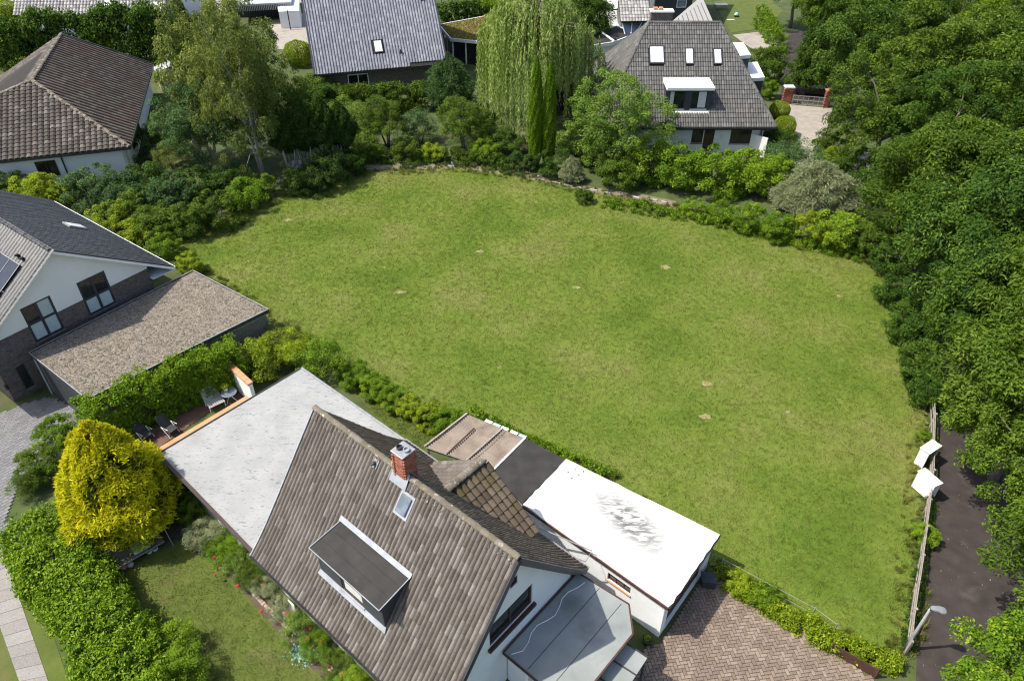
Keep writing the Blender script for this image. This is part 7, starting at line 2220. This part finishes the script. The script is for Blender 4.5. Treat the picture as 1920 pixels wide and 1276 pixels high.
def terrace():
    sheet('terrace', [(395, 770), (300, 838), (262, 810), (250, 790), (420, 700), (470, 720), (470, 742)], 0.03, 'terrace_brown')
    # low white wall with terracotta coping
    p, q = P(440, 722, 0), P(482, 762, 0)
    o = thing('terrace_wall', 'short white wall with terracotta coping at the terrace end', 'wall', (p + q) / 2)
    MB().bar(p + Vector((0, 0, 0.85)), q + Vector((0, 0, 0.85)), 0.22, 1.7).build('wall', 'white_render', o)
    d = (q - p) / 6
    for i in range(6):
        MB().bar(p + d * (i + 0.02) + Vector((0, 0, 1.76)), p + d * (i + 0.98) + Vector((0, 0, 1.76)), 0.34, 0.12).build('coping_tile', 'terracotta', o)
    # reclining chairs
    for lab, px, az in (('black reclining garden chair on the brown terrace', (322, 812), rad(-30)), ('second black garden chair half hidden by the golden conifer', (276, 822), rad(-30))):
        c = P(*px)
        ch = thing('garden_chair', lab, 'chair', c, 'garden chairs on the terrace')
        u = Vector((math.cos(az), math.sin(az), 0)); n = Vector((-u.y, u.x, 0))
        MB().slab([c + n * -0.28 + u * 0.35 + Vector((0, 0, 0.42)), c + n * 0.28 + u * 0.35 + Vector((0, 0, 0.42)), c + n * 0.28 - u * 0.2 + Vector((0, 0, 0.40)), c - n * 0.28 - u * 0.2 + Vector((0, 0, 0.40))], 0.03).build('seat', 'canvas_dark', ch)
        MB().slab([c + n * -0.28 - u * 0.2 + Vector((0, 0, 0.41)), c + n * 0.28 - u * 0.2 + Vector((0, 0, 0.41)), c + n * 0.28 - u * 0.6 + Vector((0, 0, 1.1)), c - n * 0.28 - u * 0.6 + Vector((0, 0, 1.1))], 0.03).build('backrest', 'canvas_dark', ch)
        for w in (-0.31, 0.31):
            MB().tube([c + n * w + u * 0.3 + Vector((0, 0, 0)), c + n * w - u * 0.25 + Vector((0, 0, 0.62)), c + n * w + u * 0.3 + Vector((0, 0, 0.64))], 0.02, 6).build('armrest', 'white_paint', ch)
            MB().tube([c + n * w - u * 0.35 + Vector((0, 0, 0)), c + n * w + u * 0.1 + Vector((0, 0, 0.5))], 0.018, 6).build('leg', 'steel', ch)
    c = P(402, 760)
    lo = thing('sun_lounger', 'grey sun lounger with raised back beside the hedge', 'lounger', c)
    u = Vector((math.cos(rad(40)), math.sin(rad(40)), 0)); n = Vector((-u.y, u.x, 0))
    for i in range(8):
        MB().box(c + Vector((0, 0, 0.36)), u, n, (0, 0, 1), (-0.4 + i * 0.12, -0.4 + i * 0.12 + 0.10), (-0.5, 0.28), (0, 0.03)).build('slat', 'canvas_grey', lo)
    MB().slab([c + u * -0.4 + n * 0.28 + Vector((0, 0, 0.39)), c + u * 0.55 + n * 0.28 + Vector((0, 0, 0.39)), c + u * 0.55 + n * 0.75 + Vector((0, 0, 0.95)), c + u * -0.4 + n * 0.75 + Vector((0, 0, 0.95))], 0.04).build('backrest', 'canvas_grey', lo)
    for a in (-0.38, 0.5):
        for b in (-0.45, 0.25):
            MB().bar(c + u * a + n * b, c + u * a + n * b + Vector((0, 0, 0.36)), 0.04).build('leg', 'white_paint', lo)
    c = P(434, 752)
    tb = thing('garden_table', 'small glass topped white table with green plant near the white wall', 'table', c)
    MB().lathe(c, [(0.42, 0.68), (0.45, 0.70), (0.45, 0.715), (0.42, 0.72)], 18).build('table_top', 'glass_blue', tb)
    for k in range(3):
        a = k * 2.1
        MB().tube([c + Vector((0.36 * math.cos(a), 0.36 * math.sin(a), 0)), c + Vector((0.1 * math.cos(a), 0.1 * math.sin(a), 0.4)), c + Vector((0.34 * math.cos(a), 0.34 * math.sin(a), 0.68))], 0.022, 6).build('leg', 'white_paint', tb)
    p = P(424, 735, 0.9)
    pl = thing('potted_plant', 'round green plant in white pot on the small table', 'plant', (c.x - 0.2, c.y + 0.15, 0.725))
    MB().lathe((c.x - 0.2, c.y + 0.15, 0.725), [(0.10, 0), (0.14, 0.18), (0.15, 0.2), (0.11, 0.2)], 12).build('pot', 'white_paint', pl)
    v, q, rn = spray_crown(5, [(0.05, 0.15), (0.24, 0.3), (0.2, 0.45), (0.02, 0.5)], 700, 0.07, 0.5)
    v = v + np.array([[c.x - 0.2, c.y + 0.15, 0.725]])
    link('leaves', mesh_np('leaves', v, q, None, rn), 'leaf_lime', pl)
    b = P(456, 704)
    bb = thing('rain_barrel', 'round black barrel beside the gravel garage end wall', 'barrel', b)
    MB().lathe(b, [(0.28, 0), (0.34, 0.3), (0.35, 0.6), (0.31, 0.92), (0.33, 0.93)], 18).build('body', 'black_plastic', bb, smooth=True)
    MB().lathe(b, [(0.35, 0.935), (0.36, 0.97), (0.2, 1.03), (0.05, 1.05)], 18).build('lid', 'black_plastic', bb, smooth=True)
terrace()

def swing():
    p, q = P(196, 1082), P(318, 1012)
    c = (p + q) / 2
    d = (q - p).normalized(); n = Vector((d.y, -d.x, 0))
    o = thing('garden_swing_seat', 'long metal framed garden swing seat under the golden conifer', 'swing seat', c)
    L = (q - p).length
    for off, h in ((0.0, 1.25), (L, 1.25)):
        b = p + d * off
        MB().tube([b + n * 0.45, b + Vector((0, 0, h)) - n * 0.15, b - n * 0.75], 0.03, 7).build('frame', 'steel', o)
    MB().tube([p + Vector((0, 0, 1.25)) - n * 0.15, q + Vector((0, 0, 1.25)) - n * 0.15], 0.028, 7).build('top_rail', 'steel', o)
    mottled('tan_cloth', (0.10, 0.09, 0.07), (0.16, 0.14, 0.115), 3, 0.9)
    z0 = Vector((0, 0, 0.45)); a = p + d * 0.25; b = q - d * 0.25
    MB().slab([a + z0 + n * 0.3, b + z0 + n * 0.3, b + z0 - n * 0.15, a + z0 - n * 0.15], 0.08).build('seat', 'tan_cloth', o)
    MB().slab([a + z0 - n * 0.15, b + z0 - n * 0.15, b + Vector((0, 0, 1.05)) - n * 0.38, a + Vector((0, 0, 1.05)) - n * 0.38], 0.08).build('backrest', 'tan_cloth', o)
    m = a.lerp(b, 0.48)
    MB().slab([m + z0 + Vector((0, 0, 0.05)) + n * 0.2, m + d * 0.75 + z0 + Vector((0, 0, 0.05)) + n * 0.2, m + d * 0.75 + Vector((0, 0, 0.85)) - n * 0.22, m + Vector((0, 0, 0.85)) - n * 0.22], 0.06).build('cushion', 'teal_cloth', o)
    MB().tube([a + z0 + n * 0.32, b + z0 + n * 0.32], 0.02, 6).build('front_rail', 'steel', o)
    for i, (x, y, mt, lab) in enumerate(((233, 1066, 'pot_clay', 'pink clay ball on the soil in front of the swing seat'), (246, 1061, 'grey_stone', 'pale round stone right of the pink clay ball'), (281, 1036, 'white_paint', 'white cup-shaped pot in front of the swing seat'), (292, 1031, 'white_board', 'grey-white ring pot at the right of the swing seat'))):
        g = P(x, y)
        if i < 2:
            MBo = MB().lathe(g, [(0.05, 0), (0.15, 0.08), (0.17, 0.17), (0.12, 0.27), (0.02, 0.31)], 14)
        else:
            MBo = MB().lathe(g, [(0.09, 0), (0.14, 0.12), (0.15, 0.2), (0.11, 0.2), (0.09, 0.08)], 14)
        tag(MBo.build('garden_pot', mt, smooth=True), lab, 'pot', 'pots before the swing seat')
    g = P(218, 1075)
    s = thing('storage_crate', 'small dark grey plastic crate at the left end of the swing seat', 'crate', g)
    MB().box(g, d, n, (0, 0, 1), (-0.25, 0.25), (-0.18, 0.18), (0, 0.38)).build('body', 'black_plastic', s, bevel=0.03)
    MB().box(g, d, n, (0, 0, 1), (-0.27, 0.27), (-0.2, 0.2), (0.382, 0.43)).build('lid', 'lead', s, bevel=0.015)
    # soil of the bed under the conifer
    sheet('planting_bed', [(150, 1000), (330, 930), (345, 1000), (300, 1030), (225, 1085), (180, 1060)], 0.016, 'soil')
swing()

def rose_bed():
    sheet('flower_bed', [(345, 940), (420, 985), (470, 1060), (560, 1160), (700, 1310), (660, 1320), (560, 1230), (500, 1160), (430, 1080), (350, 1000)], 0.026, 'soil')
    # rose heads: every bloom in view is a flower of its own
    spots = [(374, 945), (366, 960), (363, 1008), (366, 1018), (377, 1013), (388, 1020), (402, 1045), (443, 1038), (452, 1030), (460, 1033), (448, 1054), (458, 1056), (403, 1077), (412, 1066), (484, 1082), (478, 1088), (494, 1096), (490, 1145), (445, 1098), (536, 1140), (540, 1150), (566, 1160), (573, 1170), (580, 1178), (576, 1196), (585, 1214), (600, 1203), (618, 1250), (640, 1262), (655, 1280)]
    def nth(i):
        more = 'seventeenth eighteenth nineteenth twentieth'.split()
        if i < 16: return ORD[i]
        if i < 20: return more[i - 16]
        return ('twenty-' + ORD[i - 20]) if i < 29 else 'thirtieth'
    for i, (x, y) in enumerate(spots):
        h = R.uniform(0.45, 0.8)
        p = P(x, y, h)
        pink = i in (4, 5, 13)
        o = thing('rose', ('pink' if pink else 'red') + ' rose bloom, %s along the bed from the golden conifer' % nth(i), 'flower', (p.x, p.y, 0), 'pink roses' if pink else 'red roses')
        s = R.uniform(0.8, 1.25)
        MB().tube([(p.x, p.y, 0), (p.x + 0.02, p.y, h)], 0.008, 5).build('stem', 'leaf_mid', o)
        m = MB()
        for k in range(3):
            m.lathe((p.x, p.y, h - 0.02), [(0.02 * s, 0), ((0.055 + 0.018 * k) * s, (0.05 - 0.012 * k) * s), ((0.05 + 0.02 * k) * s, (0.085 - 0.02 * k) * s)], 8)
        m.build('bloom', 'rose_pink' if i in (4, 5, 13) else 'rose_red', o)
    # stone edging
    edge = [(448, 1082), (470, 1106), (492, 1130), (512, 1150), (536, 1174), (560, 1198), (590, 1226), (618, 1252), (640, 1276)]
    e = thing('stone_edging', 'pinkish stone edging between lawn and rose bed', 'edging', P(540, 1180))
    for (x0, y0), (x1, y1) in zip(edge[:-1], edge[1:]):
        for t in (0.0, 0.25, 0.5, 0.75):
            p = P(x0 + (x1 - x0) * t, y0 + (y1 - y0) * t); q = P(x0 + (x1 - x0) * (t + 0.23), y0 + (y1 - y0) * (t + 0.23))
            MB().bar(p + Vector((0, 0, 0.05)), q + Vector((0, 0, 0.05)), R.uniform(0.12, 0.2), 0.12).build('stone', 'stone_bed', e, bevel=0.03)
    c = P(545, 1158)
    ch = thing('white_garden_chair', 'white garden chair between the rose bed and the tiled eave', 'chair', c)
    MB().box(c, FA.u, FA.n, (0, 0, 1), (-0.22, 0.22), (-0.22, 0.22), (0.42, 0.46)).build('seat', 'white_paint', ch)
    MB().box(c, FA.u, FA.n, (0, 0, 1), (-0.22, 0.22), (-0.24, -0.20), (0.46, 0.95)).build('backrest', 'white_paint', ch)
    for a in (-0.19, 0.19):
        for b in (-0.19, 0.19):
            MB().bar(c + FA.u * a + FA.n * b, c + FA.u * a + FA.n * b + Vector((0, 0, 0.42)), 0.04).build('leg', 'white_paint', ch)
    r = np.random.default_rng(3)
    cc = P(575, 1222)
    n = 900
    pos = np.c_[r.normal(cc.x, 0.28, n), r.normal(cc.y, 0.28, n), r.uniform(0.1, 0.3, n)]
    nr = unit(np.c_[0.5 * r.normal(size=n), 0.5 * r.normal(size=n), np.ones(n)]); ln = r.uniform(0.05, 0.1, n)
    v, q, rn = leaf_quads(pos, nr, unit(r.normal(size=(n, 3))), ln, ln * 0.6, r.random(n))
    leafy('leaf_turquoise', [(0, (0.10, 0.28, 0.24)), (0.6, (0.25, 0.50, 0.44)), (1, (0.5, 0.6, 0.5))], 0.1)
    s = thing('succulent_cushion', 'turquoise succulent cushion in the rose bed', 'plant', cc)
    link('leaves', mesh_np('leaves', v, q, None, rn), 'leaf_turquoise', s)
rose_bed()

def extras():
    # planter beside the garage, dark doormat corner
    p = P(1212, 1204)
    o = thing('planter', 'round dark planter at the white garage wall', 'planter', p)
    MB().lathe(p, [(0.17, 0), (0.24, 0.32), (0.26, 0.36), (0.2, 0.36), (0.18, 0.3)], 16).build('pot', 'black_plastic', o, smooth=True)
    v, q, rn = spray_crown(8, [(0.05, 0.3), (0.16, 0.38), (0.1, 0.46), (0.02, 0.5)], 300, 0.06, 0.5)
    link('leaves', mesh_np('leaves', v + np.array([[p.x, p.y, 0]]), q, None, rn), 'leaf_lime', o)
    p = P(1325, 1095)
    o = thing('grit_bin', 'dark grey bin at the far front corner of the white garage', 'bin', p)
    MB().prism([(p.x - 0.3, p.y - 0.2), (p.x + 0.3, p.y - 0.3), (p.x + 0.35, p.y + 0.2), (p.x - 0.25, p.y + 0.3)], 0, 0.5).build('body', 'dark_metal', o, bevel=0.03)
    MB().prism([(p.x - 0.33, p.y - 0.23), (p.x + 0.33, p.y - 0.33), (p.x + 0.38, p.y + 0.23), (p.x - 0.28, p.y + 0.33)], 0.502, 0.56).build('lid', 'anthracite', o)
    # water tank beside the porch
    p = P(1108, 1075)
    o = thing('water_tank', 'grey water tank between porch and garage', 'tank', (p.x, p.y, 0))
    MB().box(p, FA.u, FA.n, (0, 0, 1), (-0.45, 0.45), (-0.35, 0.35), (0, 2.5)).build('body', 'lead', o, bevel=0.05)
    MB().box(p, FA.u, FA.n, (0, 0, 1), (-0.42, 0.42), (-0.32, 0.32), (2.502, 2.56)).build('lid', 'steel', o, bevel=0.02)
    # low wire fence along the drive edge
    pts = [P(x, y) for x, y in ((1350, 1068), (1430, 1112), (1520, 1160), (1560, 1190))]
    o = thing('wire_fence', 'thin wire fence in the weeds between drive and meadow', 'fence', pts[1])
    for q in pts:
        MB().bar(q, q + Vector((0, 0, 0.9)), 0.04).build('post', 'steel', o)
    for a, b in zip(pts[:-1], pts[1:]):
        for z in (0.45, 0.85):
            MB().tube([a + Vector((0, 0, z)), b + Vector((0, 0, z))], 0.008, 4).build('wire', 'steel', o)
    p0, p1 = P(1556, 1222), P(1640, 1270)
    o = thing('dark_panel_fence', 'short dark woven fence panel at the lower drive edge', 'fence', p0)
    for q in (p0, p1):
        MB().bar(q, q + Vector((0, 0, 0.75)), 0.08).build('post', 'dark_timber', o)
    for z in (0.12, 0.27, 0.42, 0.57):
        MB().bar(p0 + Vector((0, 0, z)), p1 + Vector((0, 0, z)), 0.03, 0.12).build('board', 'dark_timber', o)
    # far garden: table set, toy, board
    p = P(1350, 18)
    o = thing('garden_table_set', 'cluttered garden table beside the far lawn', 'table', p)
    MB().box(p, (1, 0, 0), (0, 1, 0), (0, 0, 1), (-0.9, 0.9), (-0.5, 0.5), (0.70, 0.75)).build('table_top', 'white_board', o)
    for a in (-0.8, 0.8):
        for b in (-0.4, 0.4):
            MB().bar(p + Vector((a, b, 0)), p + Vector((a, b, 0.7)), 0.06).build('leg', 'old_timber', o)
    p = P(1380, 32)
    o = thing('ride_on_toy', 'small green ride-on toy on the far lawn', 'toy', p)
    MB().lathe(p, [(0.2, 0.15), (0.32, 0.3), (0.25, 0.5), (0.08, 0.6)], 12).build('body', 'teal_cloth', o)
    for a in (-0.25, 0.25):
        MB().tube([p + Vector((a - 0.05, -0.25, 0.14)), p + Vector((a + 0.05, -0.25, 0.14))], 0.14, 10).build('wheel', 'black_plastic', o)
    p = P(1370, 38)
    tag(MB().box(p, (1, 0, 0), (0, 1, 0), (0, 0, 1), (-0.5, 0.5), (-0.12, 0.12), (0.03, 0.10)).build('white_board_plank', 'white_paint', bevel=0.01), 'white plank lying on the far lawn', 'plank')
    p = P(300, 158)
    o = thing('parasol_stand', 'folded white parasol lying beside the garden shed', 'parasol', p)
    MB().tube([p + Vector((-0.2, 0.8, 0.2)), p + Vector((0.3, -0.8, 0.2))], [0.06, 0.2], 8).build('canopy', 'white_board', o)
    MB().tube([p + Vector((0.3, -0.8, 0.2)), p + Vector((0.45, -1.3, 0.2))], 0.03, 6).build('pole', 'leaf_yellow', o)
    # stone bench under the old thujas
    p = P(557, 322)
    o = thing('stone_bench', 'round grey stone table below the old thujas', 'bench', p)
    MB().lathe(p, [(0.75, 0.62), (0.8, 0.66), (0.8, 0.74), (0.75, 0.78)], 18).build('top', 'grey_stone', o)
    MB().lathe(p, [(0.3, 0), (0.25, 0.3), (0.28, 0.62)], 12).build('foot', 'grey_stone', o)
    # terrace in front of the flat roofed annexe
    sheet('brick_terrace', [(1080, 100), (1165, 90), (1150, 135), (1080, 130)], 0.03, 'red_brown')
    # wooden ladder frame beside the pavilion
    p = P(841, 96)
    o = thing('wooden_easel', 'pale wooden trestle beside the pavilion', 'trestle', p)
    for a in (-0.35, 0.35):
        MB().bar(p + Vector((a, 0, 0)), p + Vector((a * 0.3, 0.2, 2.0)), 0.14).build('leg', 'stone_bed', o)
    MB().bar(p + Vector((-0.25, 0.05, 0.7)), p + Vector((0.25, 0.05, 0.7)), 0.12).build('rung', 'stone_bed', o)
    # two little gravestones-like stakes on the path
    for x, y, lab in ((848, 316, 'short grey stake at the footpath, left one'), (1009, 341, 'short grey stake at the footpath, right one')):
        p = P(x, y)
        s = thing('path_stake', lab, 'stake', p, 'stakes at the footpath')
        MB().bar(p, p + Vector((0, 0, 0.55)), 0.10).build('post', 'grey_stone', s)
        MB().box(p, (1, 0, 0), (0, 1, 0), (0, 0, 1), (-0.07, 0.07), (-0.07, 0.07), (0.552, 0.6)).build('cap', 'lead', s)
extras()
